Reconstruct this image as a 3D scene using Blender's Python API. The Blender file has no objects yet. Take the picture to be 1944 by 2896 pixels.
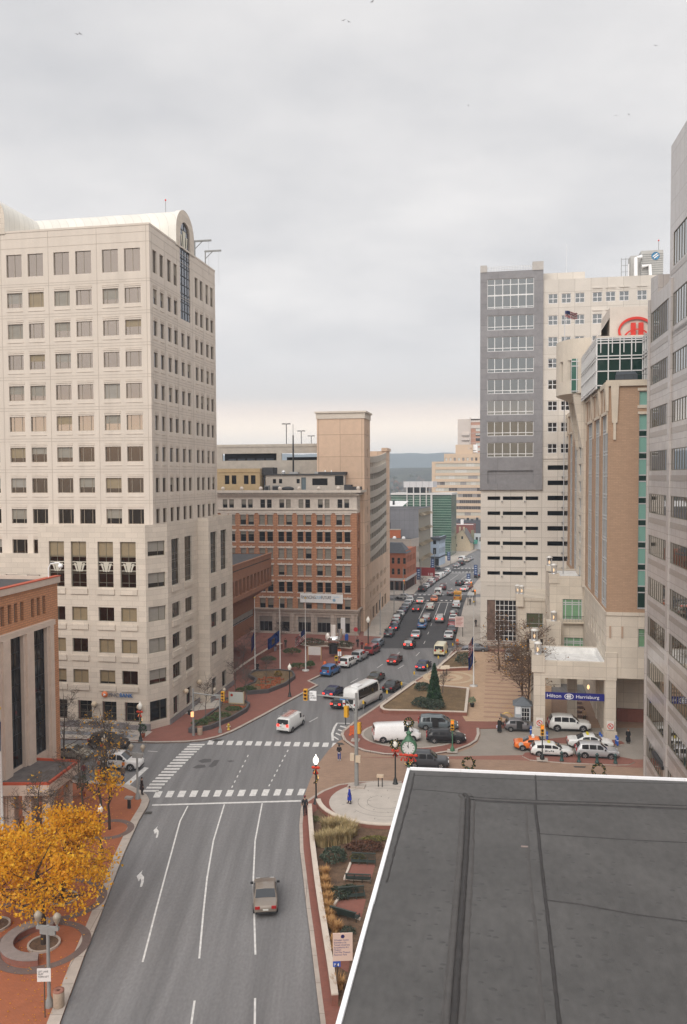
import bpy, math, random
from mathutils import Vector, Matrix
RND = random.Random(7)
sc = bpy.context.scene
COL = sc.collection
PI = math.pi
# ------------------------------------------------------------------ camera model (metres; eye at 32 m above the street)
FPX, EYE, ROLL, PITCH = 2350.0, 32.0, 0.005, math.atan(101/2350.0)
CF = Vector((0, math.cos(PITCH), -math.sin(PITCH))); CU = Vector((0, math.sin(PITCH), math.cos(PITCH))); CR = Vector((1, 0, 0))
def ray(u, v):
    du, dv = u-972, v-1448
    return CF + CR*((du-ROLL*dv)/FPX) - CU*((ROLL*du+dv)/FPX)
def G(u, v, z=0.0):
    "survey point: where the sight line to photo point (u, v) meets the level z"
    d = ray(u, v); t = (z-EYE)/d.z
    return Vector((0, 0, EYE)) + d*t
cam = bpy.data.cameras.new('camera'); co = bpy.data.objects.new('camera', cam); COL.objects.link(co)
xa = CR - CU*0.005; xa.normalize(); za = -CF; ya = za.cross(xa)
co.matrix_world = Matrix(((xa.x, ya.x, za.x, 0), (xa.y, ya.y, za.y, 0), (xa.z, ya.z, za.z, EYE), (0, 0, 0, 1)))
cam.sensor_fit = 'VERTICAL'; cam.sensor_height = 24; cam.lens = FPX/2896*24; cam.clip_end = 20000; cam.clip_start = 0.5
sc.camera = co
AH = math.radians(10.44)                       # heading of the street
S = Vector((math.sin(AH), math.cos(AH), 0)); N = Vector((math.cos(AH), -math.sin(AH), 0))
# ------------------------------------------------------------------ materials
MATS = {}
def mat(name, col, rough=0.8, noise=0.0, nscale=3.0, col2=None, joint=None, jcol=None, metal=0.0, emit=0.0, bump=0.0, bscale=20, coat=0.0, spec=0.5, stretch=None, detail=5, streak=None, transl=None):
    if name in MATS: return MATS[name]
    m = bpy.data.materials.new(name); m.use_nodes = True
    nt = m.node_tree; b = nt.nodes['Principled BSDF']
    b.inputs['Roughness'].default_value = rough; b.inputs['Metallic'].default_value = metal
    b.inputs['Specular IOR Level'].default_value = spec
    if coat: b.inputs['Coat Weight'].default_value = coat; b.inputs['Coat Roughness'].default_value = 0.04
    c4 = (*col, 1); b.inputs['Base Color'].default_value = c4
    if emit: b.inputs['Emission Color'].default_value = c4; b.inputs['Emission Strength'].default_value = emit
    L = nt.links.new
    tc = None
    if noise or joint or bump:
        tc = nt.nodes.new('ShaderNodeTexCoord'); src = tc.outputs['Object']
    out = None
    if noise:
        n = nt.nodes.new('ShaderNodeTexNoise'); n.inputs['Scale'].default_value = nscale; n.inputs['Detail'].default_value = detail; n.inputs['Roughness'].default_value = 0.65
        if stretch:
            mp = nt.nodes.new('ShaderNodeMapping'); mp.inputs['Scale'].default_value = stretch; L(src, mp.inputs['Vector']); L(mp.outputs[0], n.inputs['Vector'])
        else: L(src, n.inputs['Vector'])
        mr = nt.nodes.new('ShaderNodeMapRange'); mr.inputs[1].default_value = 0.3; mr.inputs[2].default_value = 0.7
        mr.inputs[3].default_value = 1-noise; mr.inputs[4].default_value = 1+noise; L(n.outputs['Fac'], mr.inputs[0])
        if col2:
            mx = nt.nodes.new('ShaderNodeMix'); mx.data_type = 'RGBA'; mx.inputs[6].default_value = c4; mx.inputs[7].default_value = (*col2, 1)
            mr.inputs[3].default_value = 0; mr.inputs[4].default_value = 1; L(mr.outputs[0], mx.inputs[0]); out = mx.outputs[2]
        else:
            vm = nt.nodes.new('ShaderNodeVectorMath'); vm.operation = 'SCALE'; vm.inputs[0].default_value = col; L(mr.outputs[0], vm.inputs['Scale']); out = vm.outputs[0]
    if streak and out:
        n3 = nt.nodes.new('ShaderNodeTexNoise'); n3.inputs['Scale'].default_value = streak[1]; n3.inputs['Detail'].default_value = 6; mp3 = nt.nodes.new('ShaderNodeMapping'); mp3.inputs['Scale'].default_value = streak[2]; mp3.inputs['Location'].default_value = (7, 3, 1); L(src, mp3.inputs['Vector']); L(mp3.outputs[0], n3.inputs['Vector'])
        mr3 = nt.nodes.new('ShaderNodeMapRange'); mr3.inputs[1].default_value = .3; mr3.inputs[2].default_value = .7; mr3.inputs[3].default_value = 1-streak[0]; mr3.inputs[4].default_value = 1+streak[0]; L(n3.outputs['Fac'], mr3.inputs[0])
        v3 = nt.nodes.new('ShaderNodeVectorMath'); v3.operation = 'SCALE'; L(out, v3.inputs[0]); L(mr3.outputs[0], v3.inputs['Scale']); out = v3.outputs[0]
    if joint:
        bw, bh, ms, off, ground = (list(joint)+[0.0, False])[:5] if len(joint) < 5 else joint
        sx = nt.nodes.new('ShaderNodeSeparateXYZ'); L(src, sx.inputs[0]); cb = nt.nodes.new('ShaderNodeCombineXYZ')
        if ground: L(sx.outputs[0], cb.inputs[0]); L(sx.outputs[1], cb.inputs[1])
        else:
            ad = nt.nodes.new('ShaderNodeMath'); ad.operation = 'ADD'; L(sx.outputs[0], ad.inputs[0]); L(sx.outputs[1], ad.inputs[1]); L(ad.outputs[0], cb.inputs[0]); L(sx.outputs[2], cb.inputs[1])
        br = nt.nodes.new('ShaderNodeTexBrick'); br.offset = off; br.inputs['Scale'].default_value = 1; br.inputs['Brick Width'].default_value = bw; br.inputs['Row Height'].default_value = bh
        br.inputs['Mortar Size'].default_value = ms; br.inputs['Mortar Smooth'].default_value = 0.2; br.inputs['Bias'].default_value = 0
        L(cb.outputs[0], br.inputs['Vector'])
        mx = nt.nodes.new('ShaderNodeMix'); mx.data_type = 'RGBA'
        if out: L(out, mx.inputs[6])
        else: mx.inputs[6].default_value = c4
        jc = jcol or tuple(x*0.6 for x in col); mx.inputs[7].default_value = (*jc, 1); L(br.outputs['Fac'], mx.inputs[0]); out = mx.outputs[2]
        # each stone a touch different
        br.inputs['Color1'].default_value = (0.93, 0.93, 0.93, 1); br.inputs['Color2'].default_value = (1.06, 1.06, 1.06, 1); br.inputs['Mortar'].default_value = (1, 1, 1, 1)
        mu = nt.nodes.new('ShaderNodeMix'); mu.data_type = 'RGBA'; mu.blend_type = 'MULTIPLY'; mu.inputs[0].default_value = 1
        L(out, mu.inputs[6]); L(br.outputs['Color'], mu.inputs[7]); out = mu.outputs[2]
    if out: L(out, b.inputs['Base Color'])
    if bump:
        n2 = nt.nodes.new('ShaderNodeTexNoise'); n2.inputs['Scale'].default_value = bscale; n2.inputs['Detail'].default_value = 4; L(src, n2.inputs['Vector'])
        bp = nt.nodes.new('ShaderNodeBump'); bp.inputs['Strength'].default_value = bump; bp.inputs['Distance'].default_value = 0.05; L(n2.outputs['Fac'], bp.inputs['Height']); L(bp.outputs[0], b.inputs['Normal'])
    if transl:
        tb = nt.nodes.new('ShaderNodeBsdfTranslucent'); tb.inputs['Color'].default_value = (*transl, 1); ms_ = nt.nodes.new('ShaderNodeMixShader'); ms_.inputs[0].default_value = .45
        L(b.outputs[0], ms_.inputs[1]); L(tb.outputs[0], ms_.inputs[2]); L(ms_.outputs[0], nt.nodes['Material Output'].inputs['Surface'])
    MATS[name] = m
    return m
M = mat
CREAM = M('cream_precast', (.61, .535, .46), .85, .075, .6, stretch=(1, 1, .12))
CREAMP = M('cream_panels', (.60, .525, .44), .85, .07, .3, joint=(1.65, .66, .02, .5), jcol=(.46, .39, .325))
WHITEM = M('white_metal_roof', (.66, .635, .575), .45, .05, .4, joint=(1.2, 40, .04, 0.0), jcol=(.50, .48, .43))
GRAN = M('grey_granite', (.25, .23, .23), .6, .12, 2, joint=(1.2, .8, .03, .5))
ORANGE = M('orange_brick', (.45, .225, .125), .9, .14, 1.2, joint=(1.1, .34, .05, .5), jcol=(.30, .13, .07))
LIMEW = M('pale_terracotta', (.60, .53, .46), .8, .12, 1.5)
LIMES = M('grey_limestone', (.44, .365, .305), .85, .10, 1.0, joint=(1.4, .7, .03, .5))
TANB = M('tan_brick', (.60, .43, .31), .9, .07, 1.0, joint=(4.5, 4.5, .05, 0.0), jcol=(.36, .24, .17))
CONC = M('concrete', (.46, .41, .35), .9, .12, .8)
CONCW = M('pale_precast', (.60, .55, .49), .88, .05, .4, joint=(2.9, 2.88, .04, 0.0), jcol=(.40, .36, .31))
GREYP = M('grey_precast', (.24, .23, .235), .85, .13, 1.0, joint=(12, 4.03, .05, 0.0), jcol=(.17, .16, .165))
HBRICK = M('hotel_brick', (.40, .26, .17), .9, .09, 1.2, joint=(.6, .2, .03, .5), jcol=(.34, .225, .15))
HSTONE = M('hotel_limestone', (.60, .53, .44), .85, .07, .6, joint=(1.9, 1.25, .025, 0.0), jcol=(.44, .38, .31))
HTRIM = M('hotel_trim', (.58, .50, .40), .85, .08, 1.0)
BROWNB = M('brown_brick', (.27, .125, .07), .9, .10, 1.0)
BRICKF = M('salmon_brick', (.50, .235, .115), .9, .12, 1.5, joint=(.7, .22, .04, .5), jcol=(.34, .165, .09))
PINKST = M('pink_limestone', (.55, .44, .36), .85, .08, 1.2)
POLST = M('polished_stone', (.46, .42, .395), .22, .06, 1.5, joint=(1.5, 2.2, .03, 0.0), jcol=(.32, .29, .275), spec=.6)
POLSTD = M('dark_stone_band', (.33, .29, .26), .25, .12, 6, spec=.6)
ROOFD = M('dark_roof', (.055, .053, .055), .8, .25, .8)
MEMB = M('roof_membrane', (.070, .066, .063), .62, .18, .28, bump=.25, bscale=2.5, streak=(.14, 3.2, (1, .45, 1)))
MEMBD = M('roof_membrane_lap', (.024, .021, .020), .6, .4, 2.0)
WHITEP = M('white_paint', (.80, .80, .80), .5, .04, 3)
ALUM = M('aluminium', (.55, .55, .56), .4, metal=.6)
DARKM = M('dark_metal', (.022, .022, .024), .45)
GREYM = M('grey_pole', (.25, .25, .24), .5, .08, 2)
BRONZEF = M('bronze_frame', (.16, .14, .10), .5)
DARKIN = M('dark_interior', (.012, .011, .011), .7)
GL_BR = M('bronze_glass', (.315, .265, .225), .06, metal=1.0)
GL_BR2 = M('dark_bronze_glass', (.105, .08, .063), .06, metal=1.0)
GL_GREY = M('grey_glass', (.24, .235, .235), .05, metal=1.0)
GL_DARK = M('dark_glass', (.012, .012, .013), .06, spec=.4)
GL_MIR = M('mirror_glass', (.40, .40, .405), .03, metal=1.0)
GL_GREEN = M('green_glass', (.05, .15, .11), .06, spec=.8)
GL_DGREEN = M('dark_green_glass', (.008, .032, .024), .07, spec=.6)
CURT = M('teal_curtain', (.19, .37, .31), .6, .12, 4, stretch=(6, 6, .3))
BLINDT = M('tan_blind', (.25, .19, .11), .55, .10, 2, coat=.3)
BLINDG = M('grey_blind', (.27, .245, .21), .55, .08, 2, coat=.3)
BLINDS = M('sage_blind', (.24, .215, .175), .5, .10, 2, coat=.3)
TINT = M('bluegrey_glass', (.20, .21, .235), .08, metal=.9)
GREENP = M('green_paint', (.06, .16, .09), .5, .1, 4)
ROADG = M('asphalt', (.172, .166, .165), .85, .24, .5, stretch=(1.5, .06, 1), bump=.2, bscale=14, streak=(.10, 6, (1, .5, 1)))
ROADN = M('new_asphalt', (.062, .060, .062), .85, .12, .5)
PAINTW = M('road_paint', (.62, .60, .575), .7, .22, 3.0)
KERBM = M('kerb_concrete', (.42, .36, .31), .9, .12, 1.5, joint=(3, 3, .03, 0, True))
SWALK = M('sidewalk_concrete', (.42, .37, .32), .9, .08, .7, joint=(1.6, 1.6, .03, 0.0, True), jcol=(.33, .29, .25))
BRICKP = M('brick_paving', (.33, .105, .045), .9, .12, .8, joint=(.24, .12, .012, .5, True), jcol=(.25, .085, .042))
BRICKD = M('dark_brick_paving', (.235, .085, .06), .9, .12, .8, joint=(.24, .12, .012, .5, True), jcol=(.20, .10, .08))
TANP = M('tan_paving', (.46, .31, .20), .9, .08, .7, joint=(.4, .2, .012, .5, True), jcol=(.40, .28, .2))
TANP2 = M('pink_paving', (.36, .22, .155), .9, .08, .7)
DRIVEB = M('brown_paving', (.30, .195, .135), .9, .09, .5, joint=(.5, .25, .015, .5, True), jcol=(.26, .17, .12))
DRIVEG = M('grey_paving', (.27, .235, .20), .9, .09, .5)
GRANP = M('granite_paving', (.47, .42, .37), .85, .10, .8)
SOIL = M('mulch', (.125, .075, .045), .95, .35, 2, bump=.5, bscale=10, streak=(.3, 9, (1, 1, 1)))
LAWN = M('dry_lawn', (.17, .11, .055), .95, .3, .8, bump=.4, bscale=8, streak=(.25, 7, (1, 1, 1)))
# ------------------------------------------------------------------ mesh builder
class MB:
    def __init__(s): s.v, s.f, s.m, s.sm = [], [], [], []
    def add(s, vs, fs, mi=0, smooth=False):
        b = len(s.v); s.v += [tuple(p) for p in vs]
        for f in fs: s.f.append(tuple(b+i for i in f)); s.m.append(mi); s.sm.append(smooth)
    def quad(s, a, b, c, d, mi=0): s.add((a, b, c, d), ((0, 1, 2, 3),), mi)
    def box(s, x0, x1, y0, y1, z0, z1, mi=0, rot=0, piv=(0, 0)):
        P = [(x, y, z) for z in (z0, z1) for y in (y0, y1) for x in (x0, x1)]
        if rot:
            c, n = math.cos(rot), math.sin(rot)
            P = [(piv[0]+(x-piv[0])*c-(y-piv[1])*n, piv[1]+(x-piv[0])*n+(y-piv[1])*c, z) for x, y, z in P]
        s.add(P, ((0, 2, 3, 1), (4, 5, 7, 6), (0, 1, 5, 4), (2, 6, 7, 3), (0, 4, 6, 2), (1, 3, 7, 5)), mi)
    def prism(s, poly, z0, z1, mi=0, mside=None, bottom=False):
        n = len(poly); ar = sum(poly[i][0]*poly[(i+1) % n][1]-poly[(i+1) % n][0]*poly[i][1] for i in range(n))
        if ar < 0: poly = poly[::-1]
        s.add([(p[0], p[1], z1) for p in poly], (tuple(range(n)),), mi)
        vs = [(p[0], p[1], z) for z in (z0, z1) for p in poly]
        s.add(vs, [(i, (i+1) % n, n+(i+1) % n, n+i) for i in range(n)], mi if mside is None else mside)
        if bottom: s.add([(p[0], p[1], z0) for p in poly], (tuple(range(n-1, -1, -1)),), mi)
    def tube(s, pts, rad, n=6, mi=0, cap=True, smooth=True):
        pts = [Vector(p) for p in pts]; rad = rad if isinstance(rad, (list, tuple)) else [rad]*len(pts)
        vs = []; up = Vector((0, 0, 1)); px = None
        for i, p in enumerate(pts):
            d = (pts[min(i+1, len(pts)-1)]-pts[max(i-1, 0)])
            if d.length < 1e-9: d = Vector((0, 0, 1))
            d.normalize()
            if px is None:
                a = Vector((1, 0, 0)) if abs(d.x) < .8 else Vector((0, 1, 0)); px = (a-d*a.dot(d)).normalized()
            else:
                q = px-d*px.dot(d); px = q.normalized() if q.length > 1e-6 else px
            py = d.cross(px)
            for k in range(n):
                t = 2*PI*k/n; vs.append(p+px*(math.cos(t)*rad[i])+py*(math.sin(t)*rad[i]))
        fs = [(i*n+k, i*n+(k+1) % n, (i+1)*n+(k+1) % n, (i+1)*n+k) for i in range(len(pts)-1) for k in range(n)]
        s.add(vs, fs, mi, smooth)
        if cap: 
            b = len(pts)-1
            s.add(vs[:n], (tuple(range(n-1, -1, -1)),), mi); s.add(vs[b*n:], (tuple(range(n)),), mi)
    def lathe(s, prof, n=14, c=(0, 0, 0), mi=0, smooth=True, sx=1, sy=1):
        vs = [(c[0]+r*sx*math.cos(2*PI*k/n), c[1]+r*sy*math.sin(2*PI*k/n), c[2]+z) for r, z in prof for k in range(n)]
        s.add(vs, [(i*n+k, i*n+(k+1) % n, (i+1)*n+(k+1) % n, (i+1)*n+k) for i in range(len(prof)-1) for k in range(n)], mi, smooth)
        if prof[-1][0] > 1e-4: s.add(vs[-n:], (tuple(range(n)),), mi)
        if prof[0][0] > 1e-4: s.add(vs[:n], (tuple(range(n-1, -1, -1)),), mi)
    def ball(s, c, rx, ry=None, rz=None, n=10, m=7, mi=0):
        ry = rx if ry is None else ry; rz = rx if rz is None else rz
        s.lathe([(max(1e-5, math.sin(PI*i/m))*1.0, -math.cos(PI*i/m)) for i in range(m+1)], n, (0, 0, 0), mi)
        k = (m+1)*n
        for i in range(len(s.v)-k, len(s.v)):
            x, y, z = s.v[i]; s.v[i] = (c[0]+x*rx, c[1]+y*ry, c[2]+z*rz)
    def merge(s, o, loc=(0, 0, 0), rz=0, mimap=None):
        c, n = math.cos(rz), math.sin(rz); b = len(s.v)
        s.v += [(loc[0]+x*c-y*n, loc[1]+x*n+y*c, loc[2]+z) for x, y, z in o.v]
        for f, m, q in zip(o.f, o.m, o.sm): s.f.append(tuple(b+i for i in f)); s.m.append(mimap[m] if mimap else m); s.sm.append(q)
    def mesh(s, name, mats):
        me = bpy.data.meshes.new(name); me.from_pydata(s.v, [], s.f)
        for m in (mats if isinstance(mats, (list, tuple)) else [mats]): me.materials.append(m)
        me.polygons.foreach_set('material_index', s.m); me.polygons.foreach_set('use_smooth', s.sm); me.update()
        return me
    def build(s, name, mats, parent=None, loc=None, rz=None):
        return link(name, s.mesh(name, mats), parent, loc, rz)
def link(name, data, parent=None, loc=None, rz=None):
    o = bpy.data.objects.new(name, data); COL.objects.link(o)
    if parent: o.parent = parent
    if loc is not None: o.location = loc
    if rz is not None: o.rotation_euler = (0, 0, rz)
    return o
def tag(o, label=None, cat=None, group=None, kind=None):
    if label: o['label'] = label
    if cat: o['category'] = cat
    if group: o['group'] = group
    if kind: o['kind'] = kind
    return o
def thing(name, loc, rz, label, cat, group=None):
    return tag(link(name, None, None, loc, rz), label, cat, group)
def struct(name, mb, mats): return tag(mb.build(name, mats), kind='structure')
def copy_tree(o, parent=None):
    c = o.copy(); COL.objects.link(c)
    if parent: c.parent = parent
    for ch in [x for x in o.children]: copy_tree(ch, c)
    return c
def text(name, body, size, m, parent, loc, rot, ext=.02, align='LEFT', sx=1.0):
    cu = bpy.data.curves.new(name, 'FONT'); cu.body = body; cu.size = size; cu.extrude = ext; cu.align_x = align; cu.materials.append(m)
    t = bpy.data.objects.new('t', cu); COL.objects.link(t); me = bpy.data.meshes.new_from_object(t.evaluated_get(bpy.context.evaluated_depsgraph_get())); bpy.data.objects.remove(t); me.name = name
    o = link(name, me, parent, loc); o.rotation_euler = rot; o.scale = (sx, 1, 1)
    return o
# ------------------------------------------------------------------ facades: wall(e) has its outside on (e.y, -e.x)
def wall(mb, o, e, a0, a1, z0, z1, ops=(), dep=.25, mi=0, rmi=None):
    nx, ny = e[1], -e[0]
    P = lambda a, z, d=0: (o[0]+e[0]*a-nx*d, o[1]+e[1]*a-ny*d, z)
    ops = [(max(a0, p[0]), min(a1, p[1]), max(z0, p[2]), min(z1, p[3])) for p in ops if p[0] < a1 and p[1] > a0 and p[2] < z1 and p[3] > z0]
    zs = sorted({z0, z1, *[round(p[2], 4) for p in ops], *[round(p[3], 4) for p in ops]})
    for k in range(len(zs)-1):
        za_, zb = zs[k], zs[k+1]; zm = (za_+zb)/2
        row = sorted([p for p in ops if p[2] < zm < p[3]]); a = a0
        for p in row:
            if p[0] > a+1e-5: mb.quad(P(a, za_), P(p[0], za_), P(p[0], zb), P(a, zb), mi)
            a = max(a, p[1])
        if a < a1-1e-5: mb.quad(P(a, za_), P(a1, za_), P(a1, zb), P(a, zb), mi)
    r = mi if rmi is None else rmi
    for (b0, b1, c0, c1) in ops:
        mb.quad(P(b0, c0), P(b1, c0), P(b1, c0, dep), P(b0, c0, dep), r); mb.quad(P(b0, c1, dep), P(b1, c1, dep), P(b1, c1), P(b0, c1), r)
        mb.quad(P(b0, c0), P(b0, c0, dep), P(b0, c1, dep), P(b0, c1), r); mb.quad(P(b1, c0, dep), P(b1, c0), P(b1, c1), P(b1, c1, dep), r)
WMESH = {}
def winmb(w, h, glass, bars_v=(), bars_h=(), frame=.06, fm=BRONZEF, bt=.05, blind=None, bl=0.0, depth=.05):
    "one window: glazing, frame, glazing bars and, where there is one, its blind"
    key = (round(w, 2), round(h, 2), glass.name, tuple(bars_v), tuple(bars_h), frame, fm.name, bt, blind.name if blind else '', round(bl, 2))
    if key in WMESH: return key
    mb = MB()
    zb = h*(1-bl)
    if bl > 0 and blind: mb.quad((0, 0, zb), (w, 0, zb), (w, 0, h), (0, 0, h), 2)
    if zb > .01: mb.quad((0, 0, 0), (w, 0, 0), (w, 0, zb), (0, 0, zb), 0)
    if frame:
        mb.box(0, w, -depth, -.004, 0, frame, 1); mb.box(0, w, -depth, -.004, h-frame, h, 1)
        mb.box(0, frame, -depth, -.004, frame, h-frame, 1); mb.box(w-frame, w, -depth, -.004, frame, h-frame, 1)
    for b in bars_v: mb.box(w*b-bt/2, w*b+bt/2, -depth+.003, -.006, frame, h-frame, 1)
    for b in bars_h: mb.box(frame, w-frame, -depth+.006, -.008, h*b-bt/2, h*b+bt/2, 1)
    WMESH[key] = (mb, [glass, fm, blind or glass], {})
    return key
class Bld:
    def __init__(s, name, loc, rz, label, cat='building'):
        s.e = thing(name, loc, rz, label, cat); s.w = []
    def part(s, mb, name, mats, parent=None): return mb.build(name, mats, parent or s.e)
    def win(s, o, e, a, z, dep, key, name='window', prio=0):
        nx, ny = e[1], -e[0]
        s.w.append((prio, name, (o[0]+e[0]*a-nx*dep, o[1]+e[1]*a-ny*dep, z), math.atan2(e[1], e[0]), key))
    def done(s, cap=98):
        s.w.sort(key=lambda t: -t[0]); cnt = {}; rest = {}
        for prio, name, loc, rz, key in s.w:
            cnt[name] = cnt.get(name, 0)+1
            mb, mats, cache = WMESH[key]
            if cnt[name] <= cap:
                if 'm' not in cache: cache['m'] = mb.mesh(name, mats)
                link(name, cache['m'], s.e, loc, rz)
            else: rest.setdefault(name, []).append((loc, rz, key))
        for name, L_ in rest.items():
            mb = MB(); mats = []
            for loc, rz, key in L_:
                b, ms, _ = WMESH[key]; mp = []
                for m in ms:
                    if m not in mats: mats.append(m)
                    mp.append(mats.index(m))
                mb.merge(b, loc, rz, mp)
            tag(mb.build(name, mats, s.e), kind='stuff')
def rel(p): 
    "lateral and along-street offsets"
    return p.dot(N), p.dot(S)
# ------------------------------------------------------------------ light: overcast sky, brighter behind the camera, one wide soft sun
SUN_EL, SUN_AZ = math.radians(38), math.radians(205)          # azimuth clockwise from +Y
sc.view_settings.view_transform = 'Standard'; sc.view_settings.look = 'None'; sc.view_settings.exposure = .55; sc.view_settings.gamma = 1
w = bpy.data.worlds.new('World'); sc.world = w; w.use_nodes = True
nt = w.node_tree; nd = nt.nodes; L = nt.links.new
bg = nd['Background']
sky = nd.new('ShaderNodeTexSky'); sky.sky_type = 'NISHITA'; sky.sun_disc = False; sky.sun_elevation = SUN_EL; sky.sun_rotation = SUN_AZ; sky.dust_density = 4
tc = nd.new('ShaderNodeTexCoord'); sx = nd.new('ShaderNodeSeparateXYZ'); L(tc.outputs['Generated'], sx.inputs[0])
def mth(op, a, b=None, clamp=False):
    n = nd.new('ShaderNodeMath'); n.operation = op; n.use_clamp = clamp
    for i, x in enumerate((a, b)):
        if x is None: continue
        if isinstance(x, (int, float)): n.inputs[i].default_value = x
        else: L(x, n.inputs[i])
    return n.outputs[0]
X, Y, Z = sx.outputs
zc = mth('MAXIMUM', Z, 0.0)
den = mth('ADD', zc, 0.16)
cb = nd.new('ShaderNodeCombineXYZ'); L(mth('DIVIDE', X, den), cb.inputs[0]); L(mth('MULTIPLY', mth('DIVIDE', Y, den), 1.15), cb.inputs[1])
n1 = nd.new('ShaderNodeTexNoise'); n1.inputs['Scale'].default_value = 1.2; n1.inputs['Detail'].default_value = 6; n1.inputs['Roughness'].default_value = .55; L(cb.outputs[0], n1.inputs['Vector'])
mp = nd.new('ShaderNodeMapping'); mp.inputs['Location'].default_value = (3.1, 1.7, 0); L(cb.outputs[0], mp.inputs['Vector'])
n2 = nd.new('ShaderNodeTexNoise'); n2.inputs['Scale'].default_value = .5; n2.inputs['Detail'].default_value = 3; L(mp.outputs[0], n2.inputs['Vector'])
rm = nd.new('ShaderNodeMapRange'); rm.inputs[1].default_value = .36; rm.inputs[2].default_value = .68; L(mth('ADD', mth('MULTIPLY', n1.outputs['Fac'], .6), mth('MULTIPLY', n2.outputs['Fac'], .4)), rm.inputs[0])
cr = nd.new('ShaderNodeMix'); cr.data_type = 'RGBA'; cr.inputs[6].default_value = (.45, .45, .462, 1); cr.inputs[7].default_value = (.685, .665, .652, 1); L(rm.outputs[0], cr.inputs[0])
# elevation bands: peach light under the cloud deck at the horizon
ramp = nd.new('ShaderNodeValToRGB'); L(zc, ramp.inputs[0]); e = ramp.color_ramp
e.elements[0].position = 0.0; e.elements[0].color = (.60, .55, .49, 1); e.elements[1].position = .30; e.elements[1].color = (.6, .59, .6, 1)
for pos, col in ((.035, (.76, .67, .575, 1)), (.058, (.84, .725, .61, 1)), (.076, (.70, .61, .545, 1)), (.095, (.545, .52, .505, 1)), (.13, (.54, .53, .53, 1))):
    k = e.elements.new(pos); k.color = col
fac = nd.new('ShaderNodeMapRange'); L(zc, fac.inputs[0]); fac.inputs[1].default_value = .085; fac.inputs[2].default_value = .22
mx = nd.new('ShaderNodeMix'); mx.data_type = 'RGBA'; L(fac.outputs[0], mx.inputs[0]); L(ramp.outputs[0], mx.inputs[6]); L(cr.outputs[2], mx.inputs[7])
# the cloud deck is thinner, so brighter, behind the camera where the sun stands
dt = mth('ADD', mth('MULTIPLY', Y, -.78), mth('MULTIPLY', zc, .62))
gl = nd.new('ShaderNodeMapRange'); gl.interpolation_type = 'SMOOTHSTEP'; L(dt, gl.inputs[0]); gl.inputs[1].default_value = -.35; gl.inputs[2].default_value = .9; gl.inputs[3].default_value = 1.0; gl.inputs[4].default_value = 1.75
sk = nd.new('ShaderNodeVectorMath'); sk.operation = 'SCALE'; L(sky.outputs[0], sk.inputs[0]); sk.inputs['Scale'].default_value = .06
m2 = nd.new('ShaderNodeMix'); m2.data_type = 'RGBA'; m2.inputs[0].default_value = .96; L(sk.outputs[0], m2.inputs[6]); L(mx.outputs[2], m2.inputs[7])
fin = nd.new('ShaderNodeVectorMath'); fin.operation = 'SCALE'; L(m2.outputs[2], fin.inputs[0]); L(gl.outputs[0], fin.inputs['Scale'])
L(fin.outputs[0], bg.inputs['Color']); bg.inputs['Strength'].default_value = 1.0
su = bpy.data.lights.new('sun', 'SUN'); su.energy = 1.1; su.angle = math.radians(35); su.color = (1, .95, .88)
so = link('sun', su); so.rotation_euler = Vector((math.sin(SUN_AZ)*math.cos(SUN_EL), math.cos(SUN_AZ)*math.cos(SUN_EL), math.sin(SUN_EL))).to_track_quat('Z', 'Y').to_euler()
# air: far things fade to blue grey
hz = bpy.data.materials.new('haze'); hz.use_nodes = True; h = hz.node_tree; h.nodes.remove(h.nodes['Principled BSDF'])
pv = h.nodes.new('ShaderNodeVolumePrincipled'); pv.inputs['Color'].default_value = (.74, .86, 1, 1); pv.inputs['Density'].default_value = .00026; pv.inputs['Anisotropy'].default_value = .1
h.links.new(pv.outputs[0], h.nodes['Material Output'].inputs['Volume'])
b = MB(); b.box(-2600, 2600, -300, 3700, -1.4, 130); o = b.build('haze', hz); tag(o, kind='stuff'); 
sc.cycles.use_denoising = True
try: sc.cycles.denoiser = 'OPENIMAGEDENOISE'; sc.cycles.denoising_prefilter = 'ACCURATE'
except Exception: pass
sc.cycles.max_bounces = 6; sc.cycles.diffuse_bounces = 3; sc.cycles.glossy_bounces = 3; sc.cycles.transmission_bounces = 2; sc.cycles.volume_bounces = 1; sc.cycles.transparent_max_bounces = 6
sc.cycles.caustics_reflective = False; sc.cycles.caustics_refractive = False; sc.cycles.sample_clamp_indirect = 6
# ------------------------------------------------------------------ ground
GP = lambda pts: [tuple(G(u, v)) for u, v in pts]
b = MB(); b.quad((-9000, -900, -.35), (9000, -900, -.35), (9000, 9000, -.35), (-9000, 9000, -.35)); struct('ground', b, M('city_ground', (.11, .10, .085), .95, .3, .02))
b = MB(); b.prism([(-95, 8), (75, 8), (110, 260), (150, 460), (90, 460), (-95, 300)], -.3, 0); struct('road', b, ROADG)
# darker, newer asphalt of the next block
b = MB(); b.add([(*p[:2], .004) for p in GP([(1060, 1834), (1283, 1832), (1313, 1704), (1322, 1690), (1170, 1690), (1104, 1692), (1104, 1698), (1146, 1702), (1094, 1784), (1085, 1806)])], ((9, 8, 7, 6, 5, 4, 3, 2, 1, 0),)); struct('road', b, ROADN)
b = MB(); b.add([(*p[:2], .004) for p in GP([(1168, 1690), (1322, 1690), (1324, 1683), (1172, 1681)])], ((0, 1, 2, 3),)); b.add([(*p[:2], .004) for p in GP([(1228, 1616), (1352, 1619), (1352, 1608), (1240, 1607)])], ((0, 1, 2, 3),)); struct('road', b, ROADN)
def offs(pl, d):
    r = []
    for i in range(len(pl)):
        a = Vector(pl[max(i-1, 0)][:2]); c = Vector(pl[min(i+1, len(pl)-1)][:2]); t = (c-a).normalized(); r.append((pl[i][0]-t.y*d, pl[i][1]+t.x*d))
    return r
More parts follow.
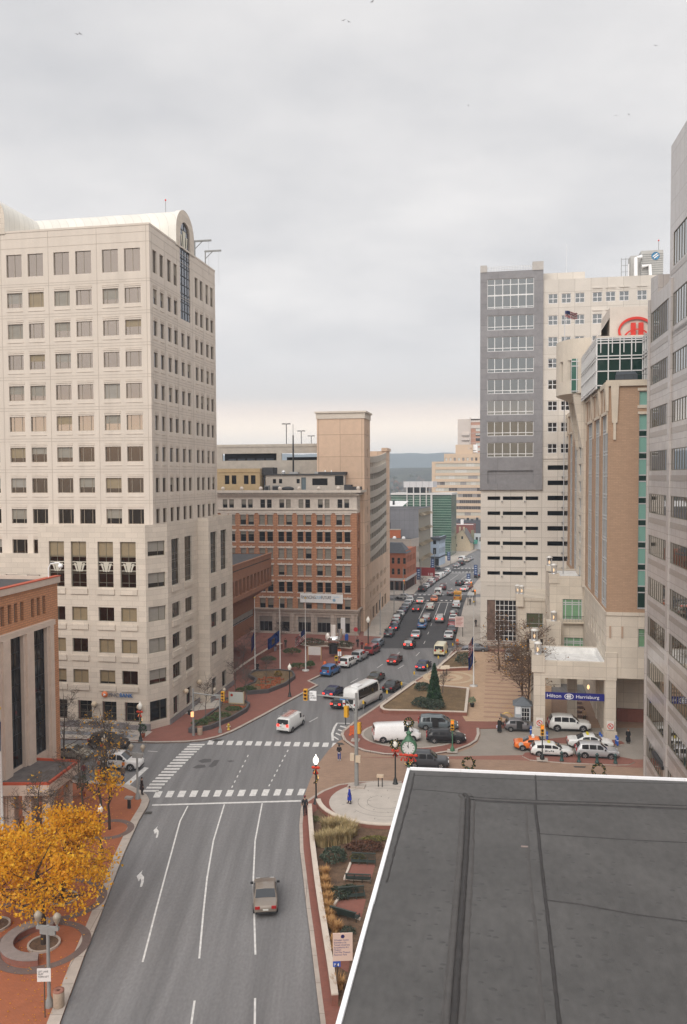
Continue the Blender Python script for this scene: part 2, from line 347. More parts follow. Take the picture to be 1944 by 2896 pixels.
def walkway(name, kerb, rest, m, left=True, kw=.32, h=.15):
    "raised walk; its kerb follows the surveyed line of the carriageway edge"
    k = GP(kerb); b = MB(); b.prism([p[:2] for p in k]+rest, -.2, h); struct(name, b, m)
    q = offs(k, kw if left else -kw); b = MB()
    for i in range(len(k)-1):
        A, B, C, D = k[i], k[i+1], q[i+1], q[i]
        b.prism([A[:2], B[:2], C, D], 0, h+.006)
    struct('kerb', b, KERBM)
LK = [(60, 3350), (171, 2896), (241, 2703), (280, 2607), (320, 2500), (351, 2418), (393, 2325), (418, 2283), (423, 2266), (416, 2252), (397, 2238), (365, 2223), (281, 2213), (150, 2207), (-300, 2196)]
walkway('sidewalk', LK, [(-80, 95), (-80, 30)], BRICKP, True, .75)
PKERB = [(-300, 2087), (166, 2091), (252, 2094), (365, 2101), (440, 2103), (527, 2101), (578, 2096), (617, 2087), (655, 2073), (687, 2057), (751, 2023), (830, 1979), (901, 1940), (876, 1928), (905, 1914), (956, 1888), (1024, 1846), (1060, 1824), (1084, 1804), (1093, 1784), (1120, 1741), (1146, 1702), (1104, 1700), (900, 1697)]
walkway('sidewalk', PKERB, [(-95, 214), (-95, 104)], BRICKD, True, .4)
walkway('sidewalk', [(1050, 1686), (1160, 1682), (1172, 1681), (1180, 1671), (1216, 1645), (1236, 1629), (1240, 1618), (1205, 1616), (1100, 1615)], [(-20, 285), (-20, 228)], SWALK)
walkway('sidewalk', [(1140, 1609), (1236, 1607), (1262, 1602), (1290, 1590), (1330, 1566), (1362, 1550)], [(70, 420), (-20, 330)], SWALK)
walkway('sidewalk', [(1362, 1680), (1326, 1682), (1331, 1672), (1362, 1632)], [], SWALK, True)
walkway('sidewalk', [(1600, 1828), (1332, 1827), (1292, 1822), (1288, 1815), (1304, 1747), (1312, 1714), (1320, 1692), (1364, 1690)], [(52, 212), (60, 160)], SWALK, False)
RK = [(1560, 1838), (1380, 1838), (1292, 1838), (1280, 1840), (1260, 1864), (1240, 1883), (1206, 1906), (1162, 1932), (1139, 1948), (1090, 1981), (1049, 2010), (1015, 2032), (985, 2056), (968, 2070), (964, 2080), (972, 2096), (996, 2113), (1029, 2126), (1087, 2136), (1158, 2139), (1230, 2135), (1287, 2126), (1330, 2110), (1350, 2097), (1357, 2080), (1356, 2062)]
walkway('plaza_paving', RK, [tuple(G(1500, 2060)[:2]), tuple(G(1560, 2056)[:2])], BRICKD, True, .35)
HK = [(1137, 2213), (1083, 2211), (1015, 2214), (957, 2222), (911, 2240), (876, 2262), (857, 2276), (851, 2292), (847, 2338), (849, 2407), (858, 2485), (868, 2577), (877, 2645), (889, 2747), (899, 2832), (907, 2896), (920, 3100)]
walkway('sidewalk', HK, [(4, 38), (15, 45), (19, 86)], BRICKD, True, .3)
# the crossing and hotel forecourt, flush paving
b = MB(); b.prism([p[:2] for p in GP([(953, 2100), (929, 2123), (900, 2161), (878, 2205), (857, 2262), (851, 2276)])]+[(3, 60), (38, 62), (52, 100), (50, 112), (30, 118)]+[tuple(G(1355, 2055)[:2]), tuple(G(990, 2080)[:2])], -.2, .02); struct('driveway', b, DRIVEB)
b = MB(); b.prism([p[:2] for p in GP([(1180, 2141), (1240, 2139), (1290, 2131), (1335, 2114), (1352, 2100), (1360, 2080), (1358, 2059), (1845, 2059), (1845, 2148), (1340, 2148)])], -.2, .026); struct('driveway', b, DRIVEG)
b = MB(); b.prism([p[:2] for p in GP([(1560, 1840), (1560, 1830), (1290, 1830), (1284, 1838)])], -.2, .02); struct('driveway', b, DRIVEB)
# pavement strips on the bank corner and along the next block
def sheet(name, pts, z, m, pix=True):
    q = GP(pts) if pix else pts; b = MB(); b.add([(p[0], p[1], z) for p in q], (tuple(range(len(q))),))
    me = b.mesh(name, m)
    if me.polygons[0].normal.z < 0: me.flip_normals()
    return tag(link(name, me), kind='structure')
sheet('sidewalk', [(-300, 2045), (-300, 2083), (166, 2087), (365, 2097), (400, 2096), (432, 2072), (300, 2062)], .155, SWALK)
sheet('paving_band', [(90, 2077), (166, 2079), (260, 2083), (375, 2090), (392, 2082), (260, 2074), (166, 2070), (90, 2069)], .160, M('slate_paving', (.20, .20, .21), .8, .1, 1))
sheet('sidewalk', [(1029, 1800), (1080, 1803), (1089, 1784), (1142, 1703), (1098, 1700), (1060, 1745), (1030, 1780)], .155, SWALK)
sheet('sidewalk', [(505, 2028), (560, 2012), (650, 2000), (690, 1990), (660, 1975), (540, 1995)], .156, M('pale_walk', (.5, .45, .39), .9, .08, .6, joint=(2, 2, .06, 0, True)))
# hotel plaza paving, tan with darker bands
sheet('plaza_paving', [(1318, 2043), (1255, 1948), (1150, 1952), (1206, 1912), (1240, 1890), (1285, 1848), (1335, 1846), (1560, 1846), (1560, 2045)], .156, TANP)
o0 = G(1345, 2040); 
b = MB()
for k in range(26):
    y = 1.4+k*2.3
    for (xa_, xb, dz, mi) in ((2.2, 7.0, 0, 0), (7.0, 8.4, .0, 1), (14.5, 15.7, 0, 1)):
        P = [o0+N*xx+S*yy for xx, yy in ((xa_-1.2, y), (xb-1.2, y), (xb-1.2, y+.75), (xa_-1.2, y+.75))]
        b.add([(p.x, p.y, .161) for p in P], ((0, 1, 2, 3),), mi)
struct('paving_band', b, [TANP2, M('dark_band', (.15, .085, .07), .9, .1, 1)])
def disc_pts(c, r, n=40, a0=0, a1=2*PI, sy=1): return [(c[0]+r*math.cos(a0+(a1-a0)*k/n), c[1]+r*sy*math.sin(a0+(a1-a0)*k/n)) for k in range(n+1)]
def ring(b, c, r0, r1, z, mi=0, a0=0, a1=2*PI, n=48):
    A, B = disc_pts(c, r0, n, a0, a1), disc_pts(c, r1, n, a0, a1)
    for k in range(n): b.quad((*A[k], z), (*B[k], z), (*B[k+1], z), (*A[k+1], z), mi)
pc = G(1180, 1940); b = MB(); ring(b, (G(1270, 1918).x, G(1270, 1918).y), 1.2, 2.2, .166); ring(b, (G(1270, 1918).x, G(1270, 1918).y), 3.4, 4.1, .166, 0); struct('paving_ring', b, M('pale_tan', (.52, .40, .27), .9, .08, 1))
CC = (3.9, 80.0)
b = MB(); b.add([(x, y, .158) for x, y in disc_pts(CC, 5.45, 48)[:-1]], (tuple(range(48)),)); struct('plaza_paving', b, GRANP)
b = MB()
for r in (1.7, 2.6, 3.5, 4.3): ring(b, CC, r, r+.05, .163, 0, .2+r, .2+r+4.4, 30)
for k in range(22):
    a = k*2.39; r = 1+(k*0.77) % 4.2; x, y = CC[0]+r*math.cos(a), CC[1]+r*math.sin(a); b.box(x-.14, x+.14, y-.03, y+.03, .158, .163, 0, a, (x, y))
struct('paving_ring', b, M('paving_inlay', (.20, .18, .16), .8))
# gray lane of the turning loop with its pale edge
def ell(u0, u1, v0, v1, n=40):
    c0, c1 = G((u0+u1)/2, v0), G((u0+u1)/2, v1); l, r = G(u0, (v0+v1)/2), G(u1, (v0+v1)/2)
    return ((l+r)/2, (c0+c1)/2, (r-l).length/2, abs(c0.y-c1.y)/2)
lc, cc_, ra, rb = ell(1029, 1300, 2045, 2117)
b = MB(); b.add([(lc.x+ra*math.cos(2*PI*k/48), cc_.y+rb*math.sin(2*PI*k/48), .156) for k in range(48)], (tuple(range(48)),)); struct('driveway', b, DRIVEG)
b = MB()
for k in range(48):
    t0, t1 = 2*PI*k/48, 2*PI*(k+1)/48; b.quad(*[(lc.x+(ra+q)*math.cos(t), cc_.y+(rb+q)*math.sin(t), .160) for t, q in ((t0, 0), (t0, .3), (t1, .3), (t1, 0))])
struct('kerb_strip', b, KERBM)
# island by the hotel and the brick strip through the forecourt
IS = [(1478, 2141), (1485, 2132), (1520, 2131), (1620, 2136), (1740, 2141), (1788, 2150), (1795, 2158), (1780, 2165), (1740, 2166), (1600, 2160), (1500, 2152)]
b = MB(); b.prism([p[:2] for p in GP(IS)], 0, .15, 0, 1); struct('traffic_island', b, [BRICKD, KERBM])
sheet('paving_band', [(1000, 2142), (1160, 2146), (1460, 2150), (1800, 2172), (1845, 2172), (1845, 2150), (1500, 2136), (1160, 2141)], .030, M('rose_paving', (.27, .12, .085), .9, .1, 1, joint=(.24, .12, .012, .5, True), jcol=(.22, .11, .085)))
IS2 = [(1540, 2094), (1600, 2088), (1700, 2091), (1758, 2099), (1768, 2106), (1740, 2111), (1650, 2109), (1550, 2104)]
b = MB(); b.prism([p[:2] for p in GP(IS2)], 0, .14, 0, 1); struct('traffic_island', b, [BRICKD, KERBM])
# ------------------------------------------------------------------ road markings
b = MB()
def mk(pts, z=.008): 
    q = [(p[0], p[1], z) for p in GP(pts)]; a = sum(q[i][0]*q[(i+1) % len(q)][1]-q[(i+1) % len(q)][0]*q[i][1] for i in range(len(q)))
    b.add(q if a > 0 else q[::-1], (tuple(range(len(q))),))
def line(pts, w=.13, z=.008):
    k = GP(pts); l, r = offs(k, w/2), offs(k, -w/2)
    for i in range(len(k)-1): b.quad((*r[i], z), (*r[i+1], z), (*l[i+1], z), (*l[i], z))
for i in range(13):
    t = i/12; x = 432+t*(840-432)+1; y = 2255.5-t*6.5; w_ = 22-2*t; mk([(x, y), (x+w_-3, y), (x+w_+6-2*t, y-18), (x+9-2*t, y-18)])
for i in range(14):
    t = i/13; x = 585+t*353; y = 2106+t*7; mk([(x, y), (x+17, y), (x+23-3*t, y-12), (x+7-3*t, y-12)])
for i in range(17):
    t = i/16; y = 2104+130*t**1.12; x = 536-130*t**1.05; mk([(x-1.5, y+4+1.5*t), (x+42, y+4+1.5*t), (x+44.5, y), (x+2, y)])
mk([(430, 2279), (852, 2267), (851.5, 2263), (431, 2275.2)]); mk([(352, 2218), (368, 2220), (421, 2172), (409, 2169)])
line([(532, 2279), (509.5, 2323), (471, 2465), (441, 2577), (404, 2721)])
line([(635, 2275), (604, 2378), (586, 2484), (576, 2577), (564, 2711)])
line([(742, 2272), (722, 2378), (717, 2484), (718, 2521), (720, 2608), (723, 2700)])
line([(551, 2830), (541, 2900)]); line([(722, 2823), (721, 2900)])
for (x0, y0, x1, y1, n) in ((945, 590, 807, 862, 7), (1298, 545, 1136, 850, 8)):
    for i in range(n):
        t = i/(n-1); x, y = 400+(x0+(x1-x0)*t)*.3189, 1950+(y0+(y1-y0)*t)*.3189; line([(x+1.3, y-3), (x-1.3, y+3)], .12)
for q in ((1120, 1854, 1131, 1844), (1177, 1855, 1187, 1845), (1067, 1889, 1083, 1878), (1126, 1891, 1143, 1881), (992, 1931, 1013, 1919), (875, 2042, 899, 2029), (1199, 1821, 1203, 1813), (1210, 1794, 1213, 1787), (1219, 1770, 1222, 1763), (418, 2124, 446, 2126)):
    line([q[:2], q[2:]], .12)
for q in ((1185, 1750, 1208, 1703), (1227, 1751, 1246, 1703), (1255, 1745, 1268, 1703), (1274, 1641, 1297, 1625), (1302, 1641, 1322, 1626), (1259, 1653, 1264, 1648), (1274, 1668, 1279, 1663)): line([q[:2], q[2:]], .13)
line([(1167, 1703.5), (1282, 1703.5)], .45); line([(1270, 1621.5), (1335, 1624)], .4)
for i in range(9): mk([(1167+i*13.2, 1699.5), (1173+i*13.2, 1699.5), (1174+i*13.2, 1697.2), (1168+i*13.2, 1697.2)])
for i in range(11): mk([(1171+i*13, 1683), (1178+i*13, 1683), (1179+i*13, 1681.2), (1172+i*13, 1681.2)])
for i in range(8): mk([(1277+i*10, 1618.6), (1283+i*10, 1618.6), (1284+i*10, 1617), (1278+i*10, 1617)]); mk([(1284+i*10.3, 1608), (1290+i*10.3, 1608), (1291+i*10.3, 1606.5), (1285+i*10.3, 1606.5)])
for i in range(4): mk([(943+i*6, 2085-i*10), (957+i*9, 2093-i*11), (959+i*9, 2091-i*11), (946+i*6, 2082-i*10)])
line([(942, 2095), (940, 2075), (947, 2056), (954, 2045), (990, 2046)], .3)
for q in ((1167, 1909, 1195, 1910), (1129, 1929, 1155, 1933)): line([q[:2], q[2:]], .1)
# turn arrow and a worn one
for (u, v, s_) in ((396, 2490, 1.0), (441, 2357, .7)):
    mk([(u-9*s_, v-12*s_), (u+8*s_, v-29*s_), (u+4*s_, v-19*s_), (u+12*s_, v-10*s_), (u+11*s_, v+4*s_), (u+6*s_, v+18*s_), (u, v+18*s_), (u+4*s_, v+2*s_), (u+2*s_, v-6*s_), (u-3*s_, v+3*s_)])
struct('road_markings', b, PAINTW)
# patches, tyre-dark tracks and gratings
b = MB()
for pts in ([(560, 2152), (578, 2146), (598, 2146), (597, 2155), (572, 2158)], [(545, 2171), (560, 2163), (580, 2163), (583, 2170), (556, 2174)], [(606, 2150), (622, 2149), (612, 2165), (598, 2171), (590, 2168)], [(642, 2152), (655, 2150), (664, 2153), (650, 2156)]): mk(pts, .006)
struct('road_patch', b, M('asphalt_patch', (.085, .08, .08), .85, .15, 2))
b = MB()
for pts in ([(598, 2097), (626, 2096), (630, 2092), (610, 2091)], [(408, 2303), (428, 2303), (432, 2296), (414, 2296)], [(957, 2107), (975, 2107), (968, 2101), (952, 2101)], [(1132, 1948), (1150, 1944), (1156, 1941), (1140, 1942)], [(1625, 2171), (1655, 2172), (1658, 2168), (1622, 2167)]): mk(pts, .034)
struct('drain_grate', b, M('iron', (.05, .045, .04), .7))
# hills behind the city
def ridge(name, y0, y1, zfun, m, nx=160, ny=14, x0=-2550, x1=2550):
    b = MB(); vs = []
    for j in range(ny+1):
        for i in range(nx+1):
            x = x0+(x1-x0)*i/nx; t = j/ny; vs.append((x, y0+(y1-y0)*t, max(-.9, zfun(x)*math.sin(PI*min(1, t*.9+.02))-1+2*math.sin(x*.05+j))))
    b.add(vs, [(j*(nx+1)+i, j*(nx+1)+i+1, (j+1)*(nx+1)+i+1, (j+1)*(nx+1)+i) for j in range(ny) for i in range(nx)], 0, True); return tag(b.build(name, m), kind='structure')
ridge('hill', 2900, 3600, lambda x: 119+4*math.sin(x*.0031+1)+1.5*math.sin(x*.017), M('far_forest', (.05, .055, .04), .95, .3, .03))
ridge('hill', 1300, 1750, lambda x: 44+5*math.sin(x*.008)+2*math.sin(x*.031), M('near_forest', (.055, .055, .04), .95, .5, .05))
# woods and roofs on the near rise: nobody could count them
b = MB(); R = random.Random(3)
for i in range(1500):
    x = R.uniform(-100, 420); y = R.uniform(640, 1420); r = R.uniform(3, 7); z = max(0, (y-1280)/140)*40*.6 if y > 1280 else 0
    b.lathe([(r*.2, 0), (r*R.uniform(.8, 1.1), r*.8), (r*R.uniform(.6, .9), r*1.6), (.05, r*R.uniform(2.0, 2.5))], 6, (x, y, z-1), R.randrange(3))
tag(b.build('far_woods', [M('wood_dark', (.05, .05, .03), .95, .4, .3), M('wood_rust', (.12, .06, .03), .95, .4, .3), M('wood_grey', (.11, .09, .07), .95, .4, .3)]), kind='stuff')
# ================================================================== BUILDINGS
RZ = -AH
E1, E2, E3 = (1, 0), (0, 1), (0, -1)
WR = random.Random(11); TANF = M('tan_frame', (.36, .30, .23), .5)
# ------------------------------------------------------------------ 1. cream bank tower
P0 = G(398, 2068); P0.z = 0
T = Bld('bank_tower', P0, RZ, 'tall cream office tower with barrel vaulted white roof and stepped bank podium')
lx = [-31.4, -28.4, -24.75, -21.75, -18.1, -15.1, -11.5, -8.5, -4.87, -1.9]
rows = [57.78]+[53.86-3.97*i for i in range(9)]           # sills, the top row is the tall one
ry = [1.0, 3.22, 5.75, 7.9, 15.85, 17.9, 20.35, 22.4]; rmid = [10.4, 12.6]
TX, TY, TTOP = 1.47, 1.5, 63.4
opsL, opsR = [], []
for r, z in enumerate(rows):
    h = 2.85 if r == 0 else 1.9
    for i, x in enumerate(lx):
        opsL.append((x, x+2.15, z, z+h))
        if r > 8 and x > -14: continue
        q = WR.random()
        gl = GL_BR if r < 6 else GL_BR2  # lower floors: their dark reflections are put into the glass colour
        if r == 0: k = winmb(2.15, h, GL_BR, (.5,), (), .05, fm=TANF)
        else:
            bl = 0 if q < (.42 if r < 6 else .62) else (1 if q < .52 else WR.choice((.45, .55, .62, .7)))
            k = winmb(2.15, h, gl, (.25, .78), (), .05, fm=TANF, blind=WR.choice((BLINDT, BLINDG, BLINDS)), bl=bl)
        if x > -20: T.win((0, TY), E1, x, z, .22, k, prio=50+(r == 0)*5-r*.1)
        else: T.win((0, TY), E1, x, z, .22, k, prio=-1)
    for y in ry+(rmid if r >= 2 else []):
        y += TY; opsR.append((y, y+1.22, z, z+h))
        k = winmb(1.22, h, GL_GREY if r < 7 else GL_BR2, (.5,) if r == 0 else (), (), .05, fm=TANF, blind=BLINDS, bl=0 if WR.random() < .8 else .5)
        T.win((TX, 0), E2, y, z, .22, k, prio=10-r*.1-y*.02)
b = MB()
wall(b, (0, TY), E1, -36, TX, 20, TTOP, opsL, .24)
wall(b, (TX, 0), E2, TY, 26.1, 20, TTOP, opsR+[(TY+10.25, TY+14.0, 53.7, TTOP)], .3)
b.quad((-36, TY, TTOP), (TX, TY, TTOP), (TX, 26.1, TTOP), (-36, 26.1, TTOP)); b.quad((TX, 26.1, 0), (-36, 26.1, 0), (-36, 26.1, TTOP), (TX, 26.1, TTOP))
b.box(-36, TX+.04, TY-.05, TY+.4, TTOP, TTOP+.25); b.box(TX-.4, TX+.05, TY+.4, 26.1, TTOP, TTOP+.25)
# fluted spandrel courses between the floors
for r, z in enumerate(rows[1:]):
    for i, x in enumerate(lx): b.box(x-.05, x+2.2, TY-.06, TY, z-.52, z-.42); b.box(x-.05, x+2.2, TY-.06, TY, z+2.12, z+2.2); b.box(x-.05, x+2.2, TY-.045, TY, z+2.34, z+2.4)
    for y in ry+(rmid if r >= 1 else []): y += TY; b.box(TX, TX+.06, y-.05, y+1.27, z-.52, z-.42); b.box(TX, TX+.06, y-.05, y+1.27, z+2.12, z+2.2); b.box(TX, TX+.045, y-.05, y+1.27, z+2.34, z+2.4)
for x in (-32.12, -25.5, -18.87, -12.24, -5.6, 1.03): b.box(x-.03, x+.03, TY-.012, TY-.002, 24, TTOP, 1)
for z in [q-.95 for q in rows]+[q+2.66 for q in rows[1:]]+[61.4, 62.6]: b.box(-36, TX, TY-.014, TY-.003, z-.025, z+.025, 1); b.box(TX+.003, TX+.014, TY, 26.1, z-.025, z+.025, 1)
for y in (1.0, 5.1, 9.35, 15.1, 19.6, 24.1): b.box(TX+.002, TX+.012, TY+y-.35, TY+y-.3, 27, 62.6, 1)
T.part(b, 'wall', [CREAM, M('joint_grey', (.43, .37, .31), .9)])
# barrel vaults
def vault(axis, c, r, z0, zs, a0, a1, name='roof'):
    b = MB(); n = 20; pr = [(-r, z0)]+[(-r*math.cos(PI*k/n), zs+r*math.sin(PI*k/n)) for k in range(n+1)]+[(r, z0)]
    f = (lambda a, q, z: (a, c+q, z)) if axis == 'x' else (lambda a, q, z: (c+q, a, z))
    vs = [f(a, q, z) for a in (a0, a1) for q, z in pr]; m = len(pr)
    b.add(vs, [(i, i+1, m+i+1, m+i) for i in range(m-1)], 0, True); return b, pr, f
b, pr, f = vault('x', TY+12.1, 3.25, TTOP, 65.35, -36, TX-.3)
T.part(b, 'roof', WHITEM)
b, pr, f = vault('y', -21.6, 3.3, TTOP, 65.3, TY+.2, 26); T.part(b, 'roof', WHITEM)
def gable(axis, c, r, z0, zs, a0, a1, hole=None):
    b = MB(); n = 20; out = [(-r, z0)]+[(-r*math.cos(PI*k/n), zs+r*math.sin(PI*k/n)) for k in range(n+1)]+[(r, z0)]
    f = (lambda a, q, z: (a, c+q, z)) if axis == 'x' else (lambda a, q, z: (c-q, a, z))
    m = len(out)
    if hole:
        hr, hz0, hzs = hole; inn = [(-hr, hz0)]+[(-hr*math.cos(PI*k/n), hzs+hr*math.sin(PI*k/n)) for k in range(n+1)]+[(hr, hz0)]
    else: inn = [(q*.3, z0+(z-z0)*.3) for q, z in out]
    for (A, flip) in ((a1, 0),):
        vs = [f(A, q, z) for q, z in out]+[f(A, q, z) for q, z in inn]; b.add(vs, [(i, i+1, m+i+1, m+i) for i in range(m-1)])
        if not hole: b.add([f(A, q, z) for q, z in inn], (tuple(range(m)),))
    vs = [f(a, q, z) for a in (a0, a1) for q, z in out]; b.add(vs, [(i, i+1, m+i+1, m+i) for i in range(m-1)], 1, True)
    if hole: vs = [f(a, q, z) for a in (a1-.5, a1) for q, z in inn]; b.add(vs, [(i+1, i, m+i, m+i+1) for i in range(m-1)])
    return b, inn, f
b, inn, f = gable('x', TY+12.1, 3.4, TTOP-.1, 65.35, TX-.6, TX+.12, (1.85, TTOP-.1, 65.3)); T.part(b, 'gable', [CREAMP, WHITEM])
g = MB(); A = TX-.12; inn = [(inn[0][0], 53.7)]+inn[1:-1]+[(inn[-1][0], 53.7)]; g.add([f(A, q, z) for q, z in inn], (tuple(range(len(inn))),), 0)
fr = []
for q in (-1.0, 0, 1.0): g.box(A-.02, A+.06, TY+12.1+q-.05, TY+12.1+q+.05, 53.7, 63.3, 1)
for k in range(9): z = 53.7+k*1.2; g.box(A-.02, A+.07, TY+10.25, TY+13.95, z-.05, z+.05, 1)
for (q0, q1, w0, w1, zb, zt) in ((0, 0, .25, .62, 63.4, 66.0), (-.62, -1.05, .12, .25, 63.4, 65.3), (.62, 1.05, .12, .25, 63.4, 65.3)):
    g.quad((A+.05, TY+12.1+q0-w0, zb), (A+.05, TY+12.1+q0+w0, zb), (A+.05, TY+12.1+q1+w1, zt), (A+.05, TY+12.1+q1-w1, zt), 2)
g.box(A-.02, A+.06, TY+12.1-.05, TY+12.1+.05, 66.0, 67.1, 1); g.box(A-.02, A+.06, TY+10.7, TY+13.5, 65.95, 66.07, 1)
T.part(g, 'arched_window', [TINT, DARKM, M('fan_panel', (.62, .58, .46), .5)])
b, inn, f = gable('y', -21.6, 3.45, TTOP-.1, 65.3, TY+.4, TY-.12); T.part(b, 'gable', [CREAMP, WHITEM])
# podium: street front, chamfered corner, two stepped blocks on the avenue
pf = [13.83, 9.8, 5.82]
opsF, opsS, ops2 = [], [], []
KEYS = (GL_BR2, GL_DARK)
def podwin(o, e, a, w_, z, h, tall=False, pr=100, dark=False):
    if tall:
        gl = GL_BR2 if not dark else GL_BR2
        k = winmb(w_, h, gl, (.5,), (.10, .3, .34, .5, .55, .66, .69), .06, blind=BLINDT if not dark else GL_BR2, bl=.33 if not dark else 0)
    else:
        q = WR.random(); k = winmb(w_, h, GL_BR2 if q < .7 or dark else GL_DARK, (.5,), (), .06, blind=BLINDT, bl=0 if dark or q < .25 else WR.choice((1, 1, .85, .6)))
    T.win(o, e, a, z, .28, k, prio=pr)
xs = [-16.0, -12.09, -9.05, -5.41, -2.37]
for x in xs:
    if x > -13: opsF.append((x, x+2.1, 18.13, 23.92)); podwin((0, 0), E1, x, 2.1, 18.13, 5.79, True)
    for z in pf: opsF.append((x, x+2.12, z, z+1.78)); podwin((0, 0), E1, x, 2.12, z, 1.78)
for x in (-15.3, -11.9, -8.5, -5.15, -2.1):
    opsF.append((x, x+1.95, 1.1, 3.6)); T.win((0, 0), E1, x, 1.1, .7, winmb(1.95, 2.5, GL_DARK, (.5,), (.35, .7), .07), name='shop_window', prio=120)
for x in (-18.2, -15.2): opsF.append((x, x+1.9, 19.2, 19.6))
C1, C2, Y1, Y2, X2, YE = (1.0, 0.0), (2.76, 2.8), 4.16, 13.67, 4.41, 24.2
for a in (.0, 4.6):
    y = Y1+a; opsS.append((y, y+2.7, 17.9, 23.98)); podwin((C2[0], 0), E2, y, 2.7, 17.9, 6.08, True, 95, True)
    for z in pf: opsS.append((y, y+2.8, z-.2, z+1.78)); podwin((C2[0], 0), E2, y, 2.8, z-.2, 1.98, pr=90, dark=True)
    opsS.append((y, y+1.9, .9, 3.3)); T.win((C2[0], 0), E2, y, .9, .6, winmb(1.9, 2.4, GL_DARK, (.5,), (.5,), .07), name='shop_window', prio=110)
for a in (.75, 5.15):
    y = Y2+a; ops2.append((y, y+2.65, 18.3, 24.2)); podwin((X2, 0), E2, y, 2.65, 18.3, 5.9, True, 85, True)
    for z in (14.2, 10.5, 6.4): ops2.append((y, y+2.6, z, z+2.1)); podwin((X2, 0), E2, y, 2.6, z, 2.1, pr=80, dark=True)
    ops2.append((y, y+1.9, .9, 3.3)); T.win((X2, 0), E2, y, .9, .6, winmb(1.9, 2.4, GL_DARK, (.5,), (.5,), .07), name='shop_window', prio=105)
b = MB(); PT = 26.05
wall(b, (0, 0), E1, -13.55, C1[0], 0, PT, opsF, .3); wall(b, (0, 0), E1, -40, -13.55, 0, 22.26, opsF, .3)
b.quad((-13.55, 0, 22.26), (-13.55, 0, PT), (-13.55, TY, PT), (-13.55, TY, 22.26))
d = Vector((C2[0]-C1[0], C2[1]-C1[1])); Lc = d.length; ec = (d.x/Lc, d.y/Lc)
opsC = [(.35, Lc-.35, z, z+1.85) for z in (22.1, 18.1)+tuple(pf)]+[(.35, Lc-.35, 1.1, 3.7)]
wall(b, C1, ec, 0, Lc, 0, PT, opsC, .25)
for q in opsC: T.win(C1, ec, q[0], q[2], .22, winmb(q[1]-q[0], q[3]-q[2], GL_BR2 if q[2] > 4 else GL_DARK, (.62,), (), .06, blind=BLINDG, bl=.0 if q[2] < 4 else WR.choice((1, .7))), name='corner_window', prio=130)
wall(b, (C2[0], 0), E2, C2[1], Y2, 0, PT, opsS, .3); wall(b, (0, Y2), E1, C2[0], X2, 0, PT+.2)
wall(b, (X2, 0), E2, Y2, YE, 0, PT+.2, ops2, .3); b.quad((X2, YE, 0), (1, YE, 0), (1, YE, PT+.2), (X2, YE, PT+.2))
b.quad((-40, 0, 22.2), (-13.55, 0, 22.2), (-13.55, TY+.1, 22.2), (-40, TY+.1, 22.2))
for z in (17.2, 12.7, 8.7, 4.9):                                  # sill blocks below the podium windows
    for x in xs: 
        if z < 17 or x > -13: b.box(x-.12, x+2.24, -.16, -.0, z+.05, z+.75)
    for y in (Y1, Y1+4.6): b.box(C2[0], C2[0]+.16, y-.1, y+2.9, z-.1, z+.6)
b.add([(-13.55, 0, PT-.3), (C1[0], 0, PT-.3), (C2[0], C2[1], PT-.3), (C2[0], Y2, PT-.3), (X2, Y2, PT-.3), (X2, YE, PT-.3), (TX, YE, PT-.3), (TX, TY, PT-.3), (-13.55, TY, PT-.3)], (tuple(range(9)),))
T.part(b, 'podium', CREAMP)
b = MB()
for x in (-16.9, -13.2, -9.9, -6.55, -3.15, -.1): b.box(x, x+1.5, -.18, -.003, 0, 1.0)
b.box(-40, 1.0, -.1, -.0035, 0, .75); b.box(C2[0]+.003, C2[0]+.15, C2[1], Y2-.003, 0, .8); b.box(X2+.003, X2+.15, Y2, YE, 0, .8)
T.part(b, 'plinth', GRAN)
for (x, z) in ((-6.0, 3.3), (.1, 3.25), (-13.6, 3.3)): 
    g = MB(); g.ball((x, -.45, z), .36, mi=0); g.box(x-.06, x+.06, -.3, 0, z-.5, z-.2, 1); T.part(g, 'globe_lamp', [M('globe_cream', (.62, .50, .36), .5), DARKM])
for y in (7.5, 12.6):
    g = MB(); g.ball((C2[0]+.45, y, 3.3), .36); T.part(g, 'globe_lamp', M('globe_cream', (.62, .5, .36), .5))
# fan ornaments in the tall windows
for x in xs[1:]:
    g = MB()
    for (q0, q1, w0, w1, hh) in ((0, 0, .14, .42, 1.25), (-.3, -.62, .08, .16, 1.05), (.3, .62, .08, .16, 1.05)):
        a, zb = x+1.05, 20.1; g.quad((a+q0-w0, .19, zb), (a+q0+w0, .19, zb), (a+q1+w1, .19, zb+hh), (a+q1-w1, .19, zb+hh))
    g.box(x+.05, x+2.05, .2, .26, 21.25, 21.36); g.box(x+.05, x+2.05, .2, .26, 20.9, 20.97); g.box(x+.05, x+2.05, .2, .26, 20.2, 20.27); T.part(g, 'window_ornament', M('ornament_stone', (.50, .46, .38), .7))
sg = link('bank_sign', None, T.e, (-5.0, -.1, 4.25))
g = MB(); g.lathe([(.01, 0), (.40, 0), (.40, .1), (.01, .1)], 20); o = g.build('emblem', M('orange_enamel', (.75, .20, .06), .5), sg, (.3, .02, .28)); o.rotation_euler = (PI/2, 0, 0)
g = MB(); g.add([(-.12, -.12, -.18), (-.12, -.12, .18), (.2, -.12, 0)], ((0, 2, 1),)); g.build('emblem', WHITEP, sg, (.3, 0, .28))
text('lettering', 'PNC', .72, M('sign_pewter', (.20, .19, .20), .5), sg, (.78, -.05, .02), (PI/2, 0, 0), .05, sx=1.0)
text('lettering', 'BANK', .72, M('sign_blue', (.05, .16, .40), .5), sg, (2.3, -.05, .02), (PI/2, 0, 0), .05, sx=.93)
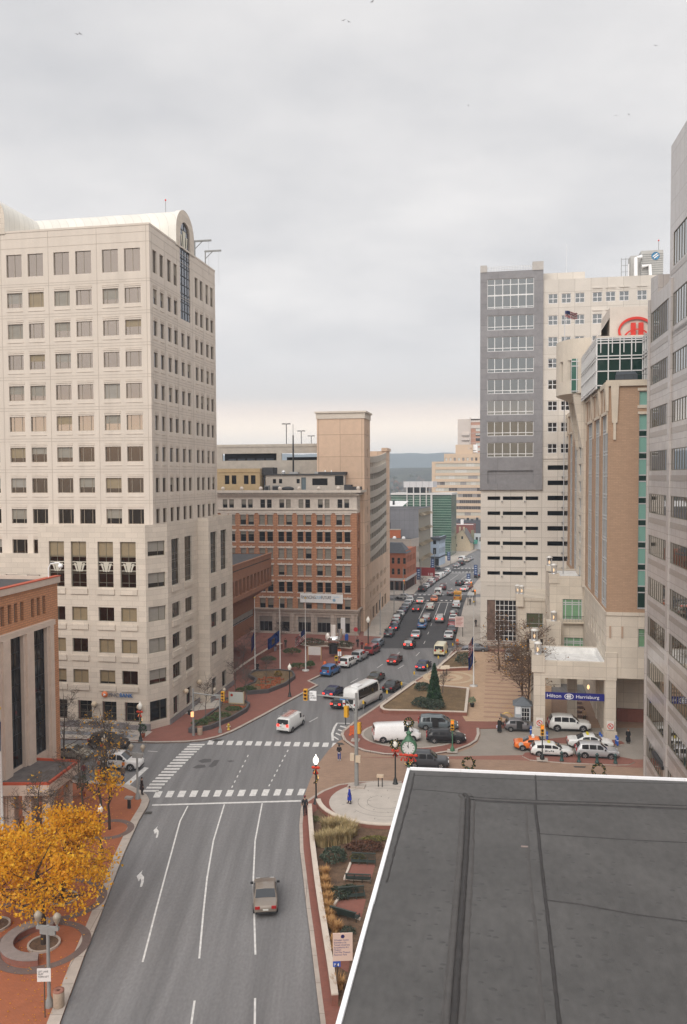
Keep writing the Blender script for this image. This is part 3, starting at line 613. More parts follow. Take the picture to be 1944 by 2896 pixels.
# roof gear
for (y, zb, flip) in ((19.2, 66.2, 0), (23.6, 65.9, 0)):
    g = MB(); g.tube([(TX-.6, y, TTOP), (TX-.6, y, zb)], .09); g.box(TX-.7, TX+1.9, y-.12, y+.12, zb-.1, zb+.12); g.tube([(TX-.6, y, zb-1.1), (TX+.5, y, zb-.1)], .06); g.tube([(TX+1.5, y, zb), (TX+1.5, y, zb-5)], .012, 4); T.part(g, 'roof_davit', GREYM)
g = MB(); g.tube([(-1.2, TY+12, 68.5), (-1.2, TY+12, 70.4)], .04); g.ball((-1.2, TY+12, 70.4), .13, mi=1); T.part(g, 'beacon', [GREYM, M('beacon_red', (.7, .05, .04), .4)])
T.done()
# ------------------------------------------------------------------ 2. salmon brick bank with tall dark glazing and an entrance canopy
zc = 5.0
BO = G(98, 2144, zc); BO.z = 0
B = Bld('brick_office', BO, RZ, 'salmon brick office block with tall dark glass bays and a low entrance canopy')
b = MB(); wo = []
for x in (-12.9, -11.9, -10.9, -7.0, -6.0, -5.0, -3.86, -2.88, -1.86, -.03, .98, 2.0): wo.append((x, x+.58, 18.6, 20.4))
for y in (-12.0, -8.0, -4.05, -.2): pass
wall(b, (0, 0), E2, -18, 4.85, 17.75, 21.4, wo, .35); wall(b, (0, 0), E2, 3.45, 4.85, 0, 17.75)
wall(b, (0, 4.85), (-1, 0), 0, 30, 0, 21.4)
B.part(b, 'wall', BRICKF)
b = MB()
for (y0, y1) in ((-2.05, -.2), (2.1, 3.45), (-5.9, -4.1), (-9.8, -8.0), (-13.7, -11.9)): b.box(-.1, .35, y0, y1, 0, 17.4); b.box(.35, .55, y0+.35, y1-.35, 0, 17.4)
b.box(-.1, .5, -18, 3.5, 17.4, 17.9); b.box(-.1, .12, -18, 3.45, 4.2, 5.15)
b.box(-.3, .25, -18, 5.0, 21.4, 22.03); b.box(-30, -.3, 4.55, 5.0, 21.4, 22.03)
B.part(b, 'stone_trim', PINKST)
for (y0, y1) in ((-4.1, -2.05), (-.2, 2.1), (-8.0, -5.9), (-11.9, -9.8)):
    k = winmb(y1-y0, 12.2, GL_DARK, (.5,), tuple(i/8 for i in range(1, 8)), .08, fm=DARKM); B.win((-.05, 0), E2, y0, 5.15, 0, k, 'window_bay')
for q in wo: B.win((0, 0), E2, q[0], 18.6, .34, winmb(.58, 1.8, GL_DARK, (), (), .03), 'slit_window')
g = MB(); g.quad((-30, -18, 21.7), (-.3, -18, 21.7), (-.3, 4.55, 21.7), (-30, 4.55, 21.7)); B.part(g, 'roof', ROOFD)
g = MB(); g.box(-.36, .3, -18, 5.06, 22.03, 22.12); B.part(g, 'roof_edge', M('red_flashing', (.42, .07, .03), .6))
cp = [Vector((0, 0)), None, None, None]; pts = []
for q in (G(98, 2144, zc), G(227, 2150, zc), G(139, 2216, zc), G(0, 2213, zc)): r = q-BO; pts.append((r.dot(N), r.dot(S)))
pts[0] = (.1, pts[0][1]); pts[3] = (.1, pts[3][1]-.4)
b = MB(); b.prism(pts, 3.9, 4.85, 0, None, True); cpn = B.part(b, 'canopy', PINKST)
b = MB(); k = [pts[0], pts[1], pts[2], pts[3]]
for i in range(3): 
    a, c = Vector(k[i]), Vector(k[i+1]); t = (c-a).normalized(); nn = Vector((-t.y, t.x)); b.prism([a, c, c+nn*-.25, a+nn*-.25] if i else [a, c, c+nn*-.25, a+nn*-.25], 4.85, 5.06)
b.build('canopy_edge', M('red_flashing', (.42, .07, .03), .6), cpn)
b = MB(); b.prism([(x*.96+.05, y*.96-.1) for x, y in pts], 4.8, 4.87); b.build('canopy_roof', M('canopy_felt', (.10, .085, .08), .8, .4, 1.2), cpn)
for t in (.12, .5, .85):
    x, y = pts[2][0]+(pts[3][0]-pts[2][0])*t, pts[2][1]+.5; b = MB(); b.box(x-.35, x+.35, y, y+.7, 0, 3.9); b.build('canopy_column', PINKST, cpn)
for dx, dy in ((-1.2, -1.0), (-1.4, -4.5)): b = MB(); b.box(pts[1][0]+dx, pts[1][0]+dx+.6, pts[1][1]+dy, pts[1][1]+dy+.6, 0, 3.9); b.build('canopy_column', PINKST, cpn)
B.done()
g = MB(); g.tube([(0, 0, 0), (0, 0, .9), (.25, 0, 1.35), (1.1, 0, 1.45), (1.3, 0, 1.3)], .06); o = thing('security_camera', BO+N*-.1+S*3.4+Vector((0, 0, 22.12)), RZ, 'white dome camera on a curved arm at the corner of the brick roof', 'camera')
g.build('arm', WHITEP, o); g = MB(); g.ball((1.3, 0, 1.12), .24, mi=0); g.build('dome', WHITEP, o)
# ------------------------------------------------------------------ 3. brown brick hall with an overhanging upper storey
W0 = G(722, 1835); W0.z = 0
B = Bld('civic_hall', W0, RZ, 'brown brick hall whose top storey overhangs a ribbon window and dark undercroft')
OV, Y0_, ZT = 3.27, -36, 17.8
b = MB(); wall(b, (OV, 0), E2, Y0_, 0, 15.4, ZT); b.quad((OV, 0, 12), (-20, 0, 12), (-20, 0, ZT), (OV, 0, ZT))
for i in range(0, 14):                      # deep ribs that lean back into the bottom band
    y = -1.05-i*2.1; b.box(OV-1.2, OV, y-.35, y+.35, 13.4, 15.4); b.add([(OV-1.2, y-.35, 13.4), (OV-1.2, y+.35, 13.4), (OV, y+.35, 13.4), (OV, y-.35, 13.4), (OV-.2, y-.35, 12.6), (OV-.2, y+.35, 12.6)], ((0, 1, 2, 3), (3, 2, 5, 4), (0, 3, 4), (1, 5, 2)))
b.quad((OV-1.2, 0, 13.0), (OV-1.2, Y0_, 13.0), (OV-1.2, Y0_, 15.4), (OV-1.2, 0, 15.4)); b.quad((OV-1.2, Y0_, 15.4), (OV, Y0_, 15.4), (OV, 0, 15.4), (OV-1.2, 0, 15.4))
b.add([(OV-1.2, Y0_, 13.4), (OV-.05, Y0_, 12.7), (OV-.05, 0, 12.7), (OV-1.2, 0, 13.4)], ((0, 1, 2, 3),)); b.quad((OV-.05, Y0_, 12.0), (OV-.05, 0, 12.0), (OV-.05, 0, 12.7), (OV-.05, Y0_, 12.7))
b.add([(OV-.05, 0, 12.0), (OV-.05, Y0_, 12), (0, Y0_, 9.8), (0, 0, 9.8)], ((0, 1, 2, 3),)); b.add([(OV, 0, 12), (0, 0, 9.8), (-20, 0, 9.8), (-20, 0, 12)], ((0, 1, 2, 3),))
b.box(OV-.3, OV+.12, Y0_, 0.08, ZT, ZT+.22)
B.part(b, 'upper_storey', BROWNB)
b = MB(); wall(b, (0, 0), E2, Y0_, 0, 3.8, 9.8, [(-13, -.4, 6.35, 7.7)], .3); b.quad((0, 0, 3.8), (-20, 0, 3.8), (-20, 0, 9.8), (0, 0, 9.8)); b.quad((0, 0, 3.8), (0, Y0_, 3.8), (-20, Y0_, 3.8), (-20, 0, 3.8))
wall(b, (-4, 0), E2, Y0_, 0, 0, 3.8); b.box(-.8, .1, -14.6, -13.4, 0, 9.8)
B.part(b, 'wall', BROWNB)
B.win((0, 0), E2, -13, 6.35, .28, winmb(12.6, 1.35, GL_DARK, tuple(i/16 for i in range(1, 16)), (), .05, fm=ALUM, blind=BLINDG, bl=.8), 'ribbon_window')
g = MB(); g.box(OV+.012, OV+.03, -23, -1, 16.92, 17.06); B.part(g, 'vent_slot', DARKIN)
g = MB(); g.quad((-20, Y0_, ZT-.1), (OV-.3, Y0_, ZT-.1), (OV-.3, 0, ZT-.1), (-20, 0, ZT-.1)); B.part(g, 'roof', ROOFD)
g = MB(); g.tube([(0, 0, 0), (0, 0, 2.2)], .06); g.tube([(0, 0, 1.3), (.6, 0, 1.5)], .05); B.part(g, 'roof_vent', WHITEP).location = (-1.6, -15, ZT-.1)
B.done()
# ------------------------------------------------------------------ 4. orange brick corner block of nine storeys
H0 = G(1011, 1799); H0.z = 0
B = Bld('brick_block', H0, RZ, 'nine storey orange brick corner block with pale top floor, cornice and street banner')
b = MB(); base = MB(); top = MB(); ops, opst, opsb = [], [], []
px = [-4.18-3.99*i for i in range(7)]
for r in range(6):
    z = 22.23-3.4*r
    for i, x in enumerate(px):
        for a in (x, x+1.67):
            ops.append((a, a+1.2, z, z+2.06)); q = WR.random(); dk = r in (1, 4)
            B.win((0, 0), E1, a, z, .2, winmb(1.2, 2.06, GL_DARK, (), (.5,), .06, fm=M('sash', (.14, .13, .12), .6), blind=WR.choice((BLINDS, BLINDG, BLINDS)), bl=(0 if q < .7 else .3) if dk else WR.choice((1, 1, .55, .7, 1, .5))), prio=20-i)
for i, x in enumerate(px):
    for a in (x+.27, x+1.65): opst.append((a, a+1.0, 25.67, 27.4)); B.win((0, 0), E1, a, 25.67, .2, winmb(1.0, 1.73, GL_DARK, (), (.5,), .06, fm=M('sash', (.14, .13, .12), .6), blind=BLINDS, bl=WR.choice((0, .4, .6, 1))), prio=12-i)
gx = [(-4.17, 2.7), (-8.21, 2.75), (-12.18, 2.75), (-15.73, 1.8), (-20.3, 2.75), (-24.3, 2.75)]
for x, w_ in gx: opsb.append((x, x+w_, .45, 3.6)); B.win((0, 0), E1, x, .45, .35, winmb(w_, 3.15, GL_DARK, (.33, .66) if w_ > 2 else (), (.64,), .1, fm=M('sash_grey', (.25, .24, .23), .6), blind=BLINDG, bl=.36), 'shop_window')
so_, st_, sb_ = [], [], []
for r in range(6): so_ += [(1.6, 2.7, 22.23-3.4*r, 24.29-3.4*r), (4.6, 5.7, 22.23-3.4*r, 24.29-3.4*r)]
st_ = [(1.7, 2.6, 25.67, 27.4), (4.7, 5.6, 25.67, 27.4)]; sb_ = [(1.2, 3.2, .4, 3.6), (4.2, 5.6, .4, 3.6)]
for q in so_+st_: B.win((0, 0), E2, q[0], q[2], .2, winmb(q[1]-q[0], q[3]-q[2], GL_DARK, (), (.5,), .06, fm=M('sash', (.14, .13, .12), .6), blind=BLINDS, bl=.5), 'side_window')
for q in sb_: B.win((0, 0), E2, q[0], q[2], .3, winmb(q[1]-q[0], q[3]-q[2], GL_DARK, (.5,), (.6,), .08), 'shop_window')
wall(b, (0, 0), E1, -32, 0, 5.1, 24.65, ops, .22); wall(b, (0, 0), E2, 0, 6.6, 5.1, 24.65, so_, .22); b.quad((0, 6.6, 0), (-32, 6.6, 0), (-32, 6.6, 29), (0, 6.6, 29))
wb = b
wall(top, (0, 0), E1, -32, 0, 24.65, 28.2, opst, .22); wall(top, (0, 0), E2, 0, 6.6, 24.65, 28.2, st_, .22)
top.box(-32, .12, -.12, -.002, 24.65, 24.95); top.box(-32, .2, -.2, -.003, 25.25, 25.5); B.part(top, 'top_storey', LIMEW)
b = MB(); b.box(-32, .5, -.5, .3, 28.2, 28.5); b.box(-32, .95, -.95, .3, 28.75, 29.25); b.box(.0, .95, .3, 6.6, 28.75, 29.25); b.box(0, .5, .3, 6.6, 28.2, 28.5); b.box(-32, .35, -.3, .3, 28.5, 28.75)
for i in range(64): b.box(-31.8+i*.5, -31.6+i*.5, -.85, -.3, 28.52, 28.745)
for i in range(8): x = .4-4.0*i; b.ball((x, -.5, 29.6), .42, n=8, m=5)
B.part(b, 'cornice', LIMEW)
# splayed stone heads and sills
b = wb; n0 = len(b.f)
for (x0, x1, z0, z1) in ops:
    b.add([(x0-.1, -.06, z1), (x1+.1, -.06, z1), (x1+.28, -.06, z1+.36), (x0-.28, -.06, z1+.36)], ((0, 1, 2, 3),)); b.box((x0+x1)/2-.14, (x0+x1)/2+.14, -.1, -.061, z1, z1+.48); b.box(x0-.12, x1+.12, -.14, -.002, z0-.2, z0)
b.m[n0:] = [1]*(len(b.m)-n0); B.part(b, 'wall', [ORANGE, LIMEW])
wall(base, (0, 0), E1, -32, .0, 0, 5.1, opsb, .36); wall(base, (0, 0), E2, 0, 6.6, 0, 5.1, sb_, .3); base.box(-32, .45, -.45, -.002, 5.05, 5.3); base.box(-32, .3, -.3, -.003, 4.75, 5.05); base.box(0.002, .45, -.002, 6.6, 5.05, 5.3); base.box(-32, .2, -.2, -.004, 4.15, 4.35)
for x in (-.9, -5.05, -9.1, -13.3, -17.1, -21.3): base.box(x-.35, x+.35, -.22, -.005, 0, 4.15)
base.box(-32, .3, -.3, -.006, 0, .4); B.part(base, 'ground_storey', LIMES)
g = MB(); g.quad((-32, 0, 29), (0, 0, 29), (0, 6.6, 29), (-32, 6.6, 29)); B.part(g, 'roof', ROOFD)
g = MB(); g.box(-2.9, -1.5, 2, 6.4, 29, 30.3); g.box(-1.5, .4, 2, 6.4, 29, 29.9); B.part(g, 'roof_curb', ROOFD)
ph = MB(); wall(ph, (0, 2.5), E1, -19.4, -2.9, 29, 32.3, [(-17.9, -17.2, 30.6, 31.5), (-16.6, -15.9, 30.6, 31.5), (-12.9, -12.2, 30.6, 31.5), (-11.9, -10.9, 29.3, 31.8), (-9.6, -6.4, 30.2, 31.6), (-4.9, -3.1, 30.2, 32.1)], .25); ph.quad((-2.9, 2.5, 29), (-2.9, 6.6, 29), (-2.9, 6.6, 32.3), (-2.9, 2.5, 32.3))
p1 = B.part(ph, 'penthouse', M('pale_render', (.50, .44, .38), .9, .08, 1))
g = MB(); g.box(-19.5, -2.7, 2.2, 6.6, 32.3, 32.55); g.box(-8.3, -2.6, 2.2, 6.6, 32.55, 32.9); g.build('penthouse_roof', ROOFD, p1)
for (x0, x1, z0, z1) in ((-17.9, -17.2, 30.6, 31.5), (-16.6, -15.9, 30.6, 31.5), (-12.9, -12.2, 30.6, 31.5), (-9.6, -6.4, 30.2, 31.6), (-4.9, -3.1, 30.2, 32.1)): g = MB(); g.quad((x0, 2.72, z0), (x1, 2.72, z0), (x1, 2.72, z1), (x0, 2.72, z1)); g.build('penthouse_window', GL_DARK, p1)
g = MB(); g.box(-11.9, -10.9, 2.7, 2.74, 29.3, 31.8); g.build('penthouse_door', M('grey_blue_door', (.13, .17, .19), .6), p1)
ph = MB(); yo = [(-27.9, -26.9, 30.5, 32.3), (-26.4, -25.4, 30.5, 32.3), (-23.8, -22.8, 30.5, 32.3), (-22.3, -21.3, 30.5, 32.3)]
wall(ph, (0, 1.6), E1, -32, -20.4, 29, 33.7, yo, .2); ph.quad((-20.4, 1.6, 29), (-20.4, 6.6, 29), (-20.4, 6.6, 33.7), (-20.4, 1.6, 33.7)); ph.box(-32, -20.3, 1.5, 1.598, 32.9, 33.1)
p2 = B.part(ph, 'attic', M('yellow_brick', (.47, .345, .195), .9, .08, 1.5))
for q in yo: g = MB(); g.quad((q[0], 1.78, q[2]), (q[1], 1.78, q[2]), (q[1], 1.78, q[3]), (q[0], 1.78, q[3])); g.build('attic_window', GL_DARK, p2)
g = MB(); g.box(-20.3, -18, 3, 6.6, 32.4, 33.9); g.box(-19.9, -19.6, 2.9, 3, 29, 33); B.part(g, 'stair_head', ROOFD)
for i, x in enumerate((-19.2, -17.6, -16.9)): g = MB(); g.box(x, x+.9, .9, 1.8, 29, 30.2); g.box(x+.1, x+.8, .85, .9, 29.2, 30, 1); B.part(g, 'air_conditioner', [GREYM, DARKM])
g = MB(); g.ball((-14.4, 1.3, 29.5), 1.3, .6, .5, mi=0); B.part(g, 'roof_tank', DARKM)
for x, r in ((-16.0, .45), (-7.2, .2), (-5.9, .15)): g = MB(); g.lathe([(r*.7, 0), (r*.7, .3), (r, .35), (r*.6, .7), (.01, .8)], 10, (x, 4, 32.5)); B.part(g, 'roof_vent', WHITEP)
for x in (-14.5, -9.2): g = MB(); g.box(x, x+1.8, 3, 4.4, 32.55, 32.95); B.part(g, 'skylight', M('skylight', (.4, .4, .4), .4))
B.done()
o = thing('banner', H0+S*-.25+N*-11.64, RZ, 'long white cloth banner hung across the orange brick block', 'banner')
g = MB(); g.quad((0, 0, 6.6), (8.8, 0, 6.5), (8.8, 0, 8.35), (0, 0, 8.45)); g.build('cloth', M('banner_cloth', (.78, .78, .76), .8, .04, 2), o)
BD = M('banner_ink', (.07, .07, .08), .7)
text('lettering', 'FINANCING', .92, BD, o, (.15, -.03, 7.35), (PI/2, 0, 0), .01, sx=.62); text('lettering', 'OUR', .92, M('banner_blue', (.28, .50, .68), .7), o, (3.2, -.03, 7.35), (PI/2, 0, 0), .01, sx=.62); text('lettering', 'FUTURE', .92, BD, o, (4.35, -.03, 7.35), (PI/2, 0, 0), .01, sx=.62)
g = MB(); g.lathe([(.01, 0), (.32, 0)], 14, (0, 0, 0)); e_ = g.build('emblem', M('banner_blue2', (.35, .58, .75), .7), o, (7.0, -.02, 7.15)); e_.rotation_euler = (PI/2, 0, 0)
text('lettering', 'CENTRIC', .36, M('banner_blue2', (.35, .58, .75), .7), o, (6.75, -.03, 7.65), (PI/2, 0, 0), .01, sx=.9)
o = thing('drape_banner', H0+S*-.3+N*-3.3, RZ, 'narrow white vertical banner over a ground floor window of the brick block', 'banner'); g = MB(); g.quad((0, 0, .5), (.9, 0, .5), (.9, 0, 3.7), (0, 0, 3.7)); g.build('cloth', M('banner_cloth', (.78, .78, .76), .8, .04, 2), o)
# ------------------------------------------------------------------ 5. parking garage with tan stair tower
Q0 = G(1026, 1788); Q0.z = 0
B = Bld('parking_garage', Q0, RZ, 'tan brick parking garage with sloping open decks and a windowless stair tower')
b = MB(); wall(b, (0, 0), E1, -9.35, .5, 0, 43.75); wall(b, (.5, 0), E2, 0, 7.8, 0, 43.75, [(3.6, 4.6, z, z+1.6) for z in (4, 8, 12, 16, 20.2, 24, 28, 32, 36, 40)], .2)
b.quad((-9.35, 7.8, 20), (-9.35, 0, 20), (-9.35, 0, 43.75), (-9.35, 7.8, 43.75)); b.quad((.5, 7.8, 30), (-9.35, 7.8, 30), (-9.35, 7.8, 43.75), (.5, 7.8, 43.75))
st = B.part(b, 'stair_tower', TANB)
b = MB(); b.box(-9.5, .65, -.15, 7.95, 43.75, 44.9); b.box(-9.75, .95, -.4, 8.2, 44.9, 45.25); b.build('stair_cap', M('tower_cap', (.60, .53, .45), .85, .06, 1), st)
b = MB(); nz = [33.9-2.62*i for i in range(8)]
def deck(y): t = (y-8)/31.0; return 1.7*t*t*(1 if t < 1 else 1)+.0
# spandrels follow the ramp, posts and dark bays between them
for z in nz+[36.3]:
    pts = [8+k*(38.2-8)/10 for k in range(11)]
    for k in range(10):
        y0, y1 = pts[k], pts[k+1]; a, c = z-1.4+deck(y0), z-1.4+deck(y1)
        b.add([(0, y0, a), (0, y1, c), (0, y1, c+1.35), (0, y0, a+1.35), (-.3, y0, a), (-.3, y1, c), (-.3, y1, c+1.35), (-.3, y0, a+1.35)], ((0, 1, 2, 3), (5, 4, 7, 6), (3, 2, 6, 7), (1, 0, 4, 5)), 0)
for k in range(9): y = 9.5+k*3.55; b.box(-.5, -.05, y-.22, y+.22, 12, 35.5+deck(y), 0)
b.box(-.45, .06, 7.8, 8.6, 12, 35.3, 0)
B.part(b, 'deck', CONC)
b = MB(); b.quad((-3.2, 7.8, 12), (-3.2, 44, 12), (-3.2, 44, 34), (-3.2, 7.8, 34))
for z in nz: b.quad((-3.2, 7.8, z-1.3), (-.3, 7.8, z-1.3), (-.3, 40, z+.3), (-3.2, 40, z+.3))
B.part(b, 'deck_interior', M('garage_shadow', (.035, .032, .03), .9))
b = MB(); so2 = [(y, y+.75, z, z+1.4) for z in (8.2, 5.4) for g0_ in (8.6, 14.4, 20.5, 26.8, 33) for y in (g0_, g0_+1.3, g0_+2.6)]
so2 += [(y, y+2.9, .25, 3.0) for y in (9.2, 14.2, 19.2, 24.2, 29.2, 34.2)]
wall(b, (0, 0), E2, 7.8, 44.6, 0, 13.2, so2, .3); wall(b, (0, 0), E2, 38.2, 44.6, 13.2, 38.2); b.box(-1.2, .25, 37.9, 44.9, 38.2, 39.0); b.quad((0, 44.6, 0), (-9, 44.6, 0), (-9, 44.6, 38), (0, 44.6, 38)); b.quad((-9, 38.2, 30), (0, 38.2, 30), (0, 38.2, 38.2), (-9, 38.2, 38.2))
B.part(b, 'wall', TANB)
for q in so2: B.win((0, 0), E2, q[0], q[2], .28, winmb(q[1]-q[0], q[3]-q[2], GL_DARK, (.5,) if q[1]-q[0] > 2 else (), (), .05), 'window')
b = MB(); wall(b, (0, 4), E1, -33, -9.35, 30, 38.9, [(-31, -19.0, 35.45, 36.95), (-17.9, -9.6, 35.45, 36.95)], .4); b.quad((-33, 4, 38.9), (-9.35, 4, 38.9), (-9.35, 60, 40.4), (-33, 60, 40.4)); b.box(-33, -9.4, 3.9, 3.998, 38.3, 38.6)
B.part(b, 'upper_deck', CONC)
b = MB(); b.quad((-31, 5.6, 35.3), (-19, 5.6, 35.3), (-19, 5.6, 37), (-31, 5.6, 37)); b.quad((-17.9, 8.6, 35.3), (-9.6, 8.6, 35.3), (-9.6, 8.6, 36.2), (-17.9, 8.6, 36.2)); B.part(b, 'deck_interior', DARKIN)
for i in range(5): g = MB(); g.box(-30+i*2.1, -28.4+i*2.1, 5.1, 5.3, 35.45, 35.9); B.part(g, 'parked_roofline', M('car_grey_far', (.05+.05*(i % 3), .06, .08), .3))
B.done()
for (u, vt, vb, d_, lb) in ((812, 1199, 1260, 186, 'tallest of the three double headed lamp masts on the garage roof deck'), (854, 1219, 1262, 205, 'middle of the three double headed lamp masts on the garage roof deck'), (882, 1233, 1257, 222, 'shortest of the three double headed lamp masts, beside the stair tower')):
    x = (u-972)/FPX*d_; zt = EYE+(1347-vt)/FPX*d_; o = thing('deck_lamp', (x, d_, 39), RZ, lb, 'lamp mast', 'lamp masts on the garage roof')
    g = MB(); g.tube([(0, 0, 0), (0, 0, zt-39)], .09, 6); g.build('pole', DARKM, o)
    for s_ in (-1, 1): g = MB(); g.box(min(.1*s_, .95*s_), max(.1*s_, .95*s_), -.2, .2, zt-39-.08, zt-39+.12); g.build('lamp_head', DARKM, o)
o = thing('roof_mast', H0+N*-13.9+S*4+Vector((0, 0, 32.5)), RZ, 'slender dark mast standing on the penthouse roof of the orange brick block', 'mast'); g = MB(); g.tube([(0, 0, 0), (0, 0, 8)], [.2, .14], 6); g.tube([(0, 0, 8), (0, 0, 10.3)], .05, 5); g.build('pole', DARKM, o)
# ------------------------------------------------------------------ 6. white office tower over parking decks, grey bay
V0 = G(1400, 1814); V0.z = 0
B = Bld('office_tower', V0, RZ, 'white and grey office tower standing on slatted parking decks')
WF = M('white_frame', (.70, .69, .68), .5)
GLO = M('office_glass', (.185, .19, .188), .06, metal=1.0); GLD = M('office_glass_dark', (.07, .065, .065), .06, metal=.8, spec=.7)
b = MB(); ops = []; XL, XR = -2.75, 44
wc = [9.7, 12.1, 14.55, 17.7, 20.05, 22.45, 25.6, 28.0, 30.4]
for r in range(8):
    z = 64.16-4.0*r
    for i, x in enumerate(wc):
        ops.append((x, x+1.72, z, z+1.78))
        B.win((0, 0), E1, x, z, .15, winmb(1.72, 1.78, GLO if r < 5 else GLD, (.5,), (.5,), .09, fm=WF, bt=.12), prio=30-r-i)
for r in range(8):
    z = 33.0-2.88*r; ops.append((9.75, 15, z, z+.88))
for r in range(6):
    z = 27.3-2.88*r
    for x0, x1 in ((-1.45, .93), (1.44, 5.19), (5.69, 8.05)): ops.append((x0, x1, z, z+.7))
ops += [(-1.5, 4.2, .1, 8.05)]
wall(b, (0, 0), E1, XL, XR, 0, 68.6, ops, .45); wall(b, (XL, 0), E3, -30, 0, 0, 68.6)
b.quad((XL, 0, 68.6), (XR, 0, 68.6), (XR, 28, 68.6), (XL, 28, 68.6)); b.box(8.8, XR, -.15, -.003, 35.1, 35.35); b.box(-1.55, 8.1, -.08, -.003, 10.85, 10.98)
for x in (17.7, 20.05, 22.45, 25.6, 28.0, 30.4): b.box(x-.02, x+1.75, -.14, -.004, 66.6, 66.85); b.box(x-.02, x+1.75, -.14, -.004, 62.5, 62.75)
for r in range(8): b.box(12.3, 12.7, -.5, -.004, 31.6-2.88*r, 31.8-2.88*r, 1)
for r in range(6):
    for x in (1.15, 5.4): b.box(x, x+.25, -.35, -.004, 26.95-2.88*r, 27.15-2.88*r, 1)
B.part(b, 'wall', [CONCW, GREYM])
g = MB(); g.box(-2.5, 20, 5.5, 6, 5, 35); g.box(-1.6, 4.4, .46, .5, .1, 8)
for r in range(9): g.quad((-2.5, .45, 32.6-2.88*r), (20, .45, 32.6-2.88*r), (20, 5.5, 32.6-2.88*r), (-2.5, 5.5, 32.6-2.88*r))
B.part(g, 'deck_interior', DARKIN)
b = MB(); GX0, GX1, yb = -2.9, 8.76, -.45; go = [(-1.6, 7.05, 63.5, 69.1)]+[(-1.56, 7.08, 59.5-4.0*i, 62.25-4.0*i) for i in range(7)]
wall(b, (0, yb), E1, GX0, GX1, 29.25, 70.5, go+[(-1.47, 7.15, 30.5, 32.95)], .35); wall(b, (GX0, 0), E3, -10, -yb, 29.25, 70.5); b.quad((GX1, yb, 29.25), (GX1, 6, 29.25), (GX1, 6, 70.5), (GX1, yb, 70.5)); b.quad((GX0, yb, 29.25), (GX0, 3, 29.25), (GX1, 3, 29.25), (GX1, yb, 29.25))
b.quad((GX0, yb, 70.5), (GX1, yb, 70.5), (GX1, 6, 70.5), (GX0, 6, 70.5)); b.quad((-1.47, yb+.35, 30.5), (7.15, yb+.35, 30.5), (7.15, yb+.35, 32.95), (-1.47, yb+.35, 32.95)); B.part(b, 'grey_bay', GREYP)
for (x0, x1, zt) in ((GX0, -1.65, 71.7), (6.75, GX1, 72.0)): b = MB(); b.prism([(x0, yb-.1), (x1, yb-.1), (x1, 1.5), (x0, 1.5)], 70.4, zt); B.part(b, 'parapet_pier', M('pier_stone', (.44, .41, .38), .85, .08, 1))
g = MB()
for k in range(18): x = -1.6+k*.49; g.tube([(x, yb, 70.5), (x, yb+.3, 71.2), (x, yb+1, 71.6)], .03, 4)
for z, y in ((70.8, yb+.05), (71.2, yb+.3), (71.6, yb+1)): g.tube([(-1.65, y, z), (6.75, y, z)], .04, 4)
B.part(g, 'roof_rail', WF)
for i, q in enumerate(go):
    w_, h = q[1]-q[0], q[3]-q[2]
    B.win((0, yb), E1, q[0], q[2], .2, winmb(w_, h, GLO if i < 6 else M('office_glass_mid', (.115, .11, .10), .06, metal=1.0), (.16, .333, .5, .667, .835), (.06, .10, .26, .46, .66, .84)[0:6:3] + (.44, .80) if i == 0 else (.22,), .1, fm=WF, bt=.13), 'ribbon_window', 90)
g = MB(); g.quad((.1, .3, .1), (4.2, .3, .1), (4.2, .3, 8.05), (.1, .3, 8.05))
for k in range(6): g.box(.1+k*.82-.05, .1+k*.82+.05, .2, .29, .1, 8.05, 1)
for k in range(9): g.box(.1, 4.2, .19, .295, .1+k*.98, .2+k*.98, 1)
B.part(g, 'glass_entrance', [GL_DARK, WF]); g = MB(); g.box(-1.5, .1, .25, .6, .1, 8.05); B.part(g, 'stone_panel', M('mottled_stone', (.16, .10, .075), .5, .4, 1.5))
b = MB(); b.box(8.9, 16.6, 3, 12, 68.6, 70.5); b.box(16.6, 22, 4, 12, 68.6, 69.4); B.part(b, 'roof_block', CONCW)
x0 = 26.4; cw = thing('cooling_tower', V0+N*x0+S*6+Vector((0, 0, 68.6)), RZ, 'pale louvred cooling tower with white pipes on the office tower roof', 'cooling tower')
g = MB(); g.box(.8, 4.8, 0, 4, .3, 6.0); g.box(-1.0, .8, 1, 4, .3, 5.4)
for i in range(12): g.box(.79, 4.81, -.04, 0, .6+i*.42, .75+i*.42, 1)
g.build('casing', [M('tower_steel', (.42, .41, .39), .6, .08, 1), GREYM], cw)
g = MB(); g.tube([(-.2, -.5, 0), (-.2, -.5, 4.6), (.9, -.5, 4.8)], .38, 8); g.tube([(.9, -.5, 2.9), (2.3, -.5, 3.1), (2.5, -.5, 0)], .34, 8); g.build('pipe', WHITEP, cw)
g = MB()
for x in (-2.8, -2.0, -1.2): g.tube([(x, 0, 0), (x, 0, 4.8)], .05, 4)
for z in (1, 2.2, 3.4, 4.6): g.tube([(-2.8, 0, z), (-1.2, 0, z)], .04, 4)
g.build('ladder', GREYM, cw)
g = MB(); g.lathe([(.01, 0), (.75, 0)], 16); e_ = g.build('emblem', M('disc_blue', (.10, .38, .66), .5), cw, (3.4, -.07, 4.9)); e_.rotation_euler = (PI/2, 0, 0)
g = MB()
for s_ in (-1, 1): g.box(-.5, .5, .02, .05, s_*.18-.1, s_*.18+.1)
e_ = g.build('emblem_bar', WHITEP, cw, (3.4, -.16, 4.9)); e_.rotation_euler = (0, math.radians(-35), 0)
g = MB(); g.tube([(4.3, 2, 5.9), (4.3, 2, 8.3)], .05, 5); g.ball((4.3, 2, 8.3), .16, mi=1); g.build('beacon', [GREYM, M('beacon_red', (.7, .05, .04), .4)], cw)
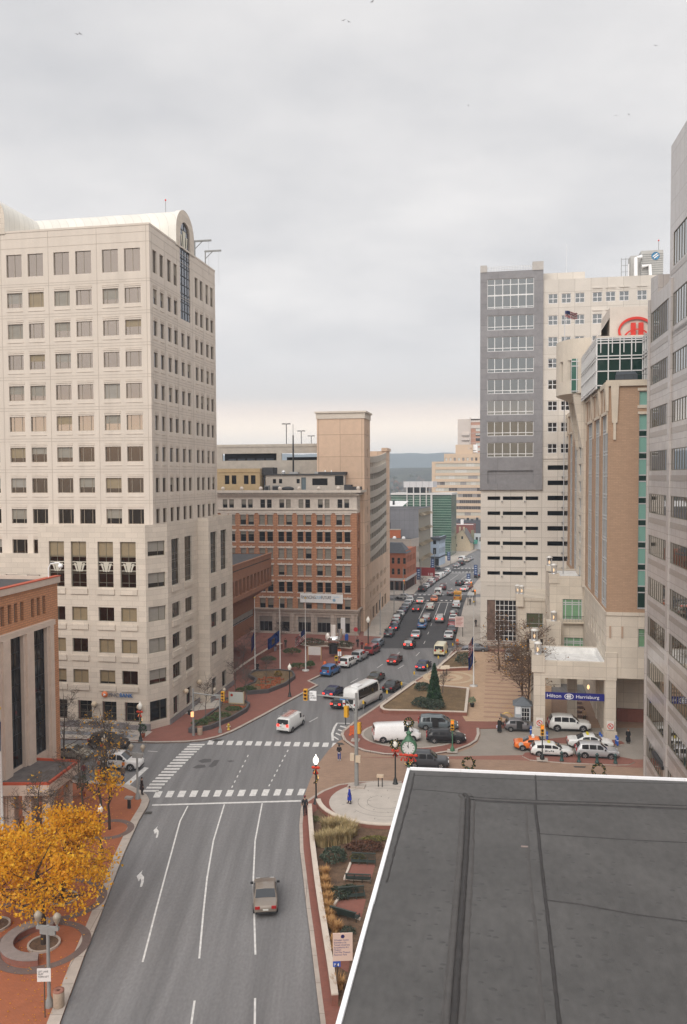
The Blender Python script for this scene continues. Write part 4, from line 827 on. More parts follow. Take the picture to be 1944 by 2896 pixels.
for x, h in ((25.3-0.8, 2.9), (13.2, 5.5)): o = thing('antenna', V0+N*x+S*3+Vector((0, 0, 68.6 if x > 20 else 70.4)), RZ, 'white whip antenna at the roof edge of the office tower' if x > 20 else 'hair thin antenna on the roof block of the office tower', 'antenna'); g = MB(); g.tube([(0, 0, 0), (0, 0, h)], .10 if x > 20 else .03, 5); g.build('mast', WHITEP, o)
B.done()
# ------------------------------------------------------------------ 7. hotel
K0 = G(1527, 2080); K0.z = 0
B = Bld('hotel', K0, RZ, 'tan brick hotel with limestone podium, arcaded drive and green glass penthouse', 'hotel')
LW = 7.75                                       # west face
b = MB(); wing = [(.15, 5.9), (8.4, 13.4), (16.7, 22.2)]; far = [(38.3, 44.1), (47.4, 52.8), (56.3, 61.7)]
ZB, ZC = 15.2, 43.0
opsW = [(-y1, -y0, 15.7, 39.3) for y0, y1 in wing+far]+[(-y1+1.9, -y0-1.9, 40.0, 42.4) for y0, y1 in wing]+[(-y1+1.9, -y0-1.9, 40.0, 42.4) for y0, y1 in far]
wall(b, (LW, 0), E3, -24.8, .0, ZB, ZC, opsW, .35); wall(b, (LW, 0), E3, -63.2, -35.2, ZB, ZC, opsW, .35)
fw = [(11.3, 12.9, 40.25, 41.9)]+[(11.3, 12.9, 15.9, 39.2)]
wall(b, (0, .0), E1, LW, 22, ZB, ZC, fw, .3); b.quad((LW, 0, ZC-.4), (22, 0, ZC-.4), (22, 63, ZC-.4), (LW, 63, ZC-.4)); b.quad((22, 63.2, 0), (LW, 63.2, 0), (LW, 63.2, ZC), (22, 63.2, ZC))
B.part(b, 'brick_wall', HBRICK)
HF = M('hotel_frame', (.50, .51, .51), .45); HG = M('hotel_glass', (.27, .285, .285), .06, metal=1.0)
for (y0, y1) in wing+far:
    k = winmb(y1-y0, 23.6, HG, (.14, .36, .5, .64, .86), tuple((i*2.63+.35)/23.6 for i in range(0, 9))+tuple((i*2.63+.75)/23.6 for i in range(0, 9)), .12, fm=HF, bt=.16); B.win((LW, 0), E3, -y1, 15.7, .2, k, 'window_strip', 90)
    B.win((LW, 0), E3, -y1+1.9, 40.0, .2, winmb(y1-y0-3.8, 2.4, HG, (.5,), (.6,), .12, fm=HF), 'arched_window', 80)
B.win((0, 0), E1, 11.3, 40.25, .2, winmb(1.6, 1.65, CURT, (), (), .06, fm=HF), 'window', 70)
for i in range(9):
    z = 36.55-2.66*i
    B.win((0, 0), E1, 11.3, z+.75, .2, winmb(1.6, 1.9, CURT if i != 8 else GL_DGREEN, (), (), .07, fm=HF), 'window', 70); B.win((0, 0), E1, 11.3, z, .2, winmb(1.6, .72, GL_DGREEN, (), (), .05, fm=HF), 'spandrel_panel', 60)
# limestone trim: cap, corner brackets, projecting column bay, arches
b = MB(); b.box(LW-.25, 22, -.3, .2, ZC-.45, ZC+.25); b.box(LW-.25, LW+.2, .2, 24.8, ZC-.45, ZC+.1); b.box(LW-.25, LW+.2, 35.2, 63.3, ZC-.45, ZC+.3)
for y in (-.15, 6.6, 14.6, 23.6, 36.2, 45.3, 54, 62.4):
    b.add([(LW-.18, y, 39.6), (LW-.18, y+.9, 39.6), (LW-.42, y+1.05, ZC), (LW-.42, y-.15, ZC), (LW+.02, y, 39.6), (LW+.02, y+.9, 39.6), (LW+.02, y+1.05, ZC), (LW+.02, y-.15, ZC)], ((0, 3, 2, 1), (3, 7, 6, 2), (0, 4, 7, 3), (1, 2, 6, 5), (0, 1, 5, 4)))
    b.box(LW-.12, LW-.003, y+.3, y+.6, 37, 39.6)
for (y0, y1) in wing+far:
    b.box(LW-.1, LW-.003, y0-.1, y1+.1, 39.3, 39.65); b.box(LW-.1, LW-.003, y0+1.6, y0+1.9, 39.65, 42.5); b.box(LW-.1, LW-.003, y1-1.9, y1-1.6, 39.65, 42.5); b.box(LW-.11, LW-.004, y0+1.5, y1-1.5, 42.4, 42.75)
for (x0, z0, z1) in ((LW+.45, 37.2, ZC+.2),): b.add([(x0, -.2, 38.2), (x0+.6, -.2, 38.2), (x0+.75, -.4, ZC), (x0-.2, -.4, ZC), (x0, 0, 38.2), (x0+.6, 0, 38.2), (x0+.75, 0, ZC), (x0-.2, 0, ZC)], ((0, 1, 2, 3), (1, 5, 6, 2), (4, 0, 3, 7), (0, 4, 5, 1))); b.box(x0+.15, x0+.45, -.2, -.003, 36.2, 38.2)
b.box(11.1, 13.1, -.09, -.003, 41.95, 42.3); b.box(11.1, 13.1, -.09, -.003, 39.9, 40.25); b.box(11.15, 13.05, -.09, -.003, 39.2, 39.5)
B.part(b, 'stone_trim', HTRIM)
b = MB(); wall(b, (LW-.35, 0), E3, -35.2, -24.8, ZB, 46, [(-31.8, -28.2, 16.2+2.63*i, 17.9+2.63*i) for i in range(9)], .3); b.quad((LW-.35, 24.8, ZB), (LW, 24.8, ZB), (LW, 24.8, 46), (LW-.35, 24.8, 46)); b.quad((LW+4, 24.8, ZC-.5), (LW-.35, 24.8, ZC-.5), (LW-.35, 24.8, 46), (LW+4, 24.8, 46))
for s_ in (25.2, 33.4): b.add([(LW-.5, s_, 36), (LW-.5, s_+1.4, 36), (LW-1.9, s_+1.4, 44.2), (LW-1.9, s_, 44.2), (LW, s_, 36), (LW, s_+1.4, 36), (LW, s_+1.4, 44.2), (LW, s_, 44.2)], ((0, 3, 2, 1), (0, 4, 7, 3), (1, 2, 6, 5)))
B.part(b, 'stone_bay', HSTONE)
for i in range(9): B.win((LW-.35, 0), E3, -31.8, 16.2+2.63*i, .25, winmb(3.6, 1.7, HG, (.3, .7), (), .1, fm=HF), 'bay_window', 50)
# the curved stone drum at the top of the bay
b = MB(); n = 16; prof = []
for k in range(n+1): t = PI*k/n; prof.append((LW+.6-4.6*math.sin(t), 30-5.6*math.cos(t)))
for k in range(n):
    a, c = prof[k], prof[k+1]
    if k in (3, 5): 
        for z0, z1 in ((44.2, 46.2), (49.2, 52.3)): b.quad((*a, z0), (*a, z1), (*c, z1), (*c, z0))
        b.quad((a[0]+.5, a[1], 46.2), (a[0]+.5, a[1], 49.2), (c[0]+.5, c[1], 49.2), (c[0]+.5, c[1], 46.2), 1)
        for q in (a, c): b.quad((*q, 46.2), (q[0]+.5, q[1], 46.2), (q[0]+.5, q[1], 49.2), (*q, 49.2))
    else: b.quad((*a, 44.2), (*a, 52.3), (*c, 52.3), (*c, 44.2))
b.add([(*p, 44.2) for p in prof], (tuple(range(n+1)),)); b.add([(LW+.6+(p[0]-LW-.6)*.55, 30+(p[1]-30)*.6, 43.3) for p in prof]+[(*p, 44.2) for p in prof], [(k, k+1, n+2+k, n+1+k) for k in range(n)]); b.add([(*p, 52.3) for p in prof], (tuple(range(n, -1, -1)),)); b.add([(LW+.6+(p[0]-LW-.6)*.55, 30+(p[1]-30)*.6, 43.3) for p in prof], (tuple(range(n+1)),))
B.part(b, 'stone_drum', [M('drum_stone', (.60, .53, .44), .85, .06, 1), GL_DGREEN])
# green glass penthouse with white grid
def grid(o_, e_, a0, a1, z0, z1, nv, zs, name, glass=GL_DGREEN, dbl=True):
    b = MB(); nx, ny = e_[1], -e_[0]; P = lambda a, z, d: (o_[0]+e_[0]*a+nx*d, o_[1]+e_[1]*a+ny*d, z)
    b.quad(P(a0, z0, 0), P(a1, z0, 0), P(a1, z1, 0), P(a0, z1, 0), 0)
    def bar(p, q, r, s_): 
        vs = [P(p, r, 0), P(q, r, 0), P(q, s_, 0), P(p, s_, 0), P(p, r, .12), P(q, r, .12), P(q, s_, .12), P(p, s_, .12)]; b.add(vs, ((4, 5, 6, 7), (0, 4, 7, 3), (5, 1, 2, 6), (7, 6, 2, 3), (0, 1, 5, 4)), 1)
    for k in range(nv+1):
        a = a0+(a1-a0)*k/nv; bar(max(a0, a-.06), min(a1, a+.06), z0, z1)
        if dbl and k < nv: bar(a+.42, a+.52, z1-1.9, z1)
    for z in zs: bar(a0, a1, z-.06, z+.06)
    return B.part(b, name, [glass, WF])
gz = [43.3, 45.1, 46.6, 47.0, 48.6, 48.95, 49.2]
grid((7.1, 6.2), E1, .0, 5.6, 42.9, 49.3, 4, gz, 'penthouse_glass'); grid((7.1, 0), E3, -24.6, -6.2, 42.9, 49.3, 12, gz, 'penthouse_glass', HG)
grid((12.7, 0), E3, -6.2, 2, 42.9, 49.3, 5, gz, 'penthouse_glass'); grid((LW-2.2, 24.9), E1, 0, 1.6, 44.3, 49.3, 2, [44.5, 46.2, 48.2, 48.9], 'penthouse_glass', GL_GREEN, False)
b = MB(); b.box(7.05, 12.75, 6.15, 24.6, 49.3, 49.5); b.box(9.0, 22, 9, 18, 49.5, 53.6); b.add([(7.2, 9, 49.5), (7.2, 24, 49.5), (9, 24, 52.3), (9, 9, 52.3)], ((0, 1, 2, 3),)); B.part(b, 'penthouse_roof', M('penthouse_stone', (.62, .55, .48), .85, .06, 1))
b = MB(); b.box(9.3, 11.9, 5.2, 6.0, 43.9, 44.5); b.add([(9.3, 5.2, 44.5), (11.9, 5.2, 44.5), (11.7, 6.05, 45.0), (9.5, 6.05, 45.0)], ((0, 1, 2, 3),)); B.part(b, 'awning', M('dark_awning', (.06, .07, .08), .8))
g = MB(); g.tube([(8.6, .1, 43.9), (22, .1, 43.9)], .03, 4)
for i in range(14): g.tube([(8.6+i, .1, 43.2), (8.6+i, .1, 43.9)], .025, 4)
B.part(g, 'roof_rail', DARKM)
em = link('roof_sign', None, B.e, (12.2, 8.9, 50.5)); em.scale = (.86, 1, .92); RED = M('sign_red', (.62, .03, .015), .45)
g = MB(); n = 40
for k in range(-6, 27):
    t0, t1 = 2*PI*k/n, 2*PI*(k+1)/n
    g.add([(2.55*math.cos(t), -.2, 1.9*math.sin(t)) for t in (t0, t1)]+[(2.25*math.cos(t), -.2, 1.55*math.sin(t)) for t in (t1, t0)]+[(2.55*math.cos(t), 0, 1.9*math.sin(t)) for t in (t0, t1)]+[(2.25*math.cos(t), 0, 1.55*math.sin(t)) for t in (t1, t0)], ((1, 0, 3, 2), (0, 1, 5, 4), (2, 3, 7, 6)))
for x in (-.75, .35): g.box(x, x+.7, -.32, 0, -1.5, 1.05)
for k in range(12):
    t0, t1 = PI-k*PI/12*.95, PI-(k+1)*PI/12*.95; g.quad(*[(.1+(1.75+q)*math.cos(t), -.36, -1.45+(1.5+q*.6)*math.sin(t)) for t, q in ((t0, 0), (t0, .3), (t1, .3), (t1, 0))])
g.build('emblem', RED, em)
# limestone podium
b = MB(); sw = [(-y-1.3, -y, 10.6, 12.6) for y in (3, 6, 9, 12, 15, 18)]; wall(b, (LW, 0), E3, -80, 0, 0, ZB, sw, .25); wall(b, (0, 0), E1, LW, 22, 7.45, ZB, [(11.45, 14, 11.3, 13.55)], .3)
b.box(LW-.1, 22, -.12, -.003, ZB-.1, ZB+.3); b.box(LW-.12, LW-.003, -.12, 26, ZB-.1, ZB+.3); b.quad((LW+.9, 8, 0), (22, 8, 0), (22, 8, 7.5), (LW+.9, 8, 7.5)); b.quad((LW+.9, 0, 7.45), (22, 0, 7.45), (22, 8, 7.45), (LW+.9, 8, 7.45)); b.quad((LW+1.3, 0, 0), (LW+1.3, 8, 0), (LW+1.3, 8, 7.45), (LW+1.3, 0, 7.45))
for x in (8.1, 9.5): b.box(x+.0, x+.22, -.1, -.003, 12.4, 13.8, 1)
B.part(b, 'podium', [HSTONE, M('sconce_tan', (.42, .30, .22), .7)])
B.win((0, 0), E1, 11.45, 11.3, .25, winmb(2.5, 2.25, M('sage_curtain', (.16, .30, .17), .6, .1, 3), (), (.62, .72), .08, fm=ALUM), 'window', 75)
for q in sw: B.win((LW, 0), E3, q[0], q[2], .22, winmb(1.3, 2.0, HG, (), (), .05, fm=HF), 'slot_window', 5)
g = MB(); g.box(LW+1.0, 22, 7.9, 7.95, 1.5, 1.55); B.part(g, 'garage_rail', GREYM)
g = MB(); g.box(LW+1.35, 22, 7.6, 7.9, 0, 1.7); B.part(g, 'brick_base', BRICKD)
b = MB(); zr = 9.3
for (x0, x1, y0, y1, zt) in ((-.75, .62, -.1, 1.2, 7.2), (7.62, 8.95, -.1, 1.2, 7.4), (-.75, .62, 7.2, 8.6, 7.2), (4.0, 5.2, 8.4, 9.6, 7.2), (7.62, 8.95, 8.4, 9.6, 7.4)): b.box(x0, x1, y0, y1, 0, zt)
b.box(-.75, 8.95, -.1, .5, 7.2, zr); b.box(-.75, -.15, .5, 9.0, 7.2, zr); b.box(-.75, 8.95, 9.0, 9.6, 7.2, zr); b.box(-.15, LW, .5, 9.0, 7.2, 8.4)
b.box(-1.0, .55, -.25, 1.3, 7.9, 10.0); b.box(-1.0, .4, 7.0, 8.4, 8.4, 10.3); b.box(-.95, .7, -.22, 1.3, 0, .8); b.box(7.5, 9.1, -.22, 1.3, 0, .9)
b.box(7.6, 9.0, -.2, .3, 7.2, 10.6)
B.part(b, 'portico', HSTONE)
g = MB(); g.quad((-.1, .5, 8.5), (7.7, .5, 8.5), (7.7, 9, 8.5), (-.1, 9, 8.5)); g.box(-.14, 7.7, 8.6, 8.97, 8.5, 9.29); g.box(7.5, 7.72, .5, 8.6, 8.5, 9.28); B.part(g, 'portico_roof', M('white_membrane', (.72, .71, .69), .6, .16, .8))
def lantern(b_, loc, name='lantern'):
    o = link(name, None, b_, loc); g = MB(); g.lathe([(.42, 0), (.42, .12), (.1, .14)], 10, mi=0); g.lathe([(.1, 1.25), (.5, 1.27), (.5, 1.4), (.15, 1.55), (.01, 1.57)], 10, mi=1)
    for k in range(8): a = 2*PI*k/8; g.tube([(.38*math.cos(a), .38*math.sin(a), .1), (.38*math.cos(a), .38*math.sin(a), 1.27)], .04, 4, 0)
    g.build('cage', [ALUM, M('lamp_cap', (.7, .68, .64), .5)], o); g = MB(); g.lathe([(.04, .25), (.09, .45), (.10, .65), (.04, .85), (.01, .9)], 8); g.build('bulb', M('warm_bulb', (1.0, .62, .30), .5, emit=1.1), o)
for p in ((-.25, .5, 10.0), (-.35, 7.6, 10.3)): lantern(B.e, p)
DB = 26.6
b = MB(); dw = [(4.66, 7.55, 9.95, 13.1), (4.9, 7.8, 4.6, 7.2)]; wall(b, (0, DB), E1, 2.75, LW, 0, 16.55, dw, .3); wall(b, (2.75, 0), E3, -38, -DB, 0, 16.55, [(-33, -29, 9.9, 13)], .3); b.box(2.6, 4.2, DB-.15, DB+1.4, 15.5, 16.9); b.box(2.6, LW, DB+.001, DB+.4, 16.0, 16.6); b.box(2.2, 4.3, DB-2.2, DB-.003, 0, 9.9); b.quad((2.75, 38, 0), (LW, 38, 0), (LW, 38, 16.5), (2.75, 38, 16.5)); b.box(2.6, 3.8, 34, 36, 16.5, 17.3)
B.part(b, 'wing', HSTONE)
g = MB(); g.quad((3.1, DB+.4, 16.2), (LW, DB+.4, 16.2), (LW, 37.6, 16.2), (3.1, 37.6, 16.2)); B.part(g, 'wing_roof', M('white_membrane', (.72, .71, .69), .6, .16, .8))
SAGE = M('sage_curtain', (.16, .30, .17), .6, .1, 3)
B.win((0, DB), E1, 4.66, 9.95, .25, winmb(2.89, 3.15, SAGE, (.16, .5, .84), (.73, .82), .09, fm=HF, bt=.13), 'balcony_door', 85); B.win((0, DB), E1, 4.9, 4.6, .25, winmb(2.9, 2.6, SAGE, (.16, .5, .84), (.66, .76), .09, fm=HF, bt=.13), 'window', 74)
g = MB(); g.box(4.7, 7.9, DB-.9, DB-.003, 9.5, 9.75, 1)
for i in range(15): g.tube([(4.75+i*.22, DB-.85, 9.75), (4.75+i*.22, DB-.85, 10.6)], .02, 4)
g.tube([(4.7, DB-.85, 10.6), (7.9, DB-.85, 10.6)], .035, 4); B.part(g, 'balcony', [DARKM, HTRIM])
for p in ((3.4, DB+.5, 16.9), (3.2, 35, 17.3), (3.3, DB-1.2, 9.9)): lantern(B.e, p)
b = MB(); wall(b, (0, 45), E1, -1.6, LW, 0, 10.4, [(-.1, 2.8, 5.2, 7.8), (-.1, 2.8, .9, 3.3)], .3); b.box(-1.7, LW, 44.85, 44.997, 9.95, 10.5); wall(b, (-1.6, 0), E3, -60, -45, 0, 10.4); b.quad((-1.6, 45.2, 10.3), (LW, 45.2, 10.3), (LW, 60, 10.3), (-1.6, 60, 10.3)); b.box(-1.9, -.6, 44.4, 45.9, 9, 11.2); B.part(b, 'low_wing', HSTONE)
B.win((0, 45), E1, -.1, 5.2, .25, winmb(2.9, 2.6, M('olive_glass', (.09, .10, .055), .2), (.75,), (.3,), .08, fm=HF), 'window', 73); B.win((0, 45), E1, -.1, .9, .25, winmb(2.9, 2.4, GL_DARK, (.5,), (), .08), 'window', 72)
for p in ((-1.6, 45.6, 11.2), (-.9, 44.8, 11.2)): lantern(B.e, p)
for (p) in ((6.6, 8.3, 4.2), (2.5, DB-.25, 8.0)): 
    g = MB(); g.ball((0, 0, 0), .17, .17, .32); q = B.part(g, 'wall_lamp', M('warm_bulb', (1.0, .50, .18), .5, emit=1.6)); q.location = p
g = MB(); g.lathe([(.4, -.09), (.4, .09)], 16); 
for x in (-.05, 8.3):
    sg = link('no_parking_sign', None, B.e, (x, -.32, 1.75)); g = MB(); g.box(-.42, .42, 0, .03, -.55, .55); g.build('plate', M('plate_cream', (.70, .66, .60), .6), sg)
    g = MB(); 
    for k in range(20): t0, t1 = 2*PI*k/20, 2*PI*(k+1)/20; g.quad(*[(r*math.cos(t), -.015, -.1+r*math.sin(t)) for t, r in ((t0, .27), (t1, .27), (t1, .36), (t0, .36))])
    g.quad((-.24, -.016, .1), (-.18, -.016, .16), (.24, -.016, -.26), (.18, -.016, -.32)); g.build('symbol', RED, sg); text('lettering', 'P', .42, DARKM, sg, (-.13, -.012, -.25), (PI/2, 0, 0), .002)
B.done()
o = thing('sign_beam', K0+N*.62+S*-.05+Vector((0, 0, 4.62)), RZ, 'blue hotel name beam hung between the portico pillars', 'sign')
g = MB(); g.box(0, 6.98, -.12, .12, 0, .84); g.build('panel', M('sign_navy', (.012, .015, .17), .5), o)
text('lettering', 'Hilton', .62, WHITEP, o, (.16, -.13, .24), (PI/2, 0, 0), .01, sx=1.12); text('lettering', 'Harrisburg', .56, WHITEP, o, (3.62, -.13, .25), (PI/2, 0, 0), .01, sx=1.12)
g = MB()
for k in range(28): t0, t1 = 2*PI*k/28, 2*PI*(k+1)/28; g.quad(*[(2.82+a*math.cos(t), -.135, .42+c*math.sin(t)) for t, a, c in ((t0, .46, .27), (t1, .46, .27), (t1, .54, .35), (t0, .54, .35))])
for x in (2.62, 2.86): g.box(x, x+.15, -.14, -.13, .2, .64)
g.box(2.5, 3.1, -.14, -.131, .36, .46); g.build('emblem', WHITEP, o)
# ------------------------------------------------------------------ 8. banded stone and mirror glass tower
A9 = math.radians(8.9); X0 = G(1826, 2195); X0.z = 0
B = Bld('glass_tower', X0, -A9, 'polished stone tower with bands of mirror glass rising at the right edge')
b = MB(); ops = []; zt = [48.65, 43.2, 38.8, 34.4, 30.05, 25.75, 21.4, 17.2, 12.8, 8.6, 4.3]
for i, z in enumerate(zt):
    h = 3.05 if i == 0 else 2.0
    for (a0, a1) in ((.25, 8.75), (9.9, 18.4), (19.5, 28)): ops.append((a0, a1, z-h, z))
    if True:
        for (a0, a1) in ((.25, 8.75), (9.9, 18.4), (19.5, 28)): B.win((0, 0), E3, a0, z-h, .07, winmb(a1-a0, h, GL_MIR if i < 4 else M('mirror_glass_low', (.40, .385, .38), .03, metal=1.0), tuple(k/9 for k in range(1, 9)), (), .06, fm=BRONZEF, bt=.07, depth=.04), 'window_band', 50-i)
for (a0, a1) in ((9.9, 18.4), (19.5, 28)):
    for z, h in ((54.2, 3.1), (59.9, 3.0)):
        if z < 58: ops.append((a0, a1, z-h, z)); B.win((0, 0), E3, a0, z-h, .07, winmb(a1-a0, h, GL_MIR, tuple(k/9 for k in range(1, 9)), (), .06, bt=.07, depth=.04), 'window_band', 60)
# e3 runs towards the camera: a grows with -y
wall(b, (0, 0), E3, 0, 8.5, 0, 50.1, ops, .09, 0); wall(b, (0, 0), E3, 8.5, 29, 0, 62.5, ops, .09, 0)
b.quad((0, 0, 0), (30, 0, 0), (30, 0, 50.1), (0, 0, 50.1)); b.quad((0, -8.5, 50.1), (30, -8.5, 50.1), (30, -8.5, 62.5), (0, -8.5, 62.5)); b.quad((0, 0, 50.1), (30, 0, 50.1), (30, -8.5, 50.1), (0, -8.5, 50.1)); b.quad((0, -29, 62.5), (30, -29, 62.5), (30, -8.5, 62.5), (0, -8.5, 62.5)); wall(b, (0, -29), E1, 0, 30, 0, 62.5)
b.add([(0, -.1, 50.1), (0, -3.5, 50.1), (0, -3.5, 51.9), (0, -.1, 52.3), (6, -.1, 50.1), (6, -3.5, 50.1), (6, -3.5, 51.9), (6, -.1, 52.3)], ((1, 0, 3, 2), (0, 4, 7, 3), (5, 1, 2, 6), (2, 3, 7, 6)))
B.part(b, 'wall', POLST)
b = MB()
for i, z in enumerate(zt):
    h = 3.05 if i == 0 else 2.0
    b.box(-.025, -.003, -28.5, -.3, z-h-1.0, z-h-.45)
for z in (55.6, 50.0): b.box(-.025, -.003, -28.5, -9, z-5.2, z-4.7)
B.part(b, 'stone_band', POLSTD)
b = MB()
for a in (8.85, 18.5): b.box(-.16, -.003, -a-.95, -a, 0, 62.5 if a > 9 else 50.1)
b.box(-.2, 0, 0, .3, 0, 50.1); B.part(b, 'pier', POLST)
b = MB(); b.add([(-.35, -4.6, 3.9), (-.35, -9.2, 3.9), (-.35, -9.2, 4.25), (-.35, -4.6, 4.25), (-.01, -4.6, 3.9), (-.01, -9.2, 3.9), (-.01, -9.2, 4.25), (-.01, -4.6, 4.25)], ((0, 1, 2, 3), (3, 2, 6, 7), (0, 3, 7, 4), (1, 5, 6, 2), (0, 4, 5, 1))); B.part(b, 'sign_fixture', DARKM)
B.done()
# ------------------------------------------------------------------ 9. low building under the camera with the black membrane roof
RZR = 15.0; R0 = G(1153, 2170, RZR); r1 = G(950, 2896, RZR); r2 = G(1944, 2202, RZR)
el = (r1-R0).normalized(); er = (r2-R0).normalized()
ex = er; rzR = math.atan2(er.y, er.x); R0.z = 0
B = Bld('flat_roofed_building', R0, rzR, 'low flat roofed building with black membrane roof and white metal edge')
def rl(u, v, z=RZR):
    q = G(u, v, z)-R0; c, s_ = math.cos(-rzR), math.sin(-rzR); return (q.x*c-q.y*s_, q.x*s_+q.y*c)
kx, ky = rl(950, 2896); sl = kx/ky
poly = [(.12, -.14), (34, -.14), (34, -62), (sl*-62+.12, -62)]
b = MB(); b.add([(x, y, RZR-.1) for x, y in poly], ((3, 2, 1, 0),)); B.part(b, 'roof', MEMB)
b = MB(); pw = [(0, 0), (34, 0), (34, -62), (sl*-62, -62)]; b.prism(pw, 0, RZR-.12, 0); B.part(b, 'wall', M('building_brick', (.24, .12, .08), .9, .1, 1))
b = MB(); J = random.Random(5)
def strip(x0, y0, x1, y1, n, w_, h_):
    for i in range(n):
        t0, t1 = i/n, (i+1)/n; a = (x0+(x1-x0)*t0, y0+(y1-y0)*t0); c = (x0+(x1-x0)*t1, y0+(y1-y0)*t1); j = J.uniform(-.015, .015); d = Vector((c[0]-a[0], c[1]-a[1])).normalized(); nn = Vector((-d.y, d.x))
        p = [a[0]+nn.x*(w_+j), a[1]+nn.y*(w_+j)]; q = [c[0]+nn.x*(w_+j), c[1]+nn.y*(w_+j)]
        b.prism([a, (c[0]-d.x*.01, c[1]-d.y*.01), (q[0]-d.x*.01, q[1]-d.y*.01), p], RZR-.11, RZR+h_)
strip(0, 0, 34, 0, 11, -.17, .03); strip(0, 0, sl*-62, -62, 20, .17, .03)
B.part(b, 'roof_edge', M('white_edge_metal', (.86, .85, .86), .4, .03, 4))
# laps, blocking under the membrane and seam lines
b = MB()
def pl(pts): return [rl(1100+x*.5383, 2080+y*.5383) for x, y in pts]
def ribbon(pts, w0, w1, z, mi, jit=.0):
    k = pl(pts)
    dense = []
    for i in range(len(k)-1):
        m = max(1, int((Vector(k[i+1])-Vector(k[i])).length/.35))
        for j in range(m): t = j/m; dense.append((k[i][0]+(k[i+1][0]-k[i][0])*t, k[i][1]+(k[i+1][1]-k[i][1])*t))
    dense.append(k[-1]); l = offs(dense, w0); r = offs(dense, w1); n = len(dense)
    vs = []
    for (x, y), (x2, y2) in zip(l, r):
        a = J.uniform(-jit, jit); c = J.uniform(-jit, jit); vs += [(x+a, y, RZR-.1), (x+(x2-x)*.2+a, y+(y2-y)*.2, RZR-.1+z), (x+(x2-x)*.8+c, y+(y2-y)*.8, RZR-.1+z), (x2+c, y2, RZR-.1)]
    b.add(vs, [(i*4+q, (i+1)*4+q, (i+1)*4+q+1, i*4+q+1) for i in range(n-1) for q in range(3)], mi, True)
for wv, z_, mi in ((.42, .05, 1), (.19, .085, 0), (-.06, .06, 1)): ribbon([(390, 300), (412, 325), (402, 560), (388, 760), (370, 1000), (350, 1250), (330, 1520)], wv, wv-.26, z_, mi, .02)
ribbon([(385, 300), (372, 560), (350, 800), (322, 1100), (285, 1520)], .1, -.1, .012, 1, .02)
for wv, z_, mi in ((.20, .05, 0), (.02, .075, 1), (-.15, .05, 0)): ribbon([(400, 318), (520, 328), (780, 340), (1100, 350), (1568, 368)], wv, wv-.2, z_, mi, .015)
ribbon([(770, 200), (776, 330)], .05, -.05, .02, 0, .01); ribbon([(765, 350), (785, 520), (805, 720), (822, 860), (845, 1060), (870, 1300), (895, 1516)], .10, -.05, .035, 0, .012)
ribbon([(720, 360), (728, 480), (745, 760), (775, 1000), (800, 1300), (820, 1516)], .05, -.1, .012, 1, .02)
ribbon([(785, 505), (1000, 520), (1300, 540), (1568, 552)], .03, -.04, .02, 0, .01); ribbon([(822, 852), (1000, 875), (1300, 930), (1568, 965)], .04, -.05, .025, 0, .012)
ribbon([(118, 272), (250, 282), (385, 296)], .03, -.03, .015, 0, .005); ribbon([(135, 190), (100, 350), (40, 560), (-10, 760)], .05, -.05, .02, 0, .02)
ribbon([(130, 200), (780, 225), (1568, 245)], .02, -.03, .012, 0, .01)
MEM1 = M('membrane_ridge', (.060, .055, .052), .6, .2, 2)
B.part(b, 'membrane_lap', [MEMBD, MEM1])
b = MB()
for i in range(280):                       # fastener dimples showing through
    u, v = J.uniform(1150, 1944), J.uniform(2215, 2890); x, y = rl(u, v); 
    if x < sl*y+.6 or y > -.4: continue
    b.lathe([(J.uniform(.05, .09), 0), (.03, .010), (.001, .012)], 8, (x, y, RZR-.1), sx=1.5)
tag(B.part(b, 'fastener_plate', M('membrane_dark', (.054, .051, .049), .62)), kind='stuff')
b = MB(); x, y = rl(1484, 2389); b.box(x-.16, x+.16, y-.06, y+.06, RZR-.1, RZR-.07); B.part(b, 'roof_patch', M('patch_tan', (.24, .19, .17), .7))
B.done()
# ------------------------------------------------------------------ 10. beyond the crossing: street of smaller buildings, far towers
BH = math.radians(16.0)
def XZ(u, v, d): return ((u-972)/FPX*d, EYE+(1346-v)/FPX*d)
def far_block(name, label, u0, u1, vt, d, depth, m, cat='building', hd=BH, vb=None):
    x0, zt = XZ(u0, vt, d); x1, _ = XZ(u1, vt, d)
    b_ = Bld(name, Vector((x0, d, 0)), -hd, label, cat); b_.w_ = (x1-x0)/math.cos(hd)*1.0; b_.h_ = zt; b_.d_ = d
    return b_
def lw(b_, u): return ((u-972)/FPX*b_.d_-b_.e.location.x)/math.cos(BH)
def lz(b_, v): return EYE+(1346-v)/FPX*b_.d_
